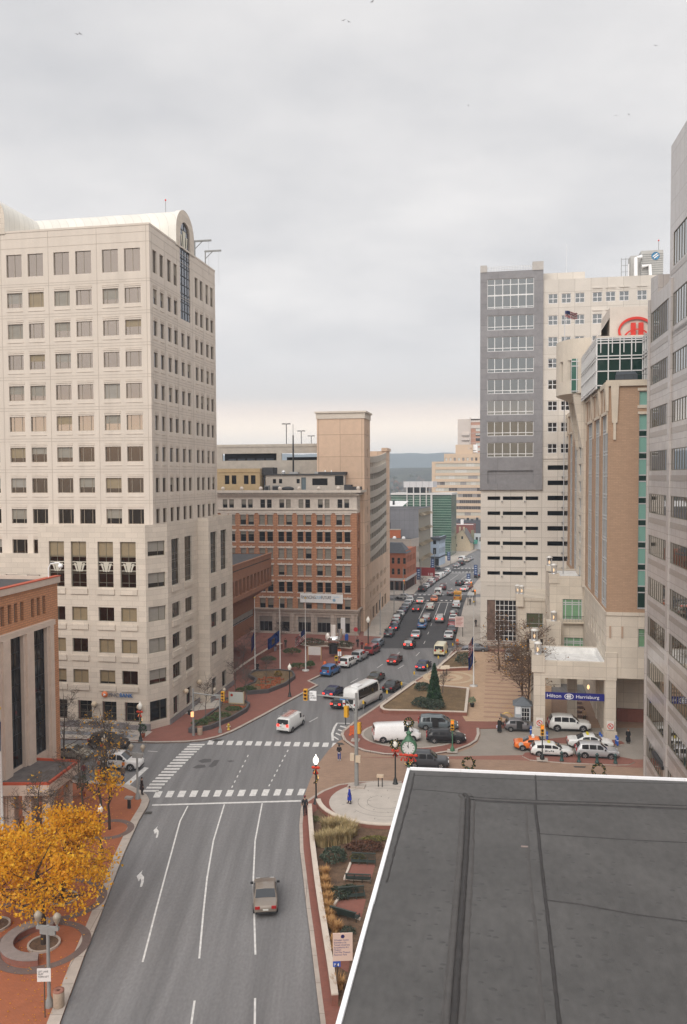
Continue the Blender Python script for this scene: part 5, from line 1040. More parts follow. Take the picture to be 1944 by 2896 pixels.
# turreted orange brick corner shop
B = far_block('corner_shop', 'orange brick corner building with dark mansard roof across the first side street', 1098, 1147, 1573, 231, 12, None); W_, h_ = B.w_, B.h_
b = MB(); o1 = [(1.0+i*1.6, 1.8+i*1.6, z, z+1.7) for i in range(3) for z in (4.6, 7.6)]; o2 = [(1.5+i*2.2, 2.4+i*2.2, z, z+1.8) for i in range(6) for z in (4.6, 7.8)]
wall(b, (0, 0), E1, -6, W_, 3.6, 10.6, o1, .2); wall(b, (W_, 0), E2, 0, 15, 3.6, 11.4, o2, .2); b.quad((W_, 15, 0), (-6, 15, 0), (-6, 15, 11), (W_, 15, 11)); b.quad((-6, 4, 10.6), (W_, 4, 10.6), (W_, 15, 11.2), (-6, 15, 11.2)); B.part(b, 'wall', M('rust_brick', (.36, .12, .06), .9, .1, 1.5))
b = MB(); b.add([(-6, -.4, 10.6), (W_+.4, -.4, 10.6), (W_+.4, 6, 10.6), (W_-2, 2.5, 13.2), (-6, 2.5, 13.2), (-6, 6, 13.2), (W_-2, 5, 13.2)], ((0, 1, 3, 4), (1, 2, 6, 3), (4, 3, 6, 5))); B.part(b, 'roof', M('slate', (.07, .075, .085), .7, .2, 2))
b = MB(); b.box(-6, W_+.15, -.15, .3, 2.9, 3.6); b.box(W_-.3, W_+.15, .3, 15, 2.9, 3.6); B.part(b, 'shop_fascia', M('pale_fascia', (.45, .43, .42), .7))
b = MB(); wall(b, (0, .3), E1, -6, W_-.2, 0, 2.9, [(i*1.5-4, i*1.5-3.1, .2, 2.5) for i in range(7)], .2); wall(b, (W_-.2, 0), E2, .3, 15, 0, 2.9, [(1+i*2, 2.6+i*2, .2, 2.5) for i in range(6)], .2); B.part(b, 'shopfront', M('dark_shopfront', (.10, .045, .03), .6))
b = MB(); b.quad((-6, .55, 0), (W_-.4, .55, 0), (W_-.4, .55, 2.9), (-6, .55, 2.9)); b.quad((W_-.45, .3, 0), (W_-.45, 15, 0), (W_-.45, 15, 2.9), (W_-.45, .3, 2.9)); B.part(b, 'shop_glass', GL_DARK)
for q in o1: B.win((0, 0), E1, q[0], q[2], .18, winmb(.8, 1.7, GL_DARK, (), (.5,), .06))
for q in o2: B.win((W_, 0), E2, q[0], q[2], .18, winmb(.9, 1.8, GL_DARK, (), (.5,), .06), 'side_window')
B.done()
# brick row house, then pale two storey shop block and awninged grey block
def street_block(name, label, u0, u1, d0, d1, vt, m, fm, nwin, zrows, hd=BH, side_h=1.7, roof=ROOFD, x_back=18, wm=None, cat='building'):
    "block on the left walk of the far street: its long side follows the walk from depth d0 to d1"
    xa, zt = XZ(u0, vt, d0); xb = (u1-972)/FPX*d1; p = Vector((xa, d0, 0)); q = Vector((xb, d1, 0)); dd = (q-p); Ls = dd.length; h2 = math.atan2(dd.x, dd.y)
    b_ = Bld(name, p, -h2, label, cat); b = MB(); ops_ = []
    for z in zrows:
        for i in range(nwin): a = Ls*(i+.25)/nwin; ops_.append((a, a+Ls/nwin*.5, z, z+side_h))
    wall(b, (0, 0), E1, -x_back, 0, 0, zt); wall(b, (0, 0), E2, 0, Ls, 0, zt, ops_, .2); b.quad((0, Ls, 0), (-x_back, Ls, 0), (-x_back, Ls, zt), (0, Ls, zt)); b.box(-x_back, .1, -.1, .25, zt, zt+.3); b.box(-.25, .1, .25, Ls, zt, zt+.3)
    b_.part(b, 'wall', m); g_ = MB(); g_.quad((-x_back, .25, zt+.05), (-.25, .25, zt+.05), (-.25, Ls, zt+.05), (-x_back, Ls, zt+.05)); b_.part(g_, 'roof', roof)
    for q_ in ops_: b_.win((0, 0), E2, q_[0], q_[2], .18, winmb(q_[1]-q_[0], q_[3]-q_[2], wm or GL_DARK, (), (.5,), .06))
    b_.L = Ls; b_.z = zt; return b_
B = street_block('row_house', 'narrow orange brick row house with tall windows beside the corner shop', 1147, 1163, 246.5, 252, 1553, M('row_brick', (.40, .15, .07), .9, .1, 1.5), None, 3, (4.5, 8.0)); B.done()
B = street_block('shop_block', 'low pale stone shop block beyond the orange row house', 1163, 1185.5, 252.5, 259, 1528, M('pale_shop', (.42, .36, .31), .9, .08, 1), None, 4, (5.2, 8.4), wm=M('grey_panel', (.26, .25, .24), .6)); 
for i, x in enumerate((-3, -6, -9)): g = MB(); g.lathe([(.5, 0), (.6, .4), (.4, .8), (.01, .9)], 10, (x, 1.5, B.z+.1)); B.part(g, 'roof_vent', WHITEP)
B.done()
B = street_block('grey_block', 'tall grey block with rows of slanted awnings over narrow windows', 1184.5, 1218, 259.5, 281, 1440, M('grey_wall', (.19, .19, .205), .9, .06, 1, joint=(1.5, 3, .03, 0.0)), None, 10, (3.6, 8.3, 13.0, 17.7), wm=GL_DARK)
b = MB(); a2 = B.L*.076; b.add([(.02, 0, 2.6), (.02, a2, 2.6), (1.1, a2, 1.75), (1.1, 0, 1.75)], ((0, 1, 2, 3), (3, 2, 1, 0))); am = b.mesh('awning', M('tan_awning', (.46, .37, .25), .85))
for z in (3.6, 8.3, 13.0, 17.7):
    for i in range(10): link('awning', am, B.e, (0, B.L*(i+.12)/10, z))
b = MB(); b.box(-.004, .05, 0, B.L, 0, B.z, 0); B.part(b, 'side_cladding', M('olive_stone', (.27, .24, .19), .9, .08, 1)); g = MB(); g.quad((-10.5, -.02, 15.3), (-9, -.02, 15.3), (-9, -.02, 17.4), (-10.5, -.02, 17.4)); B.part(g, 'end_window', GL_DARK)
B.done()
o = thing('hanging_sign', XZ and Vector(((1169-972)/FPX*248, 248, 0)), -math.radians(18), 'dark red street sign board numbered 110 standing along the pavement', 'sign')
g = MB(); g.box(0, 6.6, -.1, .1, 2.2, 4.7); g.build('panel', M('sign_maroon', (.24, .018, .02), .6), o); text('lettering', '110', 1.1, WHITEP, o, (4.4, -.12, 2.4), (PI/2, 0, 0), .01)
g = MB()
for x in (.4, 6.2): g.tube([(x, 0, 0), (x, 0, 2.2)], .08, 5)
g.build('post', DARKM, o)
B = far_block('penthouse_block', 'plain orange brick block rising behind the corner shop roof', 1090, 1132.5, 1498, 262, 8, None); b = MB(); wall(b, (0, 0), E1, -6, B.w_, 0, B.h_); wall(b, (B.w_, 0), E2, 0, 8, 0, B.h_); b.quad((-6, 0, B.h_), (B.w_, 0, B.h_), (B.w_, 8, B.h_), (-6, 8, B.h_)); B.part(b, 'wall', M('vivid_brick', (.44, .13, .055), .9, .1, 1.5)); b = MB(); b.box(-6, B.w_+.1, -.1, .2, B.h_, B.h_+.3); B.part(b, 'parapet', CONC); B.done()
B = far_block('white_roof_hall', 'low hall with a white sheet roof beside the green glass tower', 1085, 1132, 1437, 300, 8, None)
b = MB(); wall(b, (0, 0), E1, -6, B.w_, 0, B.h_); wall(b, (B.w_, 0), E2, 0, 20, 0, B.h_); B.part(b, 'wall', CONC); b = MB(); b.add([(-6, -.3, B.h_), (B.w_, -.3, B.h_), (B.w_+1.2, 9, B.h_+2.4), (-6, 9, B.h_+2.4)], ((0, 1, 2, 3),)); b.box(B.w_*.4, B.w_*.4+.7, 4, 4.6, B.h_+1, B.h_+2.6, 1); B.part(b, 'roof', [M('sheet_white', (.62, .61, .60), .7, .06, 1), DARKM]); B.done()
# powder blue house
B = street_block('blue_house', 'powder blue three storey house with dark cornice on the second corner', 1243, 1260, 293, 303, 1522, M('powder_blue', (.42, .50, .60), .85, .04, 1), None, 5, (4.3, 7.8), side_h=2.0, x_back=3.2)
b = MB(); b.box(-3.3, .4, -.4, .3, B.z-.9, B.z+.25); b.box(.003, .4, .3, B.L, B.z-.9, B.z+.25); b.box(-3.2, .2, -.2, -.003, 2.9, 3.4); b.box(.003, .2, -.2, B.L, 2.9, 3.4); B.part(b, 'cornice', M('blue_black', (.05, .055, .065), .7))
for z in (4.3, 7.8):
    for x in (-2.2,): B.win((0, 0), E1, x, z, -.03, winmb(1.1, 2.2, GL_DARK, (), (.5,), .1, fm=DARKM), 'front_window')
g = MB(); g.box(-3, -.2, -.06, -.003, .2, 2.8); B.part(g, 'shopfront', GL_DARK); B.done()
# green glass tower
B = far_block('green_glass_tower', 'green glass curtain wall tower with white fins and flat overhanging roof', 1134, 1272, 1399, 335, 20, None); W_, h_ = B.w_, B.h_
xs_ = lw(B, 1219); b = MB(); b.quad((-4, 0, 0), (W_, 0, 0), (W_, 0, h_), (-4, 0, h_)); b.quad((W_, 0, 0), (W_, 14, 0), (W_, 14, h_), (W_, 0, h_)); b.quad((W_, 14, 0), (-4, 14, 0), (-4, 14, h_), (W_, 14, h_)); B.part(b, 'glass_wall', M('curtain_glass', (.045, .105, .07), .15, .5, .25, spec=.8, stretch=(.5, .5, 1.2)))
b = MB()
for i in range(30): z = h_-.9-i*.98; b.box(xs_, W_+.02, -.1, -.003, z, z+.1)
for i in range(24): z = h_-.9-i*.98; b.box(-4, xs_, -.08, -.003, z, z+.16)
B.part(b, 'glazing_rail', M('mint_rail', (.40, .48, .42), .5))
b = MB()
for u in (1152, 1170, 1188, 1205): x = lw(B, u); b.box(x-.17, x+.17, -.7, -.003, 0, h_+3)
b.box(xs_-.35, xs_+.35, -.8, -.003, 0, h_); b.box(-4, W_+.4, -.9, 14, h_, h_+.7); B.part(b, 'fin', M('fin_white', (.56, .54, .52), .7))
b = MB(); b.box(lw(B, 1152), lw(B, 1200), 1.0, 9, h_+.7, h_+3.0); B.part(b, 'clerestory', GL_DARK)
b = MB(); b.box(lw(B, 1141), lw(B, 1222), .5, 10, h_+3.0, lz(B, 1362)); 
for i in range(5): x = lw(B, 1141)+i*2.6; b.box(x-.05, x+.05, .4, .497, h_+3, lz(B, 1358), 1)
B.part(b, 'plant_screen', [M('white_screen', (.54, .52, .52), .6, .04, 1), GREYM]); B.done()
# stepped beige apartment slab and the pink tower behind
B = far_block('apartment_slab', 'stepped beige apartment slab with long ribbon windows behind the green tower', 1222, 1370, 1306, 430, 20, None); W_ = B.w_+6; h_ = B.h_
b = MB(); x1 = lw(B, 1255); zr_ = [h_-2.7-3.13*i for i in range(10)]; ops = [(lw(B, 1232), W_-1, z-.0, z+1.7) for z in zr_]
wall(b, (0, 0), E1, 0, W_, 0, h_, ops, .3); wall(b, (0, 0), E3, -18, 0, 0, h_); b.quad((0, 0, h_), (W_, 0, h_), (W_, 18, h_), (0, 18, h_)); z2, z3 = lz(B, 1284), lz(B, 1259)
so3 = [(x1+.6+i*2.2, x1+1.7+i*2.2, h_+.3, h_+1.9) for i in range(9)]; wall(b, (0, .4), E1, x1, W_, h_, z2, so3, .3); wall(b, (x1, 0), E3, -18, -.4, h_, z2); b.quad((x1, .4, z2), (W_, .4, z2), (W_, 18, z2), (x1, 18, z2)); xa_, xb_ = lw(B, 1285), lw(B, 1331); wall(b, (0, 2), E1, xa_, xb_, z2, z3, [(xa_+6.5+i*1.2, xa_+7.1+i*1.2, z3-2.4, z3-1.5) for i in range(3)], .2); wall(b, (xb_, 0), E2, 2, 12, z2, z3); wall(b, (xa_, 0), E3, -12, -2, z2, z3); b.quad((xa_, 2, z3), (xb_, 2, z3), (xb_, 12, z3), (xa_, 12, z3))
B.part(b, 'wall', M('beige_render', (.56, .42, .30), .9, .05, .5))
AW = [M('window_white', (.56, .54, .49), .5), M('window_cream', (.48, .45, .38), .5), M('window_dim', (.26, .24, .23), .3), M('window_dark', (.08, .065, .06), .2)]
for r, z in enumerate(zr_):
    x = lw(B, 1232)
    while x < W_-2: 
        q = WR.random(); m_ = AW[3] if r == 7 else (WR.choice((AW[3], AW[2], AW[3])) if r in (4, 5, 6) and x > 12 and q < .75 else AW[0 if q < .4 else 1 if q < .75 else 2 if q < .95 else 3])
        w2 = WR.choice((2.4, 3.1, 4.4)); w2 = min(w2, W_-1-x); B.win((0, 0), E1, x, z, .28, winmb(w2, 1.7, m_, (.33, .66), (), .05, fm=M('grey_sash', (.34, .32, .30), .6), bt=.08), prio=40-r); x += w2+.02
for q in so3: B.win((0, .4), E1, q[0], q[2], .25, winmb(1.1, 1.6, WR.choice((AW[0], AW[3], AW[2])), (), (), .06), 'attic_window')
B.done()
wt = thing('water_tank', Vector((lw(B, 1334)*math.cos(BH)+B.e.location.x, 428, z2)), -BH, 'white boxy plant housing on the roof of the beige slab', 'tank'); g = MB(); g.box(0, 2.6, 0, 3, .6, 4.6); g.box(.3, 2.2, -.04, 0, 1.4, 1.7, 1); g.build('casing', [WHITEP, DARKM], wt); g = MB(); [g.box(x, x+.15, .2, .35, 0, .6) for x in (0, 2.4)]; g.build('leg', GREYM, wt)
B = far_block('pink_tower', 'pale pink and brick tower with balconies rising behind the beige slab', 1295, 1372, 1187, 500, 20, None); h_ = B.h_; W_ = B.w_+6; xm = lw(B, 1329)
b = MB(); wall(b, (0, 0), E1, 0, xm, 0, h_); b.box(xm-.3, xm+.3, -.8, 0, 0, h_+.8); wall(b, (0, 0), E3, -14, 0, 0, h_); b.quad((0, 0, h_), (W_, 0, h_), (W_, 14, h_), (0, 14, h_)); b.box(xm, W_, -.3, .3, h_-5.6, h_-3.7); b.box(xm+.4, W_, -.1, .1, h_-2, h_-.9)
for i in range(10): b.box(2.4, xm-.4, -1.2, -.003, h_-9.8-i*2.9, h_-8.6-i*2.9); b.box(xm+.3, W_, -.15, -.003, h_-8.6-2.9*i, h_-8.4-2.9*i)
B.part(b, 'wall', M('pale_pink', (.56, .49, .44), .9, .05, .5)); b = MB(); wall(b, (0, 0), E1, xm+.3, W_, 0, h_-2, [(xm+3.2, xm+6, h_-6.9-2.9*i-.6, h_-5.9-2.9*i+.4) for i in range(8)], .2); B.part(b, 'brick_wall', M('pink_brick', (.42, .22, .15), .9, .08, 1))
for i in range(8): B.win((0, 0), E1, xm+3.2, h_-7.5-2.9*i, .18, winmb(2.8, 2.0, GL_DARK, (.4,), (), .1, blind=AW[0], bl=WR.choice((0, .6, 1))))
g = MB()
for x in (xm+3, xm+5, xm+6.5): g.tube([(x, 1, h_), (x, 1, h_+WR.uniform(2, 6))], .1, 4)
B.part(g, 'antenna', WHITEP); B.done()
# maroon hall, dark podium, cream gabled house, small green and white house
B = far_block('dark_podium', 'dark flat podium at the foot of the beige slab', 1268, 1365, 1472, 405, 10, None); b = MB(); wall(b, (0, 0), E1, 0, B.w_, 0, B.h_); b.quad((0, 0, B.h_), (B.w_, 0, B.h_), (B.w_, 10, B.h_), (0, 10, B.h_)); B.part(b, 'wall', M('dark_slate_wall', (.075, .075, .085), .8)); b = MB(); [b.box(x, x+1.1, .3, 1.2, B.h_, B.h_+WR.uniform(.6, 1.6)) for x in (2, 5, 9, 11, 13.5)]; B.part(b, 'planter_tub', DARKM); B.done()
B = far_block('maroon_hall', 'dark red brick hall with flat roof and white chimney', 1268, 1336, 1484, 385, 10, None); b = MB(); wall(b, (0, 0), E1, 0, B.w_, 0, B.h_); wall(b, (B.w_, 0), E2, 0, 10, 0, B.h_); b.quad((0, 0, B.h_), (B.w_, 0, B.h_), (B.w_, 10, B.h_), (0, 10, B.h_)); B.part(b, 'wall', M('maroon_brick', (.20, .065, .05), .9, .1, 1)); b = MB(); b.box(5.4, 6.7, 3, 4, B.h_, B.h_+2.2); B.part(b, 'chimney', WHITEP); b = MB(); b.box(0, B.w_+.1, -.15, .15, B.h_, B.h_+.25); B.part(b, 'parapet', WHITEP); B.done()
B = far_block('gabled_house', 'cream gabled house with grey roof facing the far junction', 1274, 1329, 1524, 352, 10, None); W_, h_ = B.w_, B.h_; pk = lz(B, 1498)
b = MB(); b.add([(0, 0, 0), (W_, 0, 0), (W_, 0, h_-1.6), (W_*.62, 0, pk), (0, 0, h_)], ((0, 1, 2, 3, 4),)); b.quad((W_, 0, 0), (W_, 12, 0), (W_, 12, h_-1.6), (W_, 0, h_-1.6)); b.box(-.5, 1.2, -2.5, 0, 0, 3); B.part(b, 'wall', M('cream_render', (.62, .51, .36), .9, .05, 1))
b = MB(); b.add([(W_*.62, -.3, pk+.1), (W_+.5, -.3, h_-1.9), (W_+.5, 12, h_-1.9), (W_*.62, 12, pk+.1), (-.4, -.3, h_-.2), (-.4, 12, h_-.2)], ((0, 1, 2, 3), (4, 0, 3, 5), (3, 2, 1, 0))); B.part(b, 'roof', M('shingle', (.33, .31, .30), .9, .1, 2))
for x in (W_*.42, W_*.62): b = MB(); b.box(x, x+.7, 1, 1.8, pk-1.2, pk+1.1); B.part(b, 'chimney', M('cream_render', (.62, .51, .36), .9, .05, 1))
for x, z in ((W_*.25, h_-3.4), (W_*.55, h_-.1)): B.win((0, 0), E1, x, z, -.03, winmb(.8, 1.2, GL_DARK, (), (.5,), .08))
B.done()
B = far_block('awning_house', 'small white and sage house with a green awning at the far right', 1333, 1366, 1500, 360, 10, None); b = MB(); wall(b, (0, 0), E1, 0, 1.4, 0, B.h_); B.part(b, 'sage_wall', M('sage_wall', (.24, .23, .15), .9)); b = MB(); wall(b, (0, .1), E1, 1.4, B.w_+3, 0, B.h_-1.4, [(2, 3, 3.5, 5.4), (3.6, 4.6, 3.5, 5.4)], .2); B.part(b, 'wall', M('cool_white', (.55, .58, .60), .8)); b = MB(); b.add([(-1.2, -2.4, 2.6), (3, -2.4, 2.6), (3, 0, 4.2), (-1.2, 0, 4.2)], ((0, 1, 2, 3),)); B.part(b, 'awning', M('green_awning', (.05, .22, .16), .8)); B.win((0, .1), E1, 2, 3.5, .18, winmb(1, 1.9, GL_DARK, (), (.5,), .06)); B.win((0, .1), E1, 3.6, 3.5, .18, winmb(1, 1.9, GL_DARK, (), (.5,), .06)); B.done()
# ================================================================== VEHICLES
def lerp_tab(tab, x):
    if x <= tab[0][0]: return tab[0][1]
    for (a, b), (c, d) in zip(tab, tab[1:]):
        if x <= c: return b+(d-b)*(x-a)/max(1e-9, c-a)
    return tab[-1][1]
KINDS = {   # length, width, shoulder line, roof line, side glass spans, rear glass, windscreen, wheels, wheel radius
 'sedan': (4.8, 1.80, [(0, .62), (.05, .90), (.5, .99), (1.1, 1.0), (3.5, .97), (4.4, .84), (4.74, .68), (4.8, .5)], [(.95, 1.0), (1.75, 1.40), (2.3, 1.45), (2.75, 1.43), (3.65, .97)], [(1.55, 2.28), (2.36, 3.1)], (1.02, 1.68), (2.85, 3.58), (.95, 3.85), .33),
 'suv': (4.7, 1.88, [(0, .70), (.05, 1.02), (.3, 1.08), (3.4, 1.06), (4.4, .98), (4.65, .8), (4.7, .55)], [(.08, 1.08), (.45, 1.70), (1.2, 1.77), (2.6, 1.74), (3.45, 1.06)], [(.62, 1.35), (1.43, 2.2), (2.28, 2.95)], (.14, .42), (2.7, 3.38), (.92, 3.78), .38),
 'minivan': (5.0, 1.95, [(0, .66), (.05, .98), (.3, 1.05), (3.9, 1.02), (4.7, .86), (4.95, .66), (5.0, .5)], [(.06, 1.05), (.35, 1.66), (1.2, 1.76), (3.0, 1.72), (4.05, 1.0)], [(.55, 1.5), (1.58, 2.45), (2.53, 3.4)], (.1, .33), (3.15, 3.98), (.95, 4.0), .34),
 'hatch': (4.0, 1.70, [(0, .64), (.05, .95), (.3, 1.0), (3.0, .98), (3.75, .82), (3.96, .62), (4.0, .5)], [(.08, 1.0), (.5, 1.44), (1.2, 1.53), (2.0, 1.5), (3.1, .98)], [(.6, 1.3), (1.38, 2.3)], (.14, .48), (2.12, 3.0), (.7, 3.2), .31),
 'wagon': (4.7, 1.82, [(0, .62), (.05, .92), (.3, .98), (3.5, .97), (4.35, .86), (4.65, .66), (4.7, .5)], [(.1, .98), (.55, 1.42), (1.5, 1.50), (2.6, 1.47), (3.55, .97)], [(.7, 1.45), (1.53, 2.3), (2.38, 3.05)], (.16, .5), (2.75, 3.48), (.9, 3.75), .33),
 'van': (5.6, 2.0, [(0, .8), (.04, 1.2), (.2, 1.28), (4.5, 1.22), (5.3, 1.04), (5.55, .85), (5.6, .5)], [(.03, 1.28), (.12, 1.98), (.5, 2.08), (3.9, 2.08), (4.15, 2.0), (4.75, 1.22)], [(3.55, 4.15)], (.05, .11), (4.2, 4.7), (1.05, 4.55), .37),
 'bus': (7.9, 2.4, [(0, .8), (.05, 1.5), (.3, 1.6), (6.6, 1.5), (7.2, 1.35), (7.8, 1.15), (7.9, .5)], [(.05, 1.6), (.22, 2.9), (.6, 3.05), (6.3, 3.05), (6.6, 2.5), (7.0, 1.5)], [(.55, 1.9), (1.93, 3.3), (3.33, 4.7), (4.73, 6.1)], None, (6.5, 6.95), (2.0, 6.95), .46),
 'pickup': (5.3, 1.9, [(0, .7), (.05, 1.05), (.2, 1.08), (4.2, 1.06), (5.0, .98), (5.25, .8), (5.3, .55)], [(2.05, 1.08), (2.2, 1.66), (2.7, 1.76), (3.3, 1.72), (4.1, 1.06)], [(2.35, 2.85), (2.93, 3.5)], (2.08, 2.19), (3.4, 4.02), (1.0, 4.2), .39),
}
CARM = {}
RUB = M('tyre_rubber', (.018, .018, .019), .85); RIM = M('rim_alloy', (.48, .48, .49), .35, metal=.7); TRIM = M('car_trim', (.02, .02, .021), .5)
CGL = M('car_glass', (.03, .033, .036), .04, spec=.75); TAIL = M('tail_lamp', (.35, .012, .012), .3); TAILON = M('tail_lamp_lit', (1.0, .05, .03), .3, emit=1.1); HEAD = M('head_lamp', (.7, .7, .68), .15); PLATE = M('number_plate', (.6, .6, .55), .5)
def car_meshes(kind):
    if kind in CARM: return CARM[kind]
    L_, W_, zs, zr, sides, rear, ws, wh, wr = KINDS[kind]
    hw = W_/2
    wt = [(0, .80), (.06, .89), (.25, .965), (.7, 1), (L_-1.1, 1), (L_-.45, .95), (L_-.12, .82), (L_, .66)] if kind not in ('van', 'bus') else [(0, .9), (.1, .97), (.4, 1), (L_-.9, 1), (L_-.3, .93), (L_, .76)]
    xs = sorted({round(x, 3) for x, _ in zs+zr}|{round(L_*i/26, 3) for i in range(27)}|{0, .12, L_-.3})
    def sec(x):
        w_ = hw*lerp_tab(wt, x); s_ = lerp_tab(zs, x); cab = zr[0][0] <= x <= zr[-1][0]; r = lerp_tab(zr, x) if cab else s_; r = max(r, s_)
        f = min(1, (r-s_)/.55); wg = w_*(.93-.13*f)
        u = .24 if .3 < x < L_-.3 else .34
        if kind in ('van', 'bus'): wg = w_*(.96-.06*f)
        p = [(w_*.80, u), (w_*.97, u+.10), (w_, (u+s_)/2), (w_*.985, s_-.10), (w_*.94, s_)]
        if r > s_+.03: p += [(wg, r-.09*f-.01), (wg*.86, r-.015), (0, r+.02)]
        else: p += [(w_*.86, s_+.02), (w_*.6, s_+.035), (0, s_+.045)]
        return p
    b = MB(); S_ = [sec(x) for x in xs]; vs = []
    for x, p in zip(xs, S_): vs += [(x, y, z) for y, z in p]+[(x, -y, z) for y, z in reversed(p[:-1])]
    m = 15
    b.add(vs, [(i*m+k, (i+1)*m+k, (i+1)*m+k+1, i*m+k+1) for i in range(len(xs)-1) for k in range(m-1)], 0, True)
    b.add(vs[:m], (tuple(range(m)),), 0); b.add(vs[-m:], (tuple(range(m-1, -1, -1)),), 0)
    b.add([(x, y, .3) for x, y in ((.1, hw*.8), (L_-.1, hw*.7), (L_-.1, -hw*.7), (.1, -hw*.8))], ((0, 1, 2, 3),), 1)
    # wheel housings, sill shadow line, bumper strips, door seams
    for wx in wh:
        for s_ in (-1, 1):
            n = 14; c = [(wx+(wr+.07)*math.cos(PI*k/n), s_*(hw*1.0+.006), wr+(wr+.07)*math.sin(PI*k/n)) for k in range(n+1)]+[(wx-wr-.07, s_*(hw+.006), .26), (wx+wr+.07, s_*(hw+.006), .26)]
            b.add(c, (tuple(range(len(c))) if s_ < 0 else tuple(range(len(c)-1, -1, -1)),), 1)
    for s_ in (-1, 1): b.box(wh[0]+wr+.1, wh[1]-wr-.1, s_*(hw*.99)-.012, s_*(hw*.99)+.012, .27, .36, 1)
    b.box(-.035, .02, -hw*.80, hw*.80, .36, .50, 1); b.box(L_-.02, L_+.03, -hw*.66, hw*.66, .34, .46, 1)
    if kind == 'pickup': b.box(.12, 1.98, -hw*.80, hw*.80, 1.085, 1.10, 1)
    body = b
    def pt(x, j, side, off=.012):
        p = sec(x); return p
    g = MB()
    def patch(fn, n, m_, mi=0):
        vs = [fn(i/n, k/m_) for i in range(n+1) for k in range(m_+1)]; w2 = m_+1
        g.add(vs, [(i*w2+k, (i+1)*w2+k, (i+1)*w2+k+1, i*w2+k+1) for i in range(n) for k in range(m_)], mi, True)
    for (a, c) in sides:
        for s_ in (-1, 1):
            def fn(t, q, a=a, c=c, s_=s_):
                x = a+(c-a)*t; p = sec(x); (y0, z0), (y1, z1) = p[4], p[5]; k = .10+.84*q; return (x, s_*(y0+(y1-y0)*k+.014), z0+(z1-z0)*k)
            patch(fn, 4, 2)
    for span, rev in ((rear, 0), (ws, 1)):
        if not span: continue
        def fn(t, q, span=span):
            x = span[0]+(span[1]-span[0])*t; p = sec(x); y5, z7 = p[5][0], p[7][1]; yy = (q*2-1); k = abs(yy); 
            y = yy*p[5][0]*.9; z = p[7][1]+(p[6][1]-p[7][1])*k; d = -.03 if span is rear else .03
            return (x+d*.6, y, z+.022)
        patch(fn, 5, 6)
    CARM[kind] = dict(body=body, glass=g.mesh('glass', CGL), L=L_, W=W_, wh=wh, wr=wr, zs=zs, hw=hw, cache={})
    w_ = MB(); n = 18
    def cyl(mb, r0, r1, y0, y1, mi): 
        P = [(r*math.cos(2*PI*k/n), y, r*math.sin(2*PI*k/n)) for r, y in ((r0, y0), (r1, y1)) for k in range(n)]; mb.add(P, [(k, (k+1) % n, n+(k+1) % n, n+k) for k in range(n)], mi, True); mb.add(P[n:], (tuple(range(n)),), mi); mb.add(P[:n], (tuple(range(n-1, -1, -1)),), mi)
    cyl(w_, wr, wr, -.10, .10, 0); CARM[kind]['tyre'] = w_.mesh('tyre', RUB)
    w_ = MB(); cyl(w_, wr*.62, wr*.62, -.108, .108, 0)
    for s_ in (-1, 1):
        for k in range(5): a = 2*PI*k/5; P = [(r*math.cos(a+d), s_*.112, r*math.sin(a+d)) for r, d in ((.12*wr, .5), (.58*wr, .32), (.58*wr, -.32), (.12*wr, -.5))]; w_.add(P, ((0, 1, 2, 3) if s_ > 0 else (3, 2, 1, 0),), 1)
    CARM[kind]['rim'] = w_.mesh('rim', [TRIM, RIM])
    z = .80 if kind in ('sedan', 'wagon', 'hatch') else (.92 if kind != 'van' else 1.05)
    t = MB(); t.box(-.03, .09, -.17, .17, z-.09, z+.11 if kind not in ('suv', 'minivan', 'van', 'wagon') else z+.26); CARM[kind]['tail'] = t; CARM[kind]['tz'] = 0
    t = MB(); t.box(-.1, .06, -.16, .16, -.07, .08); CARM[kind]['head'] = t.mesh('headlight', HEAD); CARM[kind]['hz'] = lerp_tab(zs, L_-.2)-.10
    t = MB(); t.box(-.025, .0, -.2, .2, -.06, .06); CARM[kind]['plate'] = t.mesh('number_plate', PLATE); CARM[kind]['pz'] = .66 if kind in ('sedan',) else .78
    t = MB(); t.box(-.08, .08, -.11, .11, -.06, .07); CARM[kind]['mirror'] = t.mesh('mirror', TRIM)
    me = body.mesh('body', [WHITEP, TRIM]); CARM[kind]['bm'] = me
    tl = CARM[kind]['tail']; CARM[kind]['tm'] = tl.mesh('tail_light', TAIL)
    return CARM[kind]
PAINTS = {}
def paint(col, flake=0):
    k = tuple(col)
    if k not in PAINTS:
        PAINTS[k] = M('paint_%d' % len(PAINTS), col, .34, .05, 2, coat=.5 if max(col) > .1 else .22, spec=.45 if max(col) > .1 else .3, metal=.25 if flake else 0)
    return PAINTS[k]
def slot(o, m, i=0): o.material_slots[i].link = 'OBJECT'; o.material_slots[i].material = m
NAMES = {'sedan': ('sedan', 'car'), 'suv': ('suv', 'car'), 'minivan': ('minivan', 'minivan'), 'hatch': ('hatchback', 'car'), 'wagon': ('estate_car', 'car'), 'van': ('panel_van', 'van'), 'bus': ('minibus', 'bus'), 'pickup': ('pickup_truck', 'truck')}
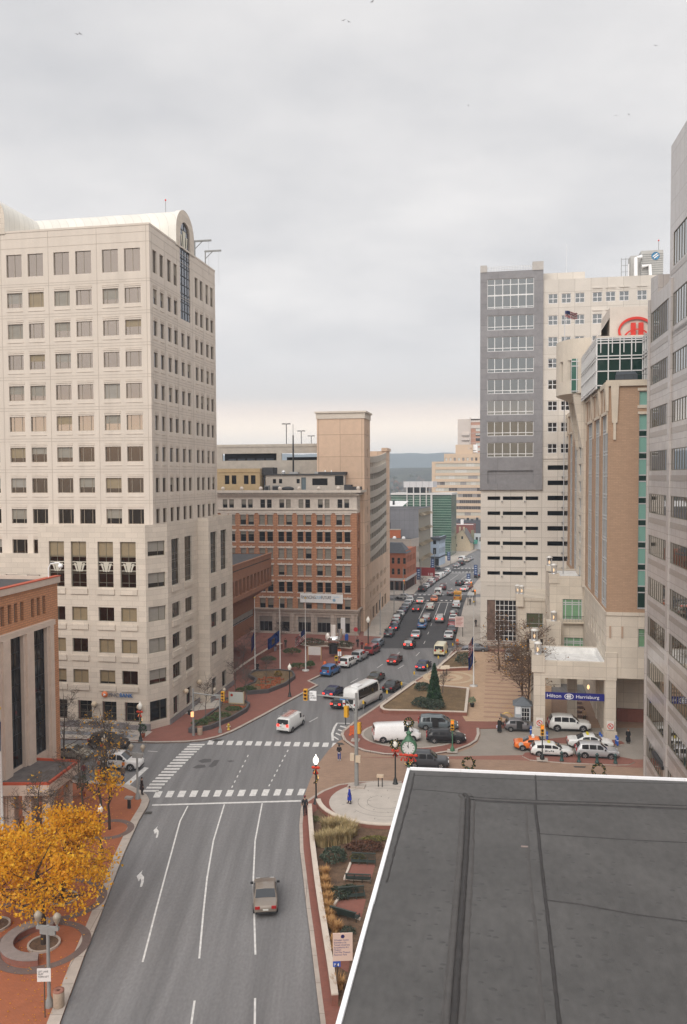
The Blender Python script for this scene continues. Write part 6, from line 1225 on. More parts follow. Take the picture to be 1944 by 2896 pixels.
def car(kind, u, v, head, col, label, group=None, anchor='rear', lit=False, z=0, near=True, flake=0, scale=1, dx=0):
    c = car_meshes(kind); p = G(u, v, z); h = math.radians(head); d = Vector((math.sin(h), math.cos(h), 0)); q = Vector((d.y, -d.x, 0))
    if anchor == 'rear': org = p+q*dx
    else: org = p-d*(c['L']/2*scale)+q*(-c['hw'] if anchor == 'right' else (c['hw'] if anchor == 'left' else 0))
    nm, cat = NAMES[kind]
    r = thing(nm, org, PI/2-h, label, cat, group)
    if scale != 1: r.scale = (scale,)*3
    b = link('body', c['bm'], r); slot(b, paint(col, flake)); link('glass', c['glass'], r)
    for wx in c['wh']:
        for s_ in (-1, 1):
            t = link('wheel', c['tyre'], r, (wx, s_*(c['hw']-.085), c['wr']))
            if near: link('rim', c['rim'], t)
    if near or lit or kind != 'x':
        for s_ in (-1, 1):
            t = link('tail_light', c['tm'], r, (0, s_*(c['hw']*.88-.2), 0))
            if lit: slot(t, TAILON)
    if near:
        for s_ in (-1, 1): link('headlight', c['head'], r, (c['L']-.10, s_*(c['hw']*.72-.12), c['hz'])); link('mirror', c['mirror'], r, (lerp_tab([(0, 0)], 0)+KINDS[kind][6][1]-.25, s_*(c['hw']+.10), lerp_tab(c['zs'], 2.5)+.08))
        link('number_plate', c['plate'], r, (-.012, 0, c['pz']))
    return r, c
BLK = (.014, .014, .016); DBLU = (.015, .02, .07); SILV = (.42, .43, .44); WHT = (.72, .72, .70); DGRY = (.06, .062, .068); RED_ = (.22, .015, .015); DRED = (.09, .012, .014); GOLD = (.50, .46, .38); ORG = (.75, .17, .02); BLUE = (.03, .13, .34); GREY_ = (.16, .17, .18); OLIVE = (.06, .055, .04); SB = (.20, .25, .31)
HQ = 21.0; HA = 10.4; HB_ = 17.0; HX = 99.5
# foreground and square
car('sedan', 752, 2598, -6, (.24, .20, .165), 'champagne coloured sedan driving alone up the third lane in the foreground', flake=1)
w_, c = car('van', 800, 2076, HQ, WHT, 'white work van with ladders on its roof crossing the square', lit=True, scale=.93)
b = MB()
for y in (-.55, -.1): 
    for s_ in (0, .38): b.tube([(.3, y+s_, 2.32), (3.6, y+s_, 2.32)], .03, 4)
    for k in range(9): b.tube([(.4+k*.38, y, 2.32), (.4+k*.38, y+.38, 2.32)], .02, 4)
b.build('ladder', M('ladder_red', (.45, .10, .05), .5), w_); b = MB()
for x in (.5, 2.0, 3.4): b.tube([(x, -.85, 2.05), (x, -.85, 2.27), (x, .85, 2.27), (x, .85, 2.05)], .03, 4)
b.build('roof_rack', ALUM, w_)
b = MB(); [b.quad((-.06, y, 1.34), (-.06, y+.66, 1.34), (-.02, y+.66, 1.9), (-.02, y, 1.9)) for y in (-.76, .10)]; b.build('rear_window', CGL, w_)
b = MB(); [b.box(-.03, -.005, .2+k*.17, .32+k*.17, .92+.04*(k % 2), 1.06) for k in range(3)]; b.build('marking', M('mark_grey', (.25, .25, .27), .6), w_)
car('sedan', 926, 1978, HQ, DBLU, 'dark blue sedan with red brake lights left of the minibus', lit=True)
car('sedan', 949, 2008, HQ, BLK, 'black sedan half hidden behind the back of the minibus', lit=True)
w_, c = car('bus', 989, 2011, 30, WHT, 'white minibus with a long dark window band waiting at the square kerb')
b = MB(); b.box(.6, 6.1, -1.215, -1.205, 1.58, 2.62); b.box(.6, 6.1, 1.205, 1.215, 1.58, 2.62); b.build('window_band', GL_DARK, w_)
b = MB(); b.box(1.2, 2.6, -.6, .5, 3.06, 3.22); b.build('roof_hatch', WHITEP, w_); b = MB(); b.box(-.05, -.0, -.55, .5, 1.0, 1.5); b.build('bumper_rack', TRIM, w_)
car('sedan', 1050, 1936, HQ, OLIVE, 'olive brown sedan just beyond the minibus roof'); car('sedan', 1095, 1961, HQ+2, BLK, 'black sedan directly in front of the white minibus')
car('sedan', 1188, 1900, 20, DBLU, 'navy blue sedan by the conifer planter', lit=True); car('sedan', 1107, 1883, 19, (.10, .016, .014), 'dark red sedan with brake lights in the middle lane of the square', lit=True)
car('suv', 1154, 1838, 13, (.02, .018, .018), 'black suv with brake lights at the edge of the new asphalt', lit=True); car('sedan', 1174, 1809, HA, SILV, 'silver white sedan braking ahead of the black suv', lit=True, flake=1)
w_, c = car('van', 1242, 1858, 14, (.72, .66, .46), 'cream yellow van beside the yellow posts'); b = MB(); [b.quad((-.06, y, 1.34), (-.06, y+.66, 1.34), (-.02, y+.66, 1.9), (-.02, y, 1.9)) for y in (-.76, .10)]; b.build('rear_window', CGL, w_); b = MB(); b.box(-.045, -.03, -.6, -.1, .85, 1.05); b.build('sign_panel', M('van_yellow', (.5, .32, .02), .5), w_)
GL_ = 'cars parked along the left kerb of the square'
car('suv', 918, 1916, HQ+3, BLUE, 'bright blue boxy suv, first in the row by the flagpoles', GL_); car('suv', 970, 1891, HQ+3, WHT, 'white suv parked behind the yellow newspaper boxes', GL_); car('suv', 1004, 1873, HQ+2, SILV, 'silver suv parked between the white suv and the red minivan', GL_, flake=1)
car('minivan', 1040, 1855, HQ, RED_, 'red minivan parked by the clothed people on the brick corner', GL_); car('wagon', 1060, 1834, 16, SB, 'silver blue estate car parked ahead of the red minivan', GL_, flake=1)
GL2 = 'cars parked along the garage kerb'
for kind, u, v, col, lb, lit in (('sedan', 1097, 1804, DGRY, 'dark grey sedan, nearest in the row beside the garage', 0), ('sedan', 1112, 1786, DBLU, 'blue sedan with bright tail lights parked second along the garage', 1), ('wagon', 1116, 1772, SILV, 'silver estate car parked third along the garage kerb', 0), ('suv', 1122, 1760, BLK, 'black suv parked fourth along the garage kerb', 0), ('sedan', 1129, 1749, WHT, 'white sedan parked fifth along the garage kerb', 0), ('sedan', 1137, 1738, DBLU, 'navy sedan parked sixth along the garage kerb', 0), ('sedan', 1144, 1727, GREY_, 'grey sedan parked seventh along the garage kerb', 0), ('sedan', 1151, 1717, SILV, 'silver sedan parked eighth along the garage kerb', 0), ('sedan', 1157, 1707, WHT, 'white sedan at the far end of the garage row', 0)):
    car(kind, u, v, HA, col, lb, GL2, lit=lit, near=v > 1745)
car('sedan', 1142, 1694, -75, SILV, 'silver sedan turning out of the side street by the corner shop', anchor='mid', near=False)
car('sedan', 1176, 1732, HA, (.05, .015, .015), 'dark maroon sedan with glowing red tail lights', lit=True, near=False)
w_, c = car('sedan', 1187, 1709, HA, (.62, .58, .52), 'pale taxi with amber tail lamps at the stop line', lit=True, near=False)
w_, c = car('sedan', 1227, 1704, HA, ORG, 'orange taxi waiting on the first far crosswalk', near=False); b = MB(); b.box(1.9, 2.15, -.35, .35, 1.46, 1.62); b.build('roof_sign', WHITEP, w_)
car('suv', 1216, 1728, HA, GOLD, 'beige suv behind the orange taxi', near=False)
w_, c = car('pickup', 1192, 1781, HA, BLUE, 'blue pickup loaded with pale boards'); b = MB(); b.box(.2, 3.0, -.55, .35, 1.55, 1.85, 0, .06); b.build('load', M('lumber', (.52, .44, .32), .8), w_); b = MB(); b.box(-.05, 0, -.8, .8, .78, .86); b.build('bumper', ALUM, w_)
car('minivan', 1205, 1761, HA, (.15, .12, .12), 'grey minivan ahead of the loaded blue pickup', near=False); car('suv', 1243, 1763, HA, (.30, .27, .26), 'silver suv with red lamps in the centre lane', lit=True)
GR = 'cars parked along the right kerb of the next block'
for kind, u, v, col, lb in (('sedan', 1268, 1811, (.55, .55, .54), 'pale silver sedan, nearest of the row parked at right'), ('sedan', 1277, 1794, DGRY, 'charcoal sedan parked second in the right hand row'), ('pickup', 1279, 1779, (.30, .03, .03), 'red pickup parked by the pink sign'), ('sedan', 1281, 1761, WHT, 'white sedan parked ahead of the red pickup'), ('suv', 1283, 1748, BLK, 'black suv parked fifth in the right hand row'), ('minivan', 1290, 1722, (.55, .55, .55), 'silver white minivan parked behind the yellow truck')):
    car(kind, u, v, HA, col, lb, GR, near=v > 1770)
w_, c = car('van', 1294, 1703, HA, (.62, .28, .02), 'yellow orange utility truck at the head of the right hand row', GR, lit=False, near=False, scale=1.0); b = MB(); b.box(.1, 3.2, -.95, .95, 2.1, 2.5); b.tube([(.6, .2, 2.5), (3.2, .5, 2.8)], .12, 5); b.build('lift_body', M('truck_amber', (.62, .28, .02), .5), w_)
w_, c = car('van', 1238, 1687, HA, WHT, 'white van rolling over the second crosswalk', near=False, scale=.95); b = MB(); [b.quad((-.06, y, 1.34), (-.06, y+.66, 1.34), (-.02, y+.66, 1.9), (-.02, y, 1.9)) for y in (-.76, .10)]; b.build('rear_window', CGL, w_)
car('sedan', 1273, 1685, HA, (.17, .13, .12), 'taupe sedan beside the white van at the crosswalk', near=False); car('suv', 1252, 1670, HA, DRED, 'maroon suv beyond the white van', near=False)
GF = 'cars parked along the left kerb beyond the crossing'
for kind, u, v, col, lb in (('suv', 1191, 1676, BLK, 'black suv, nearest parked beyond the crossing by the corner shop'), ('sedan', 1201, 1666, WHT, 'white sedan parked second beyond the crossing'), ('sedan', 1210, 1661, DRED, 'dark red sedan parked third beyond the crossing'), ('suv', 1217, 1654, WHT, 'white suv parked fourth beyond the crossing'), ('sedan', 1227, 1647, RED_, 'red sedan parked fifth beyond the crossing'), ('van', 1236, 1641, WHT, 'white van parked sixth beyond the crossing'), ('suv', 1247, 1635, WHT, 'white suv parked seventh beyond the crossing'), ('sedan', 1256, 1629, SILV, 'silver sedan parked eighth beyond the crossing'), ('suv', 1263, 1623, WHT, 'white suv at the far end of the row by the second crossing')):
    car(kind, u, v, HB_, col, lb, GF, near=False)
for kind, u, v, col, lb, lit in (('suv', 1296, 1658, DGRY, 'dark grey suv driving in the far block', 0), ('sedan', 1309, 1674, (.6, .55, .52), 'white sedan with red lamps parked near the right far corner', 1), ('sedan', 1321, 1667, RED_, 'dark red car parked right of the white sedan in the far block', 0), ('suv', 1321, 1657, WHT, 'white suv parked furthest along the right far kerb', 0), ('minivan', 1349, 1635, DGRY, 'dark minivan beside the blue street banner', 0), ('suv', 1302, 1600, BLK, 'black car parked past the second crossing', 0), ('sedan', 1288, 1606, SILV, 'silver car turning at the second crossing', 0), ('sedan', 1317, 1591, GOLD, 'gold sedan far up the street', 0), ('van', 1303, 1589, WHT, 'white truck far up the street by the cream house', 0), ('sedan', 1326, 1586, SILV, 'silver sedan farthest up the street', 0)):
    car(kind, u, v, HB_+4, col, lb, lit=lit, near=False)
car('sedan', 1227, 1610, 105, BLK, 'black car waiting in the second side street', anchor='mid', near=False)
# around the hotel
car('sedan', 1344, 1842, -80, (.12, .13, .15), 'slate grey sedan leaving the plaza drive behind the flagpole', anchor='mid', z=.02)
w_, c = car('pickup', 1445, 1873, HA, WHT, 'white ladder rack pickup standing on the hotel plaza', z=.16); b = MB(); [b.tube([(x, -.8, 1.0), (x, -.8, 1.95), (x, .8, 1.95), (x, .8, 1.0)], .04, 4) for x in (.2, 1.9)]; b.tube([(.1, -.8, 1.95), (3.6, -.8, 1.95)], .04, 4); b.tube([(.1, .8, 1.95), (3.6, .8, 1.95)], .04, 4); b.build('ladder_rack', ALUM, w_)
w_, c = car('van', 1126, 2101, 84, (.78, .77, .76), 'large white panel van parked in the brick turning loop', anchor='right', z=.16, scale=1.02)
w_, c = car('minivan', 1240, 2067, 96, (.10, .12, .13), 'grey blue minivan with its side door open behind the white van', anchor='right', z=.16); b = MB(); b.box(1.75, 2.55, -.99, -.965, .42, 1.62); b.build('open_doorway', DARKIN, w_)
car('wagon', 1263, 2104, 95, BLK, 'black estate car parked beside the white van on the loop', anchor='right', z=.16)
car('suv', 1210, 2176, 96, DGRY, 'dark suv passing the clock behind the black roof edge', anchor='right', z=.03)
w_, c = car('hatch', 1475, 2071, 97, (.17, .16, .165), 'grey hatchback with its tailgate raised by the valet hut', anchor='right', z=.03, flake=1)
b = MB(); b.add([(.45, -.7, 1.48), (.45, .7, 1.48), (-.55, .65, 1.85), (-.55, -.65, 1.85), (.45, -.7, 1.52), (.45, .7, 1.52), (-.55, .65, 1.9), (-.55, -.65, 1.9)], ((0, 1, 2, 3), (7, 6, 5, 4), (0, 3, 7, 4), (1, 5, 6, 2), (3, 2, 6, 7))); b.build('tailgate', M('hatch_grey', (.17, .16, .165), .35, metal=.3), w_); b = MB(); b.box(1.42, 2.1, -.865, -.845, .42, 1.38); b.build('open_doorway', DARKIN, w_)
w_, c = car('suv', 1613, 2070, 97, WHT, 'large white suv waiting under the hotel portico', anchor='right', z=.03, scale=1.1)
w_, c = car('sedan', 1515, 2126, 99, ORG, 'orange taxi at the hotel island', anchor='right', z=.03); b = MB(); b.box(2.0, 2.3, -.4, .4, 1.46, 1.66); b.build('roof_sign', WHITEP, w_); b = MB(); b.lathe([(.01, 0), (.28, 0)], 14); e_ = b.build('emblem', WHITEP, w_, (.75, -.9, .78)); e_.rotation_euler = (PI/2, 0, 0)
w_, c = car('wagon', 1562, 2143, 98, WHT, 'white estate taxi in front of the orange taxi', anchor='right', z=.03); b = MB(); b.box(1.9, 2.2, -.3, .3, 1.5, 1.62); b.build('roof_sign', M('sign_yellow', (.6, .5, .03), .5), w_); b = MB(); [b.box(1.6+k*.2, 1.74+k*.2, -.93, -.915, .66+.05*(k % 2), .84-.04*(k % 3)) for k in range(5)]; b.build('marking', M('mark_dark', (.05, .05, .06), .6), w_)
w_, c = car('sedan', 1672, 2120, 99, WHT, 'white saloon taxi by the blue posts', anchor='right', z=.03, scale=1.08); b = MB(); b.box(2.0, 2.25, -.35, .35, 1.46, 1.58); b.build('roof_sign', M('sign_yellow', (.6, .5, .03), .5), w_)
car('suv', 1692, 2149, 99, (.44, .44, .45), 'silver crossover parked along the bollard island', anchor='right', z=.03, flake=1)
# side street at left
car('suv', 300, 2122, HX, (.035, .028, .026), 'dark brown suv crossing in front of the bank', anchor='right')
car('sedan', 190, 2150, HX, (.36, .34, .28), 'champagne sedan half hidden by the brick office corner', anchor='right', flake=1)
w_, c = car('suv', 332, 2180, HX-2, (.70, .68, .66), 'white and orange suv with roof light bar waiting at the side street', anchor='right', scale=1.05); b = MB(); b.box(1.4, 1.75, -.6, .6, 1.80, 1.95); b.build('light_bar', ALUM, w_); b = MB(); b.box(.2, .5, -.965, -.95, .6, .95); b.box(2.9, 3.2, -.965, -.95, .6, .95); b.build('stripe', M('safety_orange', (.75, .22, .03), .5), w_); b = MB(); [b.box(1.4+k*.24, 1.56+k*.24, -.965, -.95, .66, .9-.06*(k % 2)) for k in range(3)]; b.build('marking', M('mark_dark', (.05, .05, .06), .6), w_)
# ================================================================== STREET FURNITURE
def scale_to(v_top, u, v, z=0):
    "height of a post whose foot is at (u, v) and whose top is seen at v_top"
    p = G(u, v, z); d = p.y
    return p, (v-v_top)/FPX*d*1.0
BLKP = M('black_pole', (.016, .018, .017), .45); GLOBE = M('frosted_globe', (.66, .63, .56), .35, emit=.12); GLOBEL = M('lit_globe', (1.0, .93, .80), .3, emit=1.5); BOW = M('red_bow', (.55, .04, .012), .6); GARL = M('garland', (.03, .05, .015), .9, .3, 8); GLIT = M('garland_light', (1.0, .62, .20), .4, emit=.7)
PB = MB(); PB.lathe([(.30, 0), (.30, .08), (.22, .14), (.20, .45), (.13, .6), (.085, .75), (.07, 3.75), (.10, 3.8), (.06, 3.95)], 10)
GM = MB(); GM.lathe([(.13, 0), (.16, .06), (.28, .3), (.27, .5), (.14, .72), (.05, .8), (.04, .95), (.001, 1.0)], 12)
pole_me = PB.mesh('pole', BLKP); globe_me = GM.mesh('globe', GLOBE); globl_me = GM.mesh('globe', GLOBEL)
def bow_mb(): 
    b = MB()
    for s_ in (-1, 1): b.ball((s_*.22, -.12, .12), .22, .10, .15, 8, 5); b.add([(0, -.16, 0), (s_*.12, -.18, -.55), (s_*.32, -.14, -.45)], ((0, 1, 2), (2, 1, 0)))
    b.ball((0, -.16, .1), .10, n=6, m=4); return b
bow_me = bow_mb().mesh('bow', BOW)
def garland_mb(z0, z1, seed=1, r=.22):
    b = MB(); J = random.Random(seed)
    for k in range(110):
        z = J.uniform(z0, z1); a = z*5+J.uniform(-.6, .6); rr = r*J.uniform(.4, 1); x, y = rr*math.cos(a), rr*math.sin(a); s_ = J.uniform(.07, .13); q = J.uniform(0, 6)
        b.add([(x+s_*math.cos(q+t), y+s_*math.sin(q+t), z+s_*J.uniform(-.8, .8)) for t in (0, 2.1, 4.2)], ((0, 1, 2), (2, 1, 0)), 0)
    for k in range(16): z = J.uniform(z0, z1); a = z*5+J.uniform(-1, 1); b.ball((r*1.05*math.cos(a), r*1.05*math.sin(a), z), .035, n=5, m=3, mi=1)
    return b
garl_me = garland_mb(2.0, 3.3).mesh('garland', [GARL, GLIT])
def wreath_mb(r=.45, seed=2):
    b = MB(); J = random.Random(seed)
    for k in range(150):
        a = J.uniform(0, 2*PI); rr = r+J.gauss(0, .07); x, z = rr*math.cos(a), rr*math.sin(a); s_ = J.uniform(.06, .12); q = J.uniform(0, 6)
        b.add([(x+s_*math.cos(q+t), J.uniform(-.1, .1), z+s_*math.sin(q+t)) for t in (0, 2.1, 4.2)], ((0, 1, 2), (2, 1, 0)), 0)
    for k in range(10): a = 2*PI*k/10; b.ball((r*math.cos(a), -.1, r*math.sin(a)), .026, n=5, m=3, mi=1)
    return b
wreath_me = wreath_mb().mesh('wreath', [GARL, GLIT])
def lamp(u, v, label, z=.15, lit=False, bow=False, garland=False, wreath=False, h=4.9):
    p = G(u, v, z); r = thing('street_lamp', p, RZ, label, 'street lamp', 'black globe street lamps'); s_ = h/4.9; r.scale = (s_,)*3
    link('pole', pole_me, r); link('globe', globl_me if lit else globe_me, r, (0, 0, 3.9))
    if bow: link('bow', bow_me, r, (0, 0, 3.5))
    if garland: link('garland', garl_me, r)
    if wreath: link('wreath', wreath_me, r, (0, -.15, 4.3))
    return r
lamp(894.7, 2273, 'black lamp with a lit globe, red bow and garland by the crosswalk corner', lit=True, bow=True, garland=True)
lamp(1118.6, 2217, 'black lamp with wreath and red bow just left of the green clock', bow=True, wreath=True, h=4.8)
lamp(820, 1970, 'black lamp with a pale globe on the brick walk of the far left square', h=4.9)
lamp(1042, 1838, 'black lamp at the corner of the orange brick block', h=6.3)
lamp(297, 2204, 'black lamp with clear globe and red bow in front of the dark brown suv', bow=True, h=4.9)
lamp(355/1.0+43, 2096, 'black lamp with garland standing before the chamfered bank corner', garland=True, bow=True, h=4.9)
lamp(286, 2410, 'black lamp amid the yellow leaves beside the left kerb', h=4.2)
for (u, v, lb, h) in ((1076, 1795, 'grey street light pole, nearest along the garage walk', 8.5), (1115, 1738, 'grey street light pole, second along the garage walk', 8), (1141, 1695, 'grey street light pole at the end of the garage walk', 8.5)):
    p = G(u, v, .15); r = thing('light_pole', p, RZ, lb, 'lamp post', 'plain poles along the garage walk'); b = MB(); b.lathe([(.22, 0), (.2, .3), (.1, .4), (.08, h-.3), (.05, h)], 8); b.build('pole', GREYM, r)
# twin headed grey lamps
def twin(u, v, v_top, label, z=.15, globes=True, rz=RZ):
    p, h = scale_to(v_top, u, v, z); r = thing('twin_lamp', p, rz, label, 'street lamp', 'twin headed grey lamps'); b = MB()
    b.lathe([(.26, 0), (.26, .25), (.16, .5), (.11, .7), (.10, h-.9)], 10); b.build('pole', GREYM, r)
    b = MB(); b.box(-.72, .72, -.09, .09, h-1.15, h-.95); b.box(-.5, .5, -.07, .07, h-1.45, h-1.15); b.tube([(-.62, 0, h-1.0), (-.62, 0, h-.7)], .07, 6); b.tube([(.62, 0, h-1.0), (.62, 0, h-.7)], .07, 6); b.build('bracket', GREYM, r)
    for s_ in (-1, 1):
        b = MB(); b.lathe([(.10, h-.75), (.14, h-.65), (.24, h-.38), (.24, h-.28), (.16, h-.15), (.02, h-.05)], 12, (s_*.62, 0, 0)); b.build('lamp_head', M('lamp_amber_glass', (.30, .25, .19), .35), r)
twin(140, 2846, 2562, 'grey twin headed lamp beside the concrete litter bin'); twin(390, 2259, 2098, 'grey twin headed lamp at the left corner of the crosswalk', rz=RZ); twin(623, 2072, 1940, 'grey twin headed lamp by the bank planter and hydrant')
# ------------------------------------------------------------------ signals
YEL = M('signal_yellow', (.66, .34, .02), .5); SIGR = M('signal_red', (1.0, .16, .02), .4, emit=1.3); SIGD = M('signal_dark_lens', (.06, .02, .015), .3)
def signal_head(parent, loc, rz=0, back=False, lit=None):
    h = link('signal_head', None, parent, loc); h.rotation_euler = (0, 0, rz)
    b = MB(); b.box(-.2, .2, -.16, .16, -.58, .58); b.build('housing', YEL, h)
    for i in range(3):
        z = .37-i*.37; b = MB(); b.lathe([(.135, 0), (.135, .02)], 10); o = b.build('lens', SIGR if lit == i else SIGD, h, (0, -.165, z)); o.rotation_euler = (PI/2, 0, 0)
        b = MB(); b.add([(.16*math.cos(PI*k/8), y, z+.16*math.sin(PI*k/8)) for y in (-.16, -.36) for k in range(9)], [(k, k+1, 10+k, 9+k) for k in range(8)]+[(9+k, 10+k, k+1, k) for k in range(8)]); b.build('visor', YEL if not back else TRIM, h)
p, h = scale_to(1953, 1009, 2224, .15); r = thing('signal_mast', p, RZ, 'tall grey signal mast with a long arm over the square', 'traffic signal')
b = MB(); b.lathe([(.24, 0), (.22, 1), (.15, h-1), (.12, h)], 10); b.build('pole', GREYM, r)
ap = MB(); ap.tube([(0, 0, h-.65), (-3, 0, h-.45), (-5.3, .2, h-.4)], [.12, .09, .07], 8); ap.tube([(0, 0, h-2.2), (-1.0, 0, h-.7)], .05, 6); ap.build('mast_arm', GREYM, r)
signal_head(r, (-5.35, .2, h-.45), 0); signal_head(r, (-1.05, .1, h-2.0), math.radians(160), True); signal_head(r, (.25, 0, h-3.6), math.radians(160), True)
b = MB(); b.box(-.36, .36, -.03, .03, -.5, .5); pl_ = b.build('sign_plate', WHITEP, r, (-4.5, -.1, h-.45)); text('lettering', 'NO\nTURN\nON RED', .24, DARKM, pl_, (-.31, -.045, .18), (PI/2, 0, 0), .003, sx=.72)
b = MB(); b.box(-.65, -.2, -.2, .2, 2.7, 3.4); b.box(-.05, .45, -.35, -.1, 2.6, 3.3); b.build('control_box', M('box_tan', (.55, .44, .32), .6), r); b = MB(); b.box(-.9, .9, -.6, .6, 0, .12); b.build('footing', KERBM, r)
p = G(978, 2050, .15); r = thing('street_sign', p, RZ, 'blue street name sign on a black post behind the signal mast', 'street sign'); b = MB(); b.tube([(0, 0, 0), (0, 0, 3.6)], .06, 6); b.build('post', BLKP, r); b = MB(); b.box(-.75, .75, -.02, .02, 3.2, 3.5); b.build('sign_plate', M('street_blue', (.08, .22, .48), .5), r); b = MB(); b.box(.4, 1.0, -.15, .15, 2.9, 3.4); b.build('pedestrian_signal', BLKP, r)
p = G(1006, 2094, .15); r = thing('utility_post', p, RZ, 'short grey post on the brick ring beside the orange barrier', 'post'); b = MB(); b.box(-.15, .15, -.15, .15, .1, 3.2); b.build('pole', GREYM, r); b = MB(); b.box(-.5, .5, -.5, .5, 0, .1); b.build('footing', KERBM, r)
p, h = scale_to(1944, 548, 2080, .15); r = thing('signal_mast', p, RZ, 'grey signal mast with short arm by the bank planter', 'traffic signal'); b = MB(); b.lathe([(.18, 0), (.14, 1), (.11, h)], 10); b.build('pole', GREYM, r); b = MB(); b.tube([(0, 0, h-.55), (3.75, -.3, h-.75)], [.09, .06], 8); b.build('mast_arm', GREYM, r); signal_head(r, (3.95, -.35, h-.7), 0); b = MB(); b.box(-.65, -.15, -.2, .2, 2.6, 3.1); b.box(-.2, .12, -.35, -.12, 2.4, 3.0, 1); b.build('pedestrian_signal', [BLKP, M('signal_glow', (1, .45, .2), .4, emit=.8)], r)
for (u, v, vt, lb, lit) in ((1280, 2124, 2036, 'small signal on a green post beside the black estate car', 0), (1534, 2148, 2050, 'small signal on a dark post at the head of the hotel island', 0)):
    p, h = scale_to(vt, u, v, .15); r = thing('signal_post', p, RZ, lb, 'traffic signal', 'post mounted signals'); b = MB(); b.lathe([(.26, 0), (.26, .25), (.14, .5), (.07, .7), (.06, h-1)], 10); b.build('pole', GREENP if u < 1300 else BLKP, r); signal_head(r, (0, 0, h-.5), 0, lit=lit); b = MB(); b.box(-.6, .6, -.6, .6, -.02, .03); b.build('footing', KERBM, r)
for (u, v, vt, lb) in ((1333, 1690, 1645, 'far signal with orange lit lens at the right of the first far crossing'), (1344, 1712, 1668, 'far signal beside the bus shelter on the right walk'), (1143, 1680, 1640, 'far signal at the corner shop kerb')):
    p, h = scale_to(vt, u, v, .15); r = thing('signal_post', p, RZ, lb, 'traffic signal', 'post mounted signals'); b = MB(); b.tube([(0, 0, 0), (0, 0, h)], .09, 6); b.build('pole', DARKM, r); signal_head(r, (0, -.1, h-.5), 0, lit=0)
# ------------------------------------------------------------------ green street clock
p = G(1157, 2215, .15); r = thing('street_clock', p, RZ, 'green street clock with white dial dressed with red bows and garland', 'clock')
b = MB(); b.lathe([(.45, 0), (.42, .5), (.22, .7), (.16, 1.2), (.14, 2.6), (.3, 2.8), (.25, 2.95)], 12); b.build('pole', GREENP, r)
b = MB(); CG = M('clock_green', (.055, .15, .08), .5, .1, 4)
n0 = len(b.v); b.lathe([(.02, -.36), (.66, -.36), (.66, -.44), (.80, -.44), (.84, -.3), (.84, .3), (.80, .44), (.66, .44), (.66, .36), (.02, .36)], 28); b.v[n0:] = [(x, z, 3.85+y) for x, y, z in b.v[n0:]]
b.lathe([(.3, 2.9), (.42, 3.2)], 12); b.lathe([(.5, 4.5), (.42, 4.75), (.30, 4.9), (.2, 5.15), (.34, 5.3), (.2, 5.4), (.04, 5.6), (.03, 6.4)], 12); b.build('case', CG, r)
for k in range(2):
    f_ = link('clock_face', None, r, (0, 0, 3.85)); f_.rotation_euler = (0, 0, k*PI)
    b = MB(); b.add([(.66*math.cos(2*PI*i/24), -.40, .66*math.sin(2*PI*i/24)) for i in range(24)], (tuple(range(24)),)); b.build('dial', M('dial_white', (.62, .62, .60), .4), f_)
    b = MB()
    for i in range(12): a = PI/6*i; b.box(-.03, .03, -.406, -.402, .48, .61); n0 = len(b.v)-8; b.v[n0:] = [(x*math.cos(a)+z*math.sin(a), y, -x*math.sin(a)+z*math.cos(a)) for x, y, z in b.v[n0:]]
    for a, l, w__ in ((math.radians(-28), .30, .035), (math.radians(-3), .46, .025)): b.box(-w__, w__, -.414, -.409, -.05, l); n0 = len(b.v)-8; b.v[n0:] = [(x*math.cos(a)+z*math.sin(a), y, -x*math.sin(a)+z*math.cos(a)) for x, y, z in b.v[n0:]]
    b.build('hands', BLKP, f_)
for dx in (-.55, .55, 0): link('bow', bow_me, r, (dx, -.35, 3.0))
link('garland', garland_mb(1.9, 2.9, 5, .38).mesh('garland', [GARL, GLIT]), r); link('wreath', wreath_mb(.42, 9).mesh('wreath', [GARL, GLIT]), r, (0, -.1, 6.4))
for (u, v, lb) in ((1326, 2169, 'evergreen wreath on a short green stand behind the black roof edge, left one'), (1694, 2189, 'evergreen wreath on a short green stand behind the black roof edge, right one')):
    p = G(u, v+14, .05); r = thing('wreath_stand', p, RZ, lb, 'wreath', 'wreaths behind the roof edge'); link('wreath', wreath_mb(.62, u).mesh('wreath', [GARL, GLIT]), r, (0, 0, .95)); b = MB(); b.tube([(0, 0, 0), (0, 0, .5)], .06, 6); b.build('stand', GREENP, r)
# ------------------------------------------------------------------ flags
def flag_mb(kind, w_, h, droop):
    b = MB(); n, m = 14, 13
    def P(i, k): t, q = i/n, k/m; return (-(w_*t)*math.cos(droop), .18*math.sin(t*7)*t, -h*q-(w_*t)*math.sin(droop)+.08*math.sin(t*6+q))
    for i in range(n):
        for k in range(m):
            mi = 0
            if kind == 'usa': mi = 2 if (i < n*.42 and k < 7) else (0 if k % 2 == 0 else 1)
            if kind == 'pa': mi = 1 if (abs(i-n*.5) < 2 and abs(k-m*.5) < 3) else 0
            b.add([P(i, k), P(i+1, k), P(i+1, k+1), P(i, k+1)], ((0, 1, 2, 3), (3, 2, 1, 0)), mi, True)
    return b
FL = {'usa': [M('flag_red', (.45, .02, .03), .8), M('flag_white', (.72, .70, .68), .8), M('flag_blue', (.02, .03, .14), .8)], 'pa': [M('flag_royal', (.015, .05, .25), .8), M('flag_crest', (.20, .13, .09), .8)], 'city': [M('flag_violet', (.03, .03, .22), .8), M('flag_gold', (.55, .35, .03), .8)]}
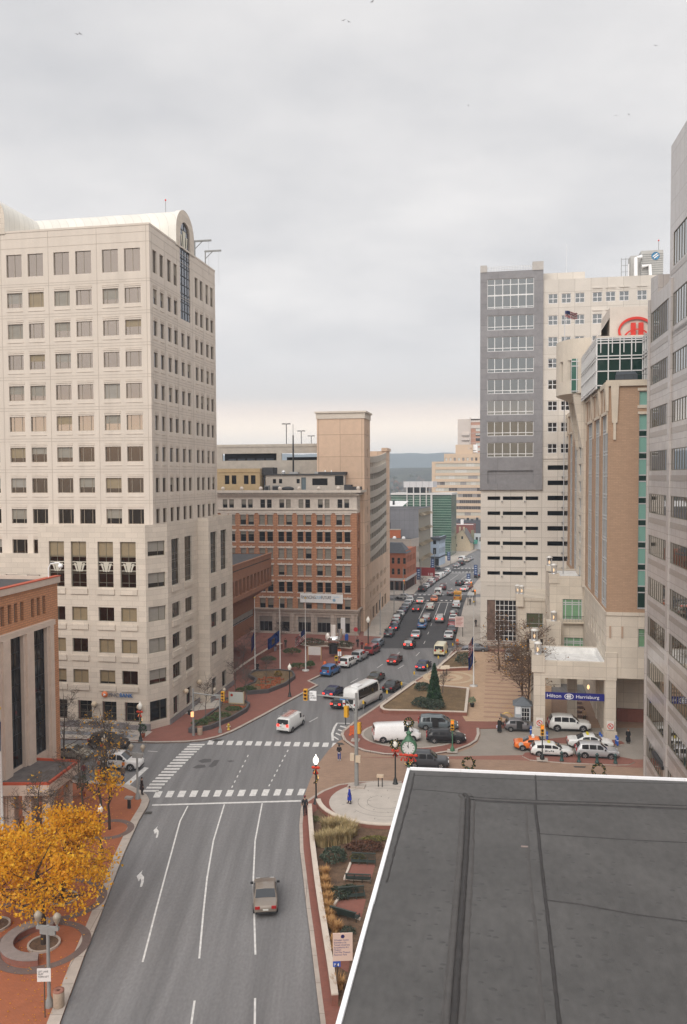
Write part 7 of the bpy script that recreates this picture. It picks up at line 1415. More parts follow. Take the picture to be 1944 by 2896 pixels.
def flagpole(u, v, v_top, label, fl=(), z=.15, r_=.075, foot=.6):
    p, h = scale_to(v_top, u, v, z); r = thing('flagpole', p, RZ, label, 'flagpole'); b = MB(); b.lathe([(foot, 0), (foot, .18), (r_*1.4, .2), (r_, h*.5), (r_*.55, h)], 10); b.build('pole', M('pole_offwhite', (.56, .54, .51), .5), r); b = MB(); b.ball((0, 0, h+.1), .14); b.build('finial', M('gold_ball', (.6, .40, .06), .3, metal=.6), r)
    for (kind, vt, w_, hh, dr, flip, lab) in fl:
        f_ = tag(link('flag', flag_mb(kind, w_, hh, dr).mesh('flag', FL[kind]), None, p+Vector((0, -.05, (v-vt)/FPX*p.y)), RZ+(PI if flip else 0)), lab, 'flag')
flagpole(722, 1898, 1689, 'white flagpole nearest the brown hall, half hidden by bare trees', [('city', 1782, 1.6, 2.4, 1.15, 0, 'blue and gold flag hanging limp on the pole by the brown hall')])
flagpole(793, 1897, 1690, 'white flagpole between its two neighbours, carrying the plain blue flag', [('pa', 1780, 2.6, 1.9, .62, 0, 'deep blue flag with a crest blowing to the left')])
flagpole(865, 1897, 1690, 'white flagpole beside the sign board, carrying the striped flag', [('usa', 1776, 2.4, 1.7, .72, 0, 'red and white striped flag with blue canton blowing beside the sign board')])
flagpole(1340, 1941, 1700, 'white flagpole on the hotel plaza beside the triangular planter', [('usa', 1795, 1.6, 2.2, 1.05, 0, 'striped flag hanging limp above a second flag on the plaza pole'), ('pa', 1830, 1.6, 2.2, 1.05, 0, 'dark flag hanging limp below the striped one on the plaza pole')])
flagpole(8, 2395, 1995, 'pale flagpole rising at the left edge through the yellow tree', [('city', 2010, .6, 2.6, 1.45, 1, 'furled violet and gold flag at the left edge')], r_=.11)
p0_ = B.e.location if 0 else V0+N*12.6+S*(-30); pf_ = K0+N*1.5+S*30
zt = EYE+(1346-884)/FPX*130; pp = Vector(((1595-972)/FPX*130, 130, 16.5)); r = thing('roof_flagpole', pp, RZ, 'thin flagpole rising above the hotel in front of the white office tower', 'flagpole'); b = MB(); b.tube([(0, 0, 0), (0, 0, zt-16.5)], [.09, .05], 6); b.build('pole', ALUM, r)
tag(link('flag', flag_mb('usa', 1.9, 1.0, .2).mesh('flag', FL['usa']), None, pp+Vector((0, 0, zt-16.5-.1)), RZ+PI), 'small striped flag flying in front of the white office tower windows', 'flag')
# ------------------------------------------------------------------ benches, bins, hydrant, bollards
IRON = M('green_iron', (.030, .042, .035), .5)
def bench(u0, v0, u1, v1, label, back=1, z=.15):
    a, c = G(u0, v0, z), G(u1, v1, z); d = c-a; L_ = d.length; r = thing('park_bench', a, math.atan2(d.y, d.x), label, 'bench', 'green metal benches in the planter court')
    b = MB()
    for k in range(5): b.box(0, L_, back*(.02+k*.1), back*(.02+k*.1)+.07, .42, .45)
    b.build('seat', IRON, r); b = MB(); y = back*.55
    for k in range(int(L_/.09)): b.box(.02+k*.09, .06+k*.09, min(y, y+back*.12), max(y, y+back*.12), .5, .92)
    b.box(0, L_, y-.02, y+.1*back+.02 if back > 0 else y+.02, .9, .95) if back > 0 else b.box(0, L_, y-.12, y+.02, .9, .95); b.build('backrest', IRON, r)
    for x in (0.03, L_/3, 2*L_/3, L_-.03):
        b = MB(); b.tube([(x, 0, 0), (x, 0, .62), (x, back*.5, .66)], .025, 5); b.tube([(x, back*.55, 0), (x, back*.55, .5)], .025, 5); b.build('leg', IRON, r)
bench(993, 2452, 1062, 2455, 'green bench with tall back facing the brick court, highest in the planter'); bench(979, 2493, 1050, 2496, 'green bench seen from behind below the first brick court', -1); bench(960, 2556, 1034, 2550, 'green bench with tall back at the second brick court'); bench(945, 2586, 1019, 2607, 'dark bench set askew with its end arm showing', -1); bench(961, 2724, 990, 2726, 'green bench half hidden behind the wayfinding sign')
def litter(u, v, label, r_=.33, h=.95, m=None):
    p = G(u, v, .15); o = thing('litter_bin', p, 0, label, 'litter bin'); b = MB(); b.lathe([(r_*.9, 0), (r_, .06), (r_, h-.06), (r_*.96, h)], 16); b.build('bin', m or M('bin_concrete', (.42, .33, .25), .9, .15, 6), o); b = MB(); b.lathe([(r_*1.02, h), (r_*1.02, h+.08), (r_*.35, h+.1), (r_*.33, h-.1)], 16); b.build('lid', M('bin_lid', (.30, .13, .09), .7), o); b = MB(); b.lathe([(.001, h+.015), (r_*.34, h+.015)], 12); b.build('opening', DARKIN, o)
litter(167, 2846, 'round concrete litter bin with brick red lid by the left kerb'); litter(566, 2078, 'brown concrete litter bin beside the bank signal mast')
p = G(647, 2064, .15); r = thing('fire_hydrant', p, 0, 'yellow fire hydrant on the brick walk below the planter', 'hydrant'); b = MB(); b.lathe([(.2, 0), (.2, .05), (.13, .08), (.13, .55), (.19, .58), (.16, .7), (.06, .78), (.05, .84)], 10); b.build('barrel', M('hydrant_yellow', (.55, .38, .05), .5), r); b = MB(); b.tube([(-.26, 0, .45), (.26, 0, .45)], .07, 6); b.build('nozzle', M('hydrant_white', (.6, .55, .45), .5), r)
for i, (u, v) in enumerate(((1589, 2152), (1638, 2155), (1689, 2157), (1741, 2159))):
    p = G(u, v, .15); r = thing('bollard', p, 0, 'dark green bollard on the hotel island, %s' % ('beside the white estate taxi', 'behind the gap between the two taxis', 'in front of the silver crossover doors', 'in front of the silver crossover bonnet')[i], 'bollard', 'green bollards on the hotel island'); b = MB(); b.lathe([(.24, 0), (.24, .12), (.16, .2), (.15, .8), (.19, .84), (.19, .92), (.12, 1.0), (.07, 1.08), (.001, 1.12)], 12); b.build('post', M('bollard_green', (.02, .06, .055), .45), r); b = MB(); b.lathe([(.21, .0), (.21, .07)], 12, (0, 0, .84)); b.build('collar', BLKP, r)
BP = M('post_blue', (.02, .09, .38), .45)
for i, (u, v, lb) in enumerate(((1502, 2076, 'blue post left of the first portico pillar'), (1548, 2092, 'blue post right of the first portico pillar'), (1697, 2094, 'blue post left of the second portico pillar'), (1702, 2100, 'blue post close before the second portico pillar'), (1743, 2103, 'blue post right of the second portico pillar, nearest the person'), (1747, 2108, 'tall blue post at the right corner of the portico island'))):
    p = G(u, v, .15); r = thing('bollard', p, 0, lb, 'bollard', 'blue posts around the portico'); b = MB(); b.lathe([(.13, 0), (.12, .9), (.08, 1.0), (.001, 1.04)], 10); b.build('post', BP, r); b = MB(); b.lathe([(.135, .55), (.135, .62)], 10); b.build('band', WHITEP, r)
MY = M('meter_yellow', (.62, .40, .02), .5)
for i, (u, v, lb) in enumerate(((1028, 2012, 'yellow topped meter post beside the minibus rear wheel'), (1095, 1982, 'yellow topped meter post beside the minibus bonnet'), (1136, 1957, 'yellow topped meter post beside the black sedan'), (1172, 1926, 'yellow topped meter post below the navy sedan'), (1209, 1905, 'yellow topped meter post at the navy sedan door'), (1240, 1880, 'yellow topped meter post behind the cream van'), (1262, 1864, 'yellow topped meter post beside the cream van'), (1281, 1842, 'yellow topped meter post at the drive mouth'))):
    p = G(u, v, .15); r = thing('parking_meter', p, 0, lb, 'parking meter', 'yellow meters along the right kerb'); b = MB(); b.tube([(0, 0, 0), (0, 0, 1.0)], .05, 6); b.build('post', GREYM, r); b = MB(); b.box(-.11, .11, -.09, .09, 1.05, 1.42); b.lathe([(.11, 1.42), (.08, 1.5), (.001, 1.53)], 8); b.build('head', MY, r)
# ------------------------------------------------------------------ signs and boxes
p, h = scale_to(2631, 954, 2803, .15); r = thing('wayfinding_sign', p, math.radians(3), 'pale pink wayfinding board on a post before the planter', 'sign'); b = MB(); b.tube([(0, 0, 0), (0, 0, h-1.9)], .05, 6); b.build('post', M('post_bronze', (.10, .07, .05), .5), r); b = MB(); b.box(-.25, .97, -.03, .03, h-1.75, h); b.build('board', M('board_pink', (.74, .56, .47), .6), r)
VI = M('sign_violet', (.06, .05, .22), .6)
text('lettering', 'Whitaker Center\nStrawberry Sq\nTemple University\nSusquehanna Art\nMuseum\nCivil War Museum\nReservoir Park', .155, VI, r, (-.19, -.035, h-.47), (PI/2, 0, 0), .002, sx=.86)
b = MB(); b.lathe([(.06, 0), (.12, 0)], 14); e_ = b.build('emblem', VI, r, (.36, -.036, h-.2)); e_.rotation_euler = (PI/2, 0, 0)
b = MB(); b.box(-.25, .22, -.03, .03, h-2.12, h-1.78); sp = b.build('parking_plate', M('sign_bright_blue', (.03, .10, .45), .5), r); text('lettering', 'P', .26, WHITEP, sp, (-.2, -.035, h-2.06), (PI/2, 0, 0), .002); b = MB(); b.add([(-.02, -.034, h-1.98), (.12, -.034, h-1.86), (.12, -.034, h-2.08)], ((0, 2, 1),)); b.build('arrow', WHITEP, sp)
p, h = scale_to(2730, 128, 2877, .15); r = thing('road_sign', p, math.radians(2), 'white rectangular notice on a thin post, seen beside the grey twin lamp', 'sign'); b = MB(); b.tube([(0, 0, 0), (0, 0, h)], .04, 6); b.build('post', M('post_bronze', (.10, .07, .05), .5), r); b = MB(); b.box(-.40, .40, -.05, -.03, h-.80, h); b.build('plate', M('plate_white', (.72, .70, .68), .5), r); text('lettering', 'LEFT LANE\nMUST\nTURN LEFT', .155, DARKM, r, (-.35, -.055, h-.24), (PI/2, 0, 0), .002, sx=.82)
p, h = scale_to(1843, 908, 1862+25, .15); r = thing('notice_board', G(872, 1868, .15), RZ, 'white notice board on two wooden posts beneath the bright sculpture', 'sign'); b = MB(); b.box(0, 2.3, -.05, .05, 1.0, 2.4); b.build('board', M('plate_white', (.72, .70, .68), .5), r)
for x in (0, 2.3): b = MB(); b.box(x-.06, x+.06, -.06, .06, 0, 2.4); b.build('post', M('timber', (.5, .34, .16), .8), r)
r = thing('garden_sign', G(650, 1996, .15), RZ, 'pale sign board with a red emblem standing in the bank planter', 'sign'); b = MB(); b.box(0, 2.0, -.1, .1, .5, 1.95); b.build('board', M('board_grey', (.44, .45, .42), .6), r); b = MB(); b.box(-.12, 2.12, -.14, .14, 0, .5); b.box(-.12, 0, -.14, .14, .5, 2.05); b.box(2.0, 2.12, -.14, .14, .5, 2.05); b.build('frame', M('timber_tan', (.42, .34, .22), .8), r); b = MB(); b.lathe([(.01, 0), (.2, 0)], 8); e_ = b.build('emblem', BOW, r, (.35, -.12, 1.55)); e_.rotation_euler = (PI/2, 0, 0)
r = thing('info_lectern', G(1076, 2225, .15), RZ, 'small tan plaque on two legs beyond the granite circle', 'sign'); b = MB(); b.box(-.35, .35, -.2, .2, 1.0, 1.25); b.build('plaque', M('plaque_tan', (.55, .42, .30), .6), r); [MB.build((lambda q: (q.tube([(x, 0, 0), (x, 0, 1.0)], .05, 6), q)[1])(MB()), 'leg', BLKP, r) for x in (-.2, .2)]
r = thing('info_lectern', G(366, 2286, .15), RZ, 'dark lectern plaque near the left kerb corner', 'sign'); b = MB(); b.box(-.35, .35, -.25, .2, .95, 1.15); b.build('plaque', M('plaque_grey', (.3, .27, .25), .6), r); b = MB(); b.box(-.14, .14, -.1, .1, 0, .95); b.build('leg', BLKP, r)
for i, (u, v) in enumerate(((1254, 1908), (1264, 1907))): r = thing('info_lectern', G(u, v, .15), RZ, ('pale tilted plaque on the triangular planter wall, left of the pair', 'pale tilted plaque on the triangular planter wall, right of the pair')[i], 'sign', 'tilted plaques'); b = MB(); b.add([(-.45, -.3, 1.0), (.45, -.3, 1.0), (.45, .3, 1.4), (-.45, .3, 1.4), (-.45, -.3, .93), (.45, -.3, .93), (.45, .3, 1.33), (-.45, .3, 1.33)], ((0, 1, 2, 3), (7, 6, 5, 4), (0, 4, 5, 1), (2, 6, 7, 3))); b.build('plaque', M('plaque_cream', (.58, .48, .36), .6), r); b = MB(); b.box(-.06, .06, -.06, .06, 0, 1.15); b.build('leg', BLKP, r)
OR2 = M('barrier_orange', (.68, .12, .02), .6)
r = thing('safety_barrier', G(990, 2078, .15), RZ+.1, 'orange plastic safety barrier on the tip of the brick ring', 'barrier'); b = MB()
for i in range(6): b.box(0, .98, -.04, .04, .1+i*.18, .2+i*.18)
for x in (0, .46, .92): b.box(x, x+.07, -.06, .06, 0, 1.15)
b.build('panel', OR2, r); [link('foot', (lambda q: (q.box(x, x+.3, -.3, .3, 0, .06), q)[1])(MB()).mesh('foot', OR2), r) for x in (-.1, .75)]
for i, (u, v, lb) in enumerate(((1037, 1836, 'orange barrel by the people at the orange block corner'), (919, 1888, 'orange cone behind the blue suv'), (1294, 1822, 'orange barrier cluster at the right kerb corner'), (282, 2205, 'orange barrel by the left side street'))):
    p = G(u, v, .15); r = thing('traffic_barrel', p, 0, lb, 'traffic barrel', 'orange works barrels'); b = MB(); b.lathe([(.32, 0), (.3, .1), (.28, .5), (.24, 1.0), (.12, 1.05)], 12); b.build('drum', OR2, r); b = MB(); b.lathe([(.292, .38), (.286, .52)], 12); b.build('band', WHITEP, r)
for i, (u, v, lb) in enumerate(((952, 1876, 'yellow newspaper box at the left of the kerb pair'), (975, 1874, 'yellow newspaper box at the right of the kerb pair'))):
    p = G(u, v, .15); r = thing('newspaper_box', p, RZ, lb, 'newspaper box', 'yellow newspaper boxes'); b = MB(); b.box(-.26, .26, -.22, .22, .45, 1.25); b.build('box', MY, r); b = MB(); b.box(-.2, .2, -.225, -.221, .85, 1.15); b.build('window', GL_DARK, r); b = MB(); b.box(-.08, .08, -.08, .08, 0, .45); b.build('post', BLKP, r)
r = thing('one_way_sign', G(961, 1882, .15), RZ, 'white square sign on a post among the newspaper boxes', 'sign'); b = MB(); b.tube([(0, 0, 0), (0, 0, 2.4)], .05, 6); b.build('post', BLKP, r); b = MB(); b.box(-.3, .3, -.03, .03, 1.6, 2.4); b.build('plate', WHITEP, r); b = MB(); b.box(-.3, .25, -.06, .06, 2.4, 2.7); b.build('top_plate', OR2, r)
r = thing('stop_sign', G(1007, 1828, .15), RZ, 'red round sign on a post before the orange brick block', 'sign'); b = MB(); b.tube([(0, 0, 0), (0, 0, 3.2)], .04, 6); b.build('post', GREYM, r); b = MB(); b.lathe([(.01, 0), (.42, 0), (.42, .03)], 14); e_ = b.build('plate', M('stop_red', (.45, .02, .03), .5), r, (0, -.05, 3.2)); e_.rotation_euler = (PI/2, 0, 0); b = MB(); b.box(-.28, .28, -.07, -.055, 3.14, 3.26); b.build('bar', WHITEP, r)
r = thing('mail_box', G(981, 1812, .15), RZ, 'blue mail box against the orange brick block', 'mail box'); b = MB(); b.box(-.3, .3, -.3, .3, .15, 1.1); b.lathe([(.3, 0), (.28, .12), (.001, .3)], 10, (0, 0, 1.1)); b.build('box', BP, r); [link('leg', (lambda q: (q.box(x-.04, x+.04, -.25, .25, 0, .15), q)[1])(MB()).mesh('leg', BLKP), r) for x in (-.22, .22)]
r = thing('pole_sign', G(1296, 1800, .15), RZ, 'pink board with red lines of print on two posts by the right hand parked row', 'sign'); b = MB(); b.box(-.6, 1.1, -.04, .04, 1.9, 4.0); b.build('board', M('board_rose', (.66, .50, .46), .6), r); [link('post', (lambda q: (q.tube([(x, 0, 0), (x, 0, 1.9)], .06, 5), q)[1])(MB()).mesh('post', BLKP), r) for x in (-.4, .9)]; b = MB(); [b.box(-.45+.1*(k % 2), .95-.15*(k % 3), -.055, -.042, 3.62-k*.27, 3.72-k*.27) for k in range(6)]; b.build('marking', M('mark_red', (.40, .12, .10), .7), r)
for i, (u, v, vt, lb) in enumerate(((1191, 1657, 1608, 'blue street banner on a pole before the maroon sign'), (1230, 1621, 1580, 'blue street banner on a pole before the powder blue house'), (1275, 1596, 1560, 'blue street banner on a pole near the cream house'), (1332, 1652, 1622, 'blue street banner on the pole by the right far walk'), (1352, 1640, 1597, 'blue street banner at the edge of the office tower'))):
    p, h = scale_to(vt, u, v, .15); r = thing('banner_pole', p, RZ, lb, 'street banner', 'blue banners along the far street'); b = MB(); b.tube([(0, 0, 0), (0, 0, h+3)], .09, 6); b.build('pole', GREYM, r); b = MB(); b.box(-1.2, -.15, -.03, .03, h-3.2, h); b.build('banner', M('banner_navy', (.03, .06, .18), .7), r); b = MB(); [b.box(-.95, -.4, -.04, -.031, h-2.7+k*.7, h-2.4+k*.7) for k in range(4)]; b.build('emblem', M('banner_pale', (.4, .48, .6), .7), r)
p, h = scale_to(1535, 1338, 1625, .15)
r = thing('bus_shelter', G(1322, 1712, .15), RZ, 'glass roofed bus shelter on the right walk at the first crossing', 'shelter'); b = MB(); b.box(0, 1.6, 0, 5, 2.4, 2.55); b.build('roof', M('shelter_roof', (.42, .42, .40), .4), r); [link('post', (lambda q: (q.tube([(x, y, 0), (x, y, 2.4)], .05, 5), q)[1])(MB()).mesh('post', DARKM), r) for x in (.1, 1.5) for y in (.1, 4.9)]
# valet hut
r = thing('valet_hut', G(1478, 2040, .16), RZ, 'small grey blue valet hut with hipped roof on the hotel plaza', 'kiosk'); HC = M('hut_blue_grey', (.40, .44, .47), .6); b = MB(); wall(b, (-1.0, -1.0), E1, 0, 2.0, 0, 2.35, [(.85, 1.85, .35, 2.05)], .08); wall(b, (1.0, -1.0), E2, 0, 2.0, 0, 2.35, [(.2, 1.8, .8, 2.05)], .08); b.quad((-1, 1, 0), (-1, -1, 0), (-1, -1, 2.35), (-1, 1, 2.35)); b.quad((1, 1, 0), (-1, 1, 0), (-1, 1, 2.35), (1, 1, 2.35)); b.build('wall', HC, r)
b = MB(); b.add([(-1.25, -1.25, 2.35), (1.25, -1.25, 2.35), (1.25, 1.25, 2.35), (-1.25, 1.25, 2.35), (0, 0, 3.3)], ((0, 1, 4), (1, 2, 4), (2, 3, 4), (3, 0, 4), (3, 2, 1, 0))); b.build('roof', M('hut_roof', (.13, .145, .16), .6, .1, 3), r)
mb_, ms, _ = WMESH[winmb(1.0, 1.7, GL_DARK, (.33, .66), (.33, .66), .05, fm=WF)]; mb_.build('window', ms, r, (-.15, -.95, .35)); mb_, ms, _ = WMESH[winmb(1.6, 1.25, GL_DARK, (.33, .66), (.5,), .05, fm=WF)]; mb_.build('window', ms, r, (.95, -.8, .8), PI/2); b = MB(); b.box(-.9, -.25, -1.04, -1.003, 1.2, 2.2); b.build('notice', WHITEP, r)
r = thing('luggage_arch', G(1434, 2052, .16), RZ, 'arched brass luggage cart by the valet hut', 'cart'); b = MB(); b.tube([(.7*math.cos(PI*k/10), 0, 1.1+.55*math.sin(PI*k/10)) for k in range(11)], .06, 6); [b.tube([(x, 0, .3), (x, 0, 1.1)], .06, 5) for x in (-.7, .7)]; b.build('hoop', M('brass', (.65, .45, .12), .3, metal=.6), r); b = MB(); b.box(-.7, .7, -.3, .3, .2, .32); b.build('deck', BLKP, r)
r = thing('globe_sculpture', G(943, 1848, .6), RZ, 'polished steel sculpture of curled plates on a black drum base', 'sculpture'); b = MB(); b.lathe([(.75, 0), (.75, 1.7)], 18); b.build('plinth', DARKM, r); ST = M('polished_steel', (.80, .79, .77), .12, metal=.9); b = MB()
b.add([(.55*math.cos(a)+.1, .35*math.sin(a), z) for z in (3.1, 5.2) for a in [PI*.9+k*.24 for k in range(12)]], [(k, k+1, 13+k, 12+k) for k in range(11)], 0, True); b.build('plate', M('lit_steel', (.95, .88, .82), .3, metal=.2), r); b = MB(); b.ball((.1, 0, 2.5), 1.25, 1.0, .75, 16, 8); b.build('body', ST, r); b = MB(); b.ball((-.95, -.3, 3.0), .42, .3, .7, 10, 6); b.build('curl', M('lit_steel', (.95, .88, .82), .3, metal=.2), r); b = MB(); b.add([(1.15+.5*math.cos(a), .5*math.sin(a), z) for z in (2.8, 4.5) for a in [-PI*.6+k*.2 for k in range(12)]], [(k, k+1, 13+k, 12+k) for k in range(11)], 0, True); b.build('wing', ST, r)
# ------------------------------------------------------------------ walls of planters
BW = M('planter_brick', (.25, .095, .065), .9, .12, 1.5, joint=(.24, .08, .012, .5), jcol=(.20, .10, .08)); CAPM = M('planter_cap', (.58, .50, .42), .85, .08, 1.5)
def planter(name, pts, label, zb=.15, h=.55, w_=.38, soil=SOIL, closed=True, wm=None, cm=None, soilz=None, cat='planter'):
    k = [tuple(p[:2]) for p in (GP(pts) if len(pts[0]) == 2 else pts)]; n = len(k); ar = sum(k[i][0]*k[(i+1) % n][1]-k[(i+1) % n][0]*k[i][1] for i in range(n))
    if ar < 0 and closed: k = k[::-1]
    inn = []
    for i in range(n):
        a, c, e = Vector(k[i-1] if closed or i else k[0]), Vector(k[i]), Vector(k[(i+1) % n] if closed or i < n-1 else k[-1])
        t1 = (c-a).normalized() if (c-a).length > 1e-6 else (e-c).normalized(); t2 = (e-c).normalized() if (e-c).length > 1e-6 else t1; nn = Vector((-(t1.y+t2.y), t1.x+t2.x)); nn.normalize(); cs = max(.4, nn.dot(Vector((-t1.y, t1.x)))); inn.append(tuple(c+nn*(w_/cs)))
    c0 = Vector((sum(p[0] for p in k)/n, sum(p[1] for p in k)/n, 0)); r = thing(name, c0, 0, label, cat); lo = lambda p: (p[0]-c0.x, p[1]-c0.y)
    b = MB(); c = MB(); m = n if closed else n-1
    for i in range(m):
        j = (i+1) % n; A, B_, C, D = lo(k[i]), lo(k[j]), lo(inn[j]), lo(inn[i]); b.prism([A, B_, C, D], zb-.1, zb+h-.1); c.prism([A, B_, C, D], zb+h-.1, zb+h)
    b.build('wall', wm or BW, r); c.build('cap', cm or CAPM, r)
    if soil and closed: g = MB(); g.prism([lo(p) for p in inn], zb, zb+(soilz if soilz is not None else h-.18)); g.build('soil_bed', soil, r)
    return r
planter('planter', [(1174, 1938), (1076, 2008), (1075, 2014), (1083, 2020), (1100, 2022), (1200, 2024), (1321, 2028), (1328, 1957), (1251, 1950), (1190, 1948)], 'large brick planter with pale cap holding the dark green conifer', soil=LAWN)
planter('planter', [(1333, 1849), (1290, 1851), (1236, 1898), (1237, 1902), (1334, 1898)], 'triangular brick planter with one round shrub by the plaza flagpole', soil=LAWN)
DK = M('dark_granite', (.085, .08, .082), .6, .15, 2)
planter('planter', [(533, 2075), (545, 2078), (600, 2066), (660, 2040), (700, 2016), (708, 2001), (690, 1990), (640, 1985), (625, 1993), (620, 2010), (590, 2030)], 'dark stone planter with low evergreens at the bank corner', wm=DK, cm=DK, w_=.3)
planter('planter', [(700, 1968), (760, 1963), (810, 1943), (836, 1922), (830, 1908), (790, 1903), (720, 1906), (700, 1918), (722, 1930), (718, 1940), (690, 1952)], 'long dark stone planter with orange flower rings below the flagpoles', wm=DK, cm=DK, w_=.3, soil=LAWN)
planter('planter', [(844, 1832), (870, 1826), (930, 1825), (985, 1830), (998, 1838), (995, 1845), (960, 1842), (920, 1838), (880, 1840)], 'curved planter with dark shrubs behind the sculpture', h=.6, w_=.4)
planter('planter_wall', [(652, 1930), (690, 1899), (730, 1871), (770, 1846), (800, 1836)], 'brick ramp wall with pale cap between the brown hall and the flagpoles', closed=False, w_=.4, h=1.0)
planter('planter_wall', [(870, 2299), (872, 2340), (877, 2407), (883, 2460), (890, 2519), (902, 2604), (916, 2696), (928, 2775), (938, 2852), (952, 2850), (940, 2775), (929, 2696), (915, 2604), (903, 2519), (895, 2460), (889, 2407), (884, 2340)][:9], 'long low brick wall with pale cap between the walk and the planted strip', closed=False, w_=.42, h=.75)
ar = [(CC[0]+6.3*math.cos(t), CC[1]+6.3*math.sin(t)) for t in [PI*1.03+k*(PI*.62)/16 for k in range(17)]]
planter('planter_wall', [(x, y, 0) for x, y in ar], 'curved brick wall with pale cap round the granite circle', closed=False, w_=-.45, h=.62)
r = tag(link('planter_bed', None, None, (0, 0, 0)), 'mulch bed with grasses and shrubs between wall and black roof', 'flower bed'); b = MB(); k = [tuple(p[:2]) for p in GP([(886, 2310), (892, 2407), (906, 2519), (918, 2604), (932, 2696), (944, 2775), (955, 2850)])]+[(1.2, 47), (3, 55), (5.5, 73.6)]+[ar[i] for i in (13, 10, 7, 4, 1)]; b.prism(k, .1, .34); b.build('soil', SOIL, r)
b = MB()
for pts in ([(990, 2455), (1062, 2457), (1050, 2502), (974, 2502)], [(955, 2560), (1036, 2555), (1022, 2612), (938, 2588)], [(962, 2716), (992, 2722), (985, 2765), (958, 2750)]): q = [p[:2] for p in GP(pts)]; b.prism(q, .3, .36)
struct('court_paving', b, BRICKD)
b = MB()
for pts in ([(992, 2455), (985, 2475), (974, 2500), (1050, 2503)], [(958, 2556), (948, 2572), (938, 2588), (1020, 2615)]): 
    q = GP(pts); l, r_ = offs(q, .09), offs(q, -.09); [b.prism([l[i], l[i+1], r_[i+1], r_[i]], .3, .5) for i in range(len(q)-1)]
struct('court_kerb', b, CAPM)
# circular brick seat walls and tree rings at left
def seat_ring(u, v, r_, label, a0, a1):
    c = G(u, v, .15); o = thing('curved_bench', c, 0, label, 'bench'); n = 20
    b = MB(); g = MB()
    for k in range(n): 
        t0, t1 = a0+(a1-a0)*k/n, a0+(a1-a0)*(k+1)/n; q = [(r*math.cos(t), r*math.sin(t)) for r, t in ((r_, t0), (r_, t1), (r_+.75, t1), (r_+.75, t0))]; b.prism(q, 0, .42); q = [(r*math.cos(t), r*math.sin(t)) for r, t in ((r_-.05, t0), (r_-.05, t1), (r_+.8, t1), (r_+.8, t0))]; g.prism(q, .42, .52)
    b.build('wall', BW, o); g.build('seat', M('granite_seat', (.26, .22, .205), .8, .15, 2), o); return c
def tree_ring(c, r_=.95):
    b = MB(); ring(b, (c[0], c[1]), r_, r_+.14, .30); b.prism(disc_pts((c[0], c[1]), r_, 24)[:-1], .16, .24, 1); 
    for k in range(24): a0, a1 = 2*PI*k/24, 2*PI*(k+1)/24; b.prism([(c[0]+q*math.cos(t), c[1]+q*math.sin(t)) for q, t in ((r_, a0), (r_, a1), (r_+.14, a1), (r_+.14, a0))], .15, .29)
    return tag(b.build('tree_ring', [KERBM, SOIL]), kind='structure')
TC = G(125, 2678); tree_ring(TC); seat_ring(118, 2672, 1.85, 'curved brick and granite bench around the yellow tree', math.radians(85), math.radians(285))
b = MB(); ring(b, (TC.x, TC.y), 2.5, 3.1, .168, 0, -1.6, 1.5); ring(b, (TC.x, TC.y), 2.75, 3.4, .169, 0, 1.5, 5); T2 = G(-15, 2625); ring(b, (T2.x, T2.y), 2.5, 3.2, .166); T3 = G(180, 2548); tree_ring(T3); ring(b, (T3.x, T3.y), 2.6, 3.2, .167); T4 = G(310, 2350); ring(b, (T4.x, T4.y), 1.6, 2.2, .167); struct('paving_ring', b, M('paving_grey_brown', (.16, .11, .095), .9, .12, 2, joint=(.25, .12, .015, .5, True), jcol=(.12, .085, .075))); tree_ring(T2)
T5 = G(285, 2345); 
# gulls in the overcast sky
for i, (u, v, d, s_, lb) in enumerate(((219, 97, 120, 1, 'gull gliding high at the upper left, left of a pair'), (228, 96, 125, 1, 'gull gliding high at the upper left, right of a pair'), (972, 58, 150, 1, 'gull high at the top centre, left one'), (987, 62, 150, 1, 'gull high at the top centre, right one'), (1053, 5, 110, 1, 'gull at the very top of the sky'), (1855, 129, 160, 1, 'gull in the upper right sky'), (1325, 299, 200, 1, 'gull low in the middle sky'), (1743, 327, 190, 1, 'gull in the right sky, left one'), (1779, 324, 190, 1, 'gull in the right sky, right one'), (1028, 614, 260, 1, 'gull just above the middle skyline'))):
    p = Vector((0, 0, EYE))+ray(u, v)*d; r = thing('gull', p, i*1.3, lb, 'bird', 'gulls in the sky'); r.scale = (.62,)*3; b = MB(); b.ball((0, 0, 0), .09, .24, .08, 8, 5); b.add([(-.03, -.22, 0), (.03, -.22, 0), (.07, -.42, .01), (-.07, -.42, .01)], ((0, 1, 2, 3), (3, 2, 1, 0))); b.ball((0, .25, .03), .055, n=6, m=4); b.build('body', M('gull_grey', (.40, .40, .41), .8), r)
    for s2 in (-1, 1): b = MB(); b.add([(s2*.05, -.1, .03), (s2*.05, .12, .03), (s2*.4, .14, .16), (s2*.38, -.04, .15), (s2*.85, -.08, .08)], ((0, 1, 2, 3), (3, 2, 4), (3, 2, 1, 0), (4, 2, 3))); b.build('wing', M('gull_grey', (.40, .40, .41), .8), r)
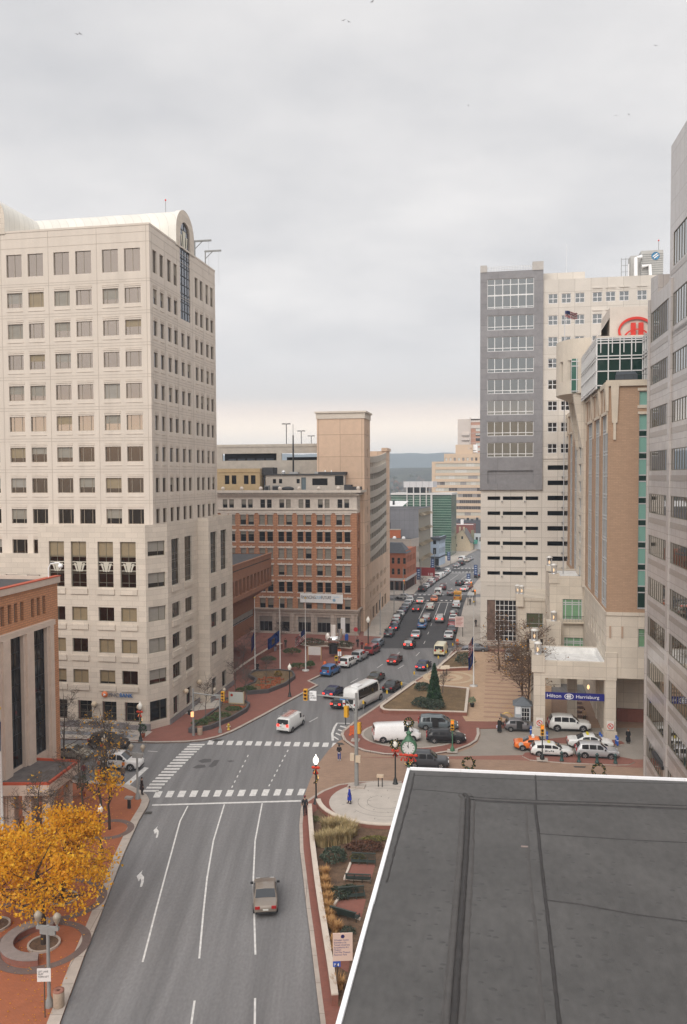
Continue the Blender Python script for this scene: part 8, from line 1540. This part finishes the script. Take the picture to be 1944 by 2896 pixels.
# ================================================================== TREES AND PLANTS
BARK = M('bark', (.085, .065, .05), .95, .25, 6); BARKD = M('dark_bark', (.045, .03, .022), .95, .2, 6)
LEAFY = [M('leaf_yellow', (.72, .36, .02), .7, .15, 3, transl=(.85, .42, .02)), M('leaf_amber', (.68, .32, .015), .7, .15, 3, transl=(.8, .38, .01)), M('leaf_gold', (.82, .50, .03), .7, .1, 3, transl=(.9, .5, .03))]
LEAFB = [M('leaf_brown', (.15, .085, .05), .85, .2, 3), M('leaf_tan', (.20, .12, .06), .85, .2, 3)]
def grow(J, p, d, L_, r, lev, out, tips, spread=.75, up=.12, kids=(5, 4, 4), curl=.22):
    pts = [p]; n = 4 if lev < 2 else 3; q = p.copy(); dd = d.normalized()
    for i in range(n):
        dd = (dd+Vector((J.gauss(0, curl), J.gauss(0, curl), J.gauss(0, curl)+up))).normalized(); q = q+dd*(L_/n); pts.append(q.copy())
    out.append((pts, [r*(1-.75*i/n) for i in range(n+1)], lev))
    if lev >= len(kids): tips += pts[1:]; return
    if lev >= 1: tips += pts[2:]
    for k in range(kids[lev]):
        t = .3+.7*(k+J.random())/kids[lev]; i = min(n-1, int(t*n)); f = t*n-i; b_ = pts[i]+(pts[i+1]-pts[i])*f
        a = J.uniform(0, 2*PI); s_ = Vector((math.cos(a), math.sin(a), J.uniform(-.2, .5))); nd = (dd*(1-spread)+s_*spread)
        grow(J, b_, nd, L_*J.uniform(.5, .72), r*(1-.75*t)*.62, lev+1, out, tips, spread, up*.8, kids, curl)
def leaf(b, p, s_, J, mi): 
    a = Vector((J.gauss(0, 1), J.gauss(0, 1), J.gauss(0, 1))).normalized(); c = a.cross(Vector((J.gauss(0, 1), J.gauss(0, 1), J.gauss(0, .6)))).normalized()
    b.add([p-a*s_-c*s_*.55, p+a*s_*.2-c*s_*.75, p+a*s_*1.1, p+a*s_*.1+c*s_*.7], ((0, 1, 2, 3),), mi)
def tree(loc, label, H, trunk_h, limb, seed, cat='tree', name='tree', r=.16, nleaf=0, lsize=.16, lmats=None, kids=(5, 4, 3), limbs=7, tilt=.55, jit=.35, bark=None, up=.12, minr=.012, group=None):
    J = random.Random(seed); o = thing(name, loc, J.uniform(0, 6), label, cat, group); out, tips = [], []
    pts = [Vector((0, 0, -.1)), Vector((J.gauss(0, .04), J.gauss(0, .04), trunk_h*.5)), Vector((J.gauss(0, .1), J.gauss(0, .1), trunk_h)), Vector((J.gauss(0, .2), J.gauss(0, .2), trunk_h+(H-trunk_h)*.55)), Vector((J.gauss(0, .3), J.gauss(0, .3), H*.95))]
    b = MB(); b.tube(pts, [r*1.25, r, r*.85, r*.45, r*.1], 8); b.build('trunk', bark or BARK, o)
    for k in range(limbs):
        t = (k+.5)/limbs; z = trunk_h*.85+(H-trunk_h)*.62*t; i = 2 if z < pts[3].z else 3; f = max(0, min(1, (z-pts[i].z)/(pts[i+1].z-pts[i].z))); p = pts[i].lerp(pts[i+1], f) if z > pts[2].z else pts[1].lerp(pts[2], .9)
        a = k*2.4+J.uniform(-.4, .4); grow(J, p, Vector((math.cos(a), math.sin(a), tilt+.5*t)), limb*(1-.45*t)*J.uniform(.85, 1.1), r*.42*(1-.4*t), 1, out, tips, kids=(0,)+kids, up=up)
    b = MB()
    for p_, r_, lev in out: b.tube(p_, [max(minr, x) for x in r_], 5 if lev < 2 else 3, cap=False)
    b.build('limbs', bark or BARK, o)
    if nleaf:
        b = MB()
        for i in range(nleaf): p = tips[J.randrange(len(tips))]+Vector((J.gauss(0, jit), J.gauss(0, jit), J.gauss(0, jit*.8))); leaf(b, p, lsize*J.uniform(.6, 1.25), J, J.randrange(len(lmats)))
        b.build('crown', lmats, o)
    return o
tree(TC, 'bright yellow autumn tree inside the curved brick bench', 7.4, 2.7, 4.5, 4, nleaf=5400, lsize=.11, lmats=LEAFY, r=.19, bark=BARKD, kids=(5, 4), tilt=.28, up=.05, limbs=11, jit=.24)
tree(T3, 'bright yellow autumn tree standing behind the one in the curved bench', 7.3, 2.8, 3.9, 9, nleaf=5200, lsize=.115, lmats=LEAFY, r=.19, bark=BARKD, kids=(5, 4), tilt=.3, up=.05, limbs=11, jit=.24)
tree(T2, 'yellow autumn tree cut by the left edge of the photo', 7.4, 2.7, 3.8, 13, nleaf=5500, lsize=.115, lmats=LEAFY, r=.18, bark=BARKD, kids=(5, 4), tilt=.28, up=.05, limbs=11, jit=.24)
tree(T4, 'half bare young tree with yellow leaves nearest the left kerb', 6.0, 2.4, 2.5, 21, nleaf=520, lsize=.13, lmats=LEAFY, r=.11, kids=(4, 3), bark=BARKD)
for (u, v, H, th, lb_, sd, nl, lbl) in ((183, 2172, 9.5, 2.4, 3.4, 31, 0, 'bare dark tree at the corner of the brick office'), (300, 2208, 8.2, 2.2, 3.2, 32, 110, 'nearly bare tree with a few yellow leaves before the side street cars'), (236, 2345, 8.5, 2.2, 3.5, 33, 0, 'leafless tree beside the entrance canopy'), (120, 2440, 8.0, 2.2, 3.2, 35, 60, 'leafless tree behind the yellow crowns under the canopy corner'), (287, 2295, 8.0, 2.0, 3.4, 37, 130, 'leafless spreading tree between the canopy and the twin lamp')):
    tree(G(u, v, .15), lbl, H, th, lb_, sd, nleaf=nl, lsize=.12, lmats=LEAFY, r=.11, kids=(5, 4, 3), minr=.013, bark=BARK)
for (u, v, H, lb_, sd, nl, lbl) in ((1495, 2036, 10.5, 5.0, 41, 220, 'tall half bare tree behind the valet hut'), (1497, 1943, 11.5, 4.6, 43, 260, 'bare brown tree against the hotel low wing'), (1411, 1895, 11.0, 4.0, 44, 120, 'bare tree in front of the office tower glass entrance'), (1478, 2005, 9.5, 5.2, 45, 420, 'bare tree with dry brown leaves in the middle of the hotel plaza')):
    tree(G(u, v, .16), lbl, H, 2.4, lb_, sd, nleaf=nl, lsize=.13, lmats=LEAFB*3+LEAFY[1:2], r=.15, kids=(5, 4, 3), minr=.016, bark=M('brown_bark', (.12, .075, .05), .95, .2, 5), jit=.25, limbs=10)
for (u, v, H, lb_, sd, lbl) in ((1252, 1963, 3.8, 1.6, 51, 'small bare sapling right of the conifer'), (1297, 1868, 3.6, 1.5, 52, 'small bare sapling in the triangular planter'), (583, 2033, 6.5, 2.0, 53, 'bare tree in the bank corner planter'), (697, 1978, 5.5, 2.0, 54, 'bare tree at the left end of the flower ring planter'), (752, 1938, 5.5, 1.8, 55, 'bare tree amid the orange flower rings'), (690, 1905, 6.5, 2.6, 56, 'bare bushy tree against the brown hall undercroft'), (725, 1862, 6.5, 2.6, 57, 'bare bushy tree behind the limp blue flag'), (795, 1830, 5.5, 2.2, 58, 'bare tree before the orange brick block windows'), (665, 1960, 6, 2.2, 59, 'bare tree by the second bank block'), (1193, 1668, 4.5, 1.8, 60, 'small bare street tree beneath the maroon sign')):
    tree(G(u, v, .3), lbl, H, H*.25, lb_, sd, r=.07, kids=(4, 4, 2), minr=.011, bark=M('grey_bark', (.13, .10, .085), .95, .2, 5), limbs=8, tilt=.9)
GRN = [M('leaf_conifer', (.012, .04, .016), .8, .3, 5), M('leaf_conifer_light', (.022, .06, .022), .8, .3, 5)]
p = G(1229, 1997, .4); top = p.y; hC = (1997-1872)/FPX*p.y; o = thing('conifer', p, 0, 'dark green pointed conifer in the large brick planter', 'tree'); J = random.Random(70); b = MB()
for i in range(5200):
    t = J.random()**1.35; z = .25+t*(hC-.35); R_ = (1-t)**.85*1.02*(1+.12*math.sin(z*6+i))+.05; a = J.uniform(0, 2*PI); R_ *= J.uniform(.72, 1.03)*(1+.1*math.sin(a*5+z*2)); leaf(b, Vector((R_*math.cos(a), R_*math.sin(a), z)), .12, J, J.randrange(2))
b.build('crown', GRN, o); b = MB(); b.tube([(0, 0, -.2), (0, 0, hC*.8)], [.16, .03], 8); b.build('trunk', BARK, o)
SHG = [M('shrub_dark', (.035, .05, .032), .8, .25, 4), M('shrub_mid', (.065, .085, .055), .8, .25, 4)]
def shrub(u, v, rx, rz, label, n=700, mats=SHG, z=.35, ry=None, name='shrub', cat='shrub', ls=.10, loc=None, rot=0):
    c = loc or G(u, v, z); o = thing(name, c, rot, label, cat); J = random.Random(int(u*7+v)); b = MB(); ry = ry or rx
    for i in range(n):
        a = J.uniform(0, 2*PI); ph = math.acos(J.uniform(-.35, 1)); k = J.uniform(.78, 1.05)*(1+.10*math.sin(a*4+ph*5)); leaf(b, Vector((rx*k*math.sin(ph)*math.cos(a), ry*k*math.sin(ph)*math.sin(a), rz*(.45+.6*k*math.cos(ph)))), ls*J.uniform(.7, 1.3), J, J.randrange(len(mats)))
    b.build('foliage', mats, o); b = MB()
    for k in range(5): a = k*1.26; b.tube([(0, 0, -.1), (rx*.35*math.cos(a), ry*.35*math.sin(a), rz*.4), (rx*.6*math.cos(a), ry*.6*math.sin(a), rz*.85)], .02, 4)
    b.build('stem', BARK, o); return o
shrub(1196, 1954, 1.15, 1.2, 'round dark shrub left of the conifer base'); shrub(1190, 2000, 1.15, 1.3, 'round shrub at the left front of the conifer, outermost of three'); shrub(1208, 2003, 1.25, 1.3, 'round shrub in front of the conifer, middle of three'); shrub(1230, 2008, 1.35, 1.4, 'round shrub in front of the conifer, right one of three', n=800); shrub(1316, 1881, 1.6, 1.9, 'large round shrub in the triangular planter', n=900)
shrub(944, 2436, 1.05, 1.0, 'dark green round shrub below the pale ornamental grass', n=1000, ls=.08)
REDB = [M('shrub_maroon', (.085, .035, .022), .9, .25, 4), M('shrub_rust', (.12, .055, .03), .9, .25, 4)]
shrub(1030, 2405, 1.5, .75, 'low maroon shrub bed right of the pale grass', n=1100, mats=REDB, ry=.8, ls=.08); shrub(1058, 2378, 1.1, .4, 'low yellow green edging plants under the curved wall', n=500, mats=[M('shrub_lime', (.17, .15, .045), .9, .2, 4)], ry=.35, ls=.07); shrub(962, 2535, .8, .6, 'dark green bush left of the second bench pair', n=500, ls=.07); shrub(992, 2520, .6, .4, 'small green bush above the second bench pair', n=300, ls=.06); shrub(985, 2640, .5, .4, 'green bush beside the wayfinding board', n=300, ls=.06); shrub(1012, 2428, .6, .35, 'low olive plants above the highest bench', n=300, mats=[M('shrub_lime', (.17, .15, .045), .9, .2, 4)], ls=.06); shrub(890, 2322, .5, .4, 'small weedy green plants in the tip of the mulch bed', n=260, mats=[M('shrub_olive', (.10, .11, .04), .9, .2, 4)], ls=.06)
GB = [M('shrub_green', (.05, .085, .03), .8, .3, 3), M('shrub_green_light', (.085, .12, .04), .8, .3, 3)]
for (u, v, rx, ry, rz, lb) in ((826, 1849, 1.55, .8, 1.0, 'green hedge tub left of the notice board'), (845, 1889, 1.5, .7, .8, 'low green hedge tub behind the striped flagpole foot'), (878, 1885, .7, .6, .9, 'small hedge tub right of the striped flagpole foot'), (760, 1870, 1.2, .7, .8, 'dull green hedge tub behind the plain blue flagpole')): shrub(u, v, rx, rz, lb, n=600, mats=GB, ry=ry, z=.45)
for (u, v, rx, ry, rz, lb) in ((878, 1826, 2.6, .8, 1.35, 'dark hedge left of the bright sculpture'), (965, 1832, 2.2, .8, 1.2, 'dark hedge right of the bright sculpture')): shrub(u, v, rx, rz, lb, n=900, mats=[SHG[1], REDB[0], GB[0]], ry=ry, z=.6, name='hedge', cat='hedge')
for i, (u, v, lb) in enumerate(((565, 2050, 'low juniper at the near end of the bank planter'), (595, 2040, 'low juniper mat in the middle of the bank planter'), (625, 2028, 'low green plants left of the garden sign'), (660, 2010, 'round green shrub below the garden sign'), (688, 1956, 'dark shrub behind the garden sign'), (703, 1952, 'dark shrub right of the one behind the garden sign'))): shrub(u, v, 1.1 if i != 2 else 1.3, .6, lb, n=420, mats=GB, ry=.7, z=.4, ls=.08)
shrub(787, 1914, .6, .9, 'golden grass clump in the flower ring planter', n=300, mats=[M('shrub_gold', (.26, .17, .05), .9, .2, 4)], z=.4)
FLW = M('flower_orange', (.42, .12, .05), .8, .2, 6)
for i, (u, v) in enumerate(((743, 1923), (758, 1918), (781, 1919), (791, 1923), (750, 1930), (782, 1928), (781, 1933), (736, 1939), (767, 1939), (752, 1943), (751, 1948), (636, 1987), (681, 2001), (665, 1999))): 
    p = G(u, v, .5); o = thing('flower_patch', p, 0, 'round patch of orange bedding flowers in the dark stone planters', 'flowers', 'orange flower patches in the dark planters'); b = MB(); J = random.Random(i); [leaf(b, Vector((J.uniform(-.7, .7), J.uniform(-.28, .28), J.uniform(.02, .2))), .1, J, 0) for k in range(90)]; b.build('bloom', FLW, o)
def grass(u, v, r_, h, label, mats, n=420, z=.3, lean=.45):
    p = G(u, v, z); o = thing('grass_clump', p, 0, label, 'grass clump'); J = random.Random(int(u+v)); b = MB()
    for i in range(n):
        a = J.uniform(0, 2*PI); q = r_*.45*math.sqrt(J.random()); x, y = q*math.cos(a), q*math.sin(a); hh = h*J.uniform(.6, 1.05); l = lean*hh*J.uniform(.3, 1.3); a2 = a+J.gauss(0, .5); c, s_ = math.cos(a2), math.sin(a2); w_ = .022
        P = [(x, y, 0), (x+c*l*.3, y+s_*l*.3, hh*.6), (x+c*l, y+s_*l, hh*J.uniform(.75, 1))]
        b.add([(P[0][0]-s_*w_, P[0][1]+c*w_, 0), (P[0][0]+s_*w_, P[0][1]-c*w_, 0), (P[1][0]-s_*w_, P[1][1]+c*w_, P[1][2]), (P[1][0]+s_*w_, P[1][1]-c*w_, P[1][2]), P[2]], ((0, 1, 3, 2), (2, 3, 4)), J.randrange(len(mats)))
    b.build('blades', mats, o); return o
STR = [M('straw_pale', (.40, .29, .14), .9, .2, 3), M('straw_green', (.25, .20, .085), .9, .2, 3), M('straw_light', (.48, .37, .20), .9, .2, 3)]; RUS = [M('straw_rust', (.40, .21, .08), .9, .2, 3), M('straw_amber', (.46, .26, .10), .9, .2, 3)]
for i, (u, v) in enumerate(((915, 2390), (945, 2385), (975, 2378), (932, 2350), (962, 2350), (990, 2360))): grass(u, v, 1.5, 1.3, 'pale plumed grass clump massed below the curved wall', STR, 620).__setitem__('group', 'pale grasses below the curved wall')
for i, (u, v) in enumerate(((917, 2478), (919, 2505), (923, 2528), (926, 2552), (927, 2575), (931, 2598), (932, 2622), (951, 2635), (945, 2680), (950, 2705), (958, 2795))): grass(u, v, .75, .85, 'rusty dry grass tuft in the row along the planter wall', RUS, 260).__setitem__('group', 'rusty grass tufts along the planter wall')
for (u, v, rx, rz, lb, m_) in ((404, 2076, .5, 1.2, 'small evergreen in a terracotta pot by the bank corner', GRN), (234, 2238, .55, 1.5, 'small evergreen in a pot under the canopy edge', GRN), (1336, 1990, .5, .9, 'pale green plant in a dark pot on the hotel plaza', [M('sage_leaf', (.20, .26, .15), .8)])):
    o = shrub(u, v, rx, rz, lb, n=300, mats=m_, z=.6, name='potted_plant', cat='plant', ls=.07); b = MB(); b.lathe([(.22, -.45), (.32, 0), (.34, .05), (.28, .06)], 12); b.build('pot', M('terracotta', (.32, .10, .05), .8) if u < 1000 else BLKP, o)
b = MB(); J = random.Random(77)          # fallen leaves
for i in range(900):
    u, v = J.choice(((J.gauss(120, 110), J.uniform(2560, 2890)), (J.gauss(1480, 35), J.gauss(2000, 14)), (J.gauss(270, 60), J.uniform(2260, 2560))))
    q = G(u, v, .17)
    if u < 0 or (v > 2250 and u > 400-(v-2265)*.42): continue
    s_ = J.uniform(.03, .07); b.quad((q.x-s_, q.y, .175), (q.x, q.y-s_, .175), (q.x+s_, q.y, .18), (q.x, q.y+s_, .175), J.randrange(2))
tag(b.build('fallen_leaves', LEAFY[:2]), kind='stuff')
# ================================================================== PEOPLE
def skin(name, nodes, edges, m, parent, root=0, sub=1):
    me = bpy.data.meshes.new(name); me.from_pydata([n[:3] for n in nodes], edges, []); me.materials.append(m); o = link(name, me, parent)
    sm = o.modifiers.new('skin', 'SKIN'); sm.use_smooth_shade = True
    for i, n in enumerate(nodes): d = me.skin_vertices[0].data[i]; d.radius = (n[3], n[4] if len(n) > 4 else n[3]); d.use_root = i == root
    ss = o.modifiers.new('sub', 'SUBSURF'); ss.levels = sub; ss.render_levels = sub
    return o
SKINM = M('skin', (.42, .25, .18), .6)
def person(u, v, label, face=0, top=(.02, .02, .022), legs=(.02, .025, .05), hair=(.03, .02, .015), coat=0, hat=None, hood=False, stride=.0, h=1.74, z=.15, bend=0, arms=0, bag=None, shoes=(.02, .02, .02), hem=None):
    p = G(u, v, z) if not isinstance(u, Vector) else u; o = thing('person', p, -math.radians(face), label, 'person'); k = h/1.75; o.scale = (k, k, k)
    fx = bend
    N_ = [(0, 0, .95, .13, .11), (0, fx*.05, 1.15, .12, .095), (0, fx*.16, 1.36, .145, .10), (0, fx*.26, 1.51, .05), (0, fx*.30+.01, 1.60, .065, .08), (0, fx*.33+.01, 1.69, .07, .085)]; E_ = [(0, 1), (1, 2), (2, 3), (3, 4), (4, 5)]
    def add(n, par): N_.append(n); E_.append((par, len(N_)-1)); return len(N_)-1
    arm, leg = [], []
    for s_ in (-1, 1):
        sw = stride*s_
        a = add((s_*.095, 0, .90, .085), 0); b_ = add((s_*.10, sw*.5+.03, .49, .055), a); c = add((s_*.10, sw*.85-.02, .09, .038), b_); t = add((s_*.11, sw*.85+.14, .035, .035, .03), c); leg.append((a, b_, c))
        a = add((s_*.18, fx*.18, 1.42, .058), 2); b_ = add((s_*.235, fx*.2-.03-sw*.35+arms*.05, 1.15, .042), a); c = add((s_*(.23-.08*arms), fx*.3+.04-sw*.6+arms*.26, .93+arms*.17, .028), b_); hnd = add((s_*(.23-.09*arms), fx*.3+.06-sw*.62+arms*.33, .865+arms*.19, .032, .018), c); arm.append((a, b_, c))
        x, y, zz = N_[hnd][:3]
        for f in range(4): f1 = add((x-s_*.0+(f-1.5)*.004, y+(f-1.5)*.018, zz-.055-.006*(f in (1, 2)), .0085), hnd); add((x-s_*.012, y+(f-1.5)*.018+.004, zz-.095-.008*(f in (1, 2)), .007), f1)
        add((x-s_*.02, y+.045, zz-.03, .009), hnd)
    skin('body', N_, E_, SKINM, o)
    T_ = [(*N_[i][:3], N_[i][3]+.028, (N_[i][4] if len(N_[i]) > 4 else N_[i][3])+.03) for i in (0, 1, 2)]+[(N_[3][0], N_[3][1], N_[3][2]-.03, .075)]; T_[0] = (0, 0, .84, .165, .145); e2 = [(0, 1), (1, 2), (2, 3)]
    for a in arm:
        n0 = len(T_); T_ += [(*N_[i][:3], N_[i][3]+(.03 if q < 2 else .022)) for q, i in enumerate(a)]; e2 += [(2, n0), (n0, n0+1), (n0+1, n0+2)]
    skin('coat' if coat else 'jacket', T_, e2, M('cloth_%d_%d_%d' % tuple(int(c*999) for c in top), top, .9), o)
    if coat: b = MB(); b.lathe([(.30*.9, coat), (.24, .75), (.175, 1.05), (.16, 1.12)], 14, (0, fx*.02, 0), sx=1.05, sy=.85); b.build('coat_skirt', M('cloth_%d_%d_%d' % tuple(int(c*999) for c in top), top, .9), o)
    if hem: b = MB(); b.lathe([(.175, .80), (.18, .92)], 14, sy=.82); b.build('shirt_hem', M('cloth_hem', hem, .9), o)
    P_ = [(0, 0, 1.0, .14, .12)]; e3 = []
    for a in leg: n0 = len(P_); P_ += [(*N_[i][:3], N_[i][3]+(.022 if q < 2 else .03)) for q, i in enumerate(a)]; e3 += [(0, n0), (n0, n0+1), (n0+1, n0+2)]
    skin('trousers', P_, e3, M('cloth_%d_%d_%d' % tuple(int(c*999) for c in legs), legs, .9), o)
    for s_ in (-1, 1): b = MB(); b.ball((s_*.11, stride*s_*.85+.05, .05), .055, .14, .055, 8, 5); b.build('shoe', M('shoe_%d' % int(shoes[0]*999), shoes, .6), o)
    hy = fx*.33+.01
    b = MB()
    for s_ in (-1, 1): b.ball((s_*.03, hy+.088, 1.672), .010, .008, .008, 6, 4, 1); b.ball((s_*.077, hy, 1.66), .012, .02, .03, 6, 4)
    b.ball((0, hy+.10, 1.645), .012, .018, .018, 6, 4); b.ball((0, hy+.085, 1.61), .025, .008, .008, 6, 4, 2); b.build('face', [SKINM, DARKM, M('lips', (.30, .11, .09), .6)], o)
    b = MB(); b.ball((0, hy-.018, 1.70), .088, .10, .095, 10, 7)
    if hood: b.ball((0, hy-.03, 1.63), .11, .11, .15, 10, 7)
    b.build('hood' if hood else 'hair', M('hair_%d_%d' % (int(hair[0]*999), int(hair[1]*999)), hair if not hood else top, .9), o)
    if hat: b = MB(); b.lathe([(.095, 0), (.098, .05), (.08, .11), (.001, .14)], 12, (0, hy, 1.70), sy=1.1); b.build('hat', M('hat_%d' % int(hat[0]*999), hat, .9), o)
    if bag: b = MB(); b.box(-.36, -.25, -.12, .14, .55, .85); b.build('bag', M('bag_%d' % int(bag[0]*999), bag, .8), o)
    return o
RZD = 10
person(863, 2306, 'person in a dark jacket and red hat walking away along the narrow brick walk', -3, (.025, .025, .028), (.015, .015, .018), hat=(.16, .012, .02), stride=.16, h=1.82)
person(989, 2273, 'person in a knee length bright blue coat crossing the granite circle', -95, (.012, .03, .30), (.02, .02, .03), hair=(.06, .012, .012), coat=.42, stride=.14, h=1.72)
person(960, 2150, 'person in a black hooded jacket and blue jeans facing the camera on the driveway', 185, (.015, .014, .018), (.03, .06, .26), hood=True, hem=(.6, .6, .62), arms=1, h=1.78, z=.03, shoes=(.5, .5, .5))
person(1777, 2102, 'person in a long black coat standing under the hotel overhang', 190, (.012, .012, .013), (.012, .012, .013), hair=(.20, .09, .04), coat=.25, h=1.72, z=.03)
person(1413, 2072, 'person in a long black coat with a pale bag at the raised tailgate', 30, (.014, .013, .013), (.012, .012, .013), hair=(.05, .03, .02), coat=.18, bag=(.55, .52, .6), bend=.4, h=1.8, z=.03)
person(1653, 2043, 'person in a tan jacket behind the large white suv bonnet', 200, (.32, .21, .13), (.05, .04, .03), h=1.75, z=.05)
person(402, 2247, 'person in a dark coat waiting by the grey lamp at the left crosswalk corner', 60, (.03, .018, .018), (.03, .025, .03), coat=.55, bag=(.5, .45, .42), h=1.75)
person(348, 2212, 'person in a brown jacket and jeans by the side street kerb post', 20, (.12, .085, .06), (.04, .07, .14), h=1.75)
person(238, 2203, 'person in a maroon jacket walking before the canopy', -20, (.16, .02, .03), (.03, .03, .04), stride=.1, h=1.72)
person(779, 1843, 'person in maroon top and pale jeans climbing the plaza ramp', 10, (.09, .02, .03), (.28, .32, .40), stride=.14, h=1.72)
person(808, 1832, 'person in dark olive clothes by the curved planter', 180, (.035, .04, .025), (.03, .035, .04), h=1.76)
person(729, 1902, 'person in black beside the nearest white flagpole foot', 200, (.014, .014, .016), (.014, .014, .016), coat=.5, h=1.74)
person(1012, 1831, 'person in black jacket at the orange block corner, left of two', 150, (.014, .015, .02), (.02, .02, .025), h=1.82)
person(1024, 1838, 'person in a maroon top at the orange block corner, right of two', 190, (.14, .02, .03), (.03, .03, .035), h=1.72)
person(1339, 1686, 'person in black on the right walk of the first far crossing', 180, (.014, .014, .016), (.014, .014, .016), coat=.4, h=1.8)
person(1330, 1711, 'person in dark clothes beside the glass roofed shelter', 180, (.03, .03, .035), (.02, .02, .025), h=1.75)
person(1346, 1773, 'person in dark clothes walking past the office tower entrance', 170, (.02, .02, .022), (.02, .02, .022), h=1.75)
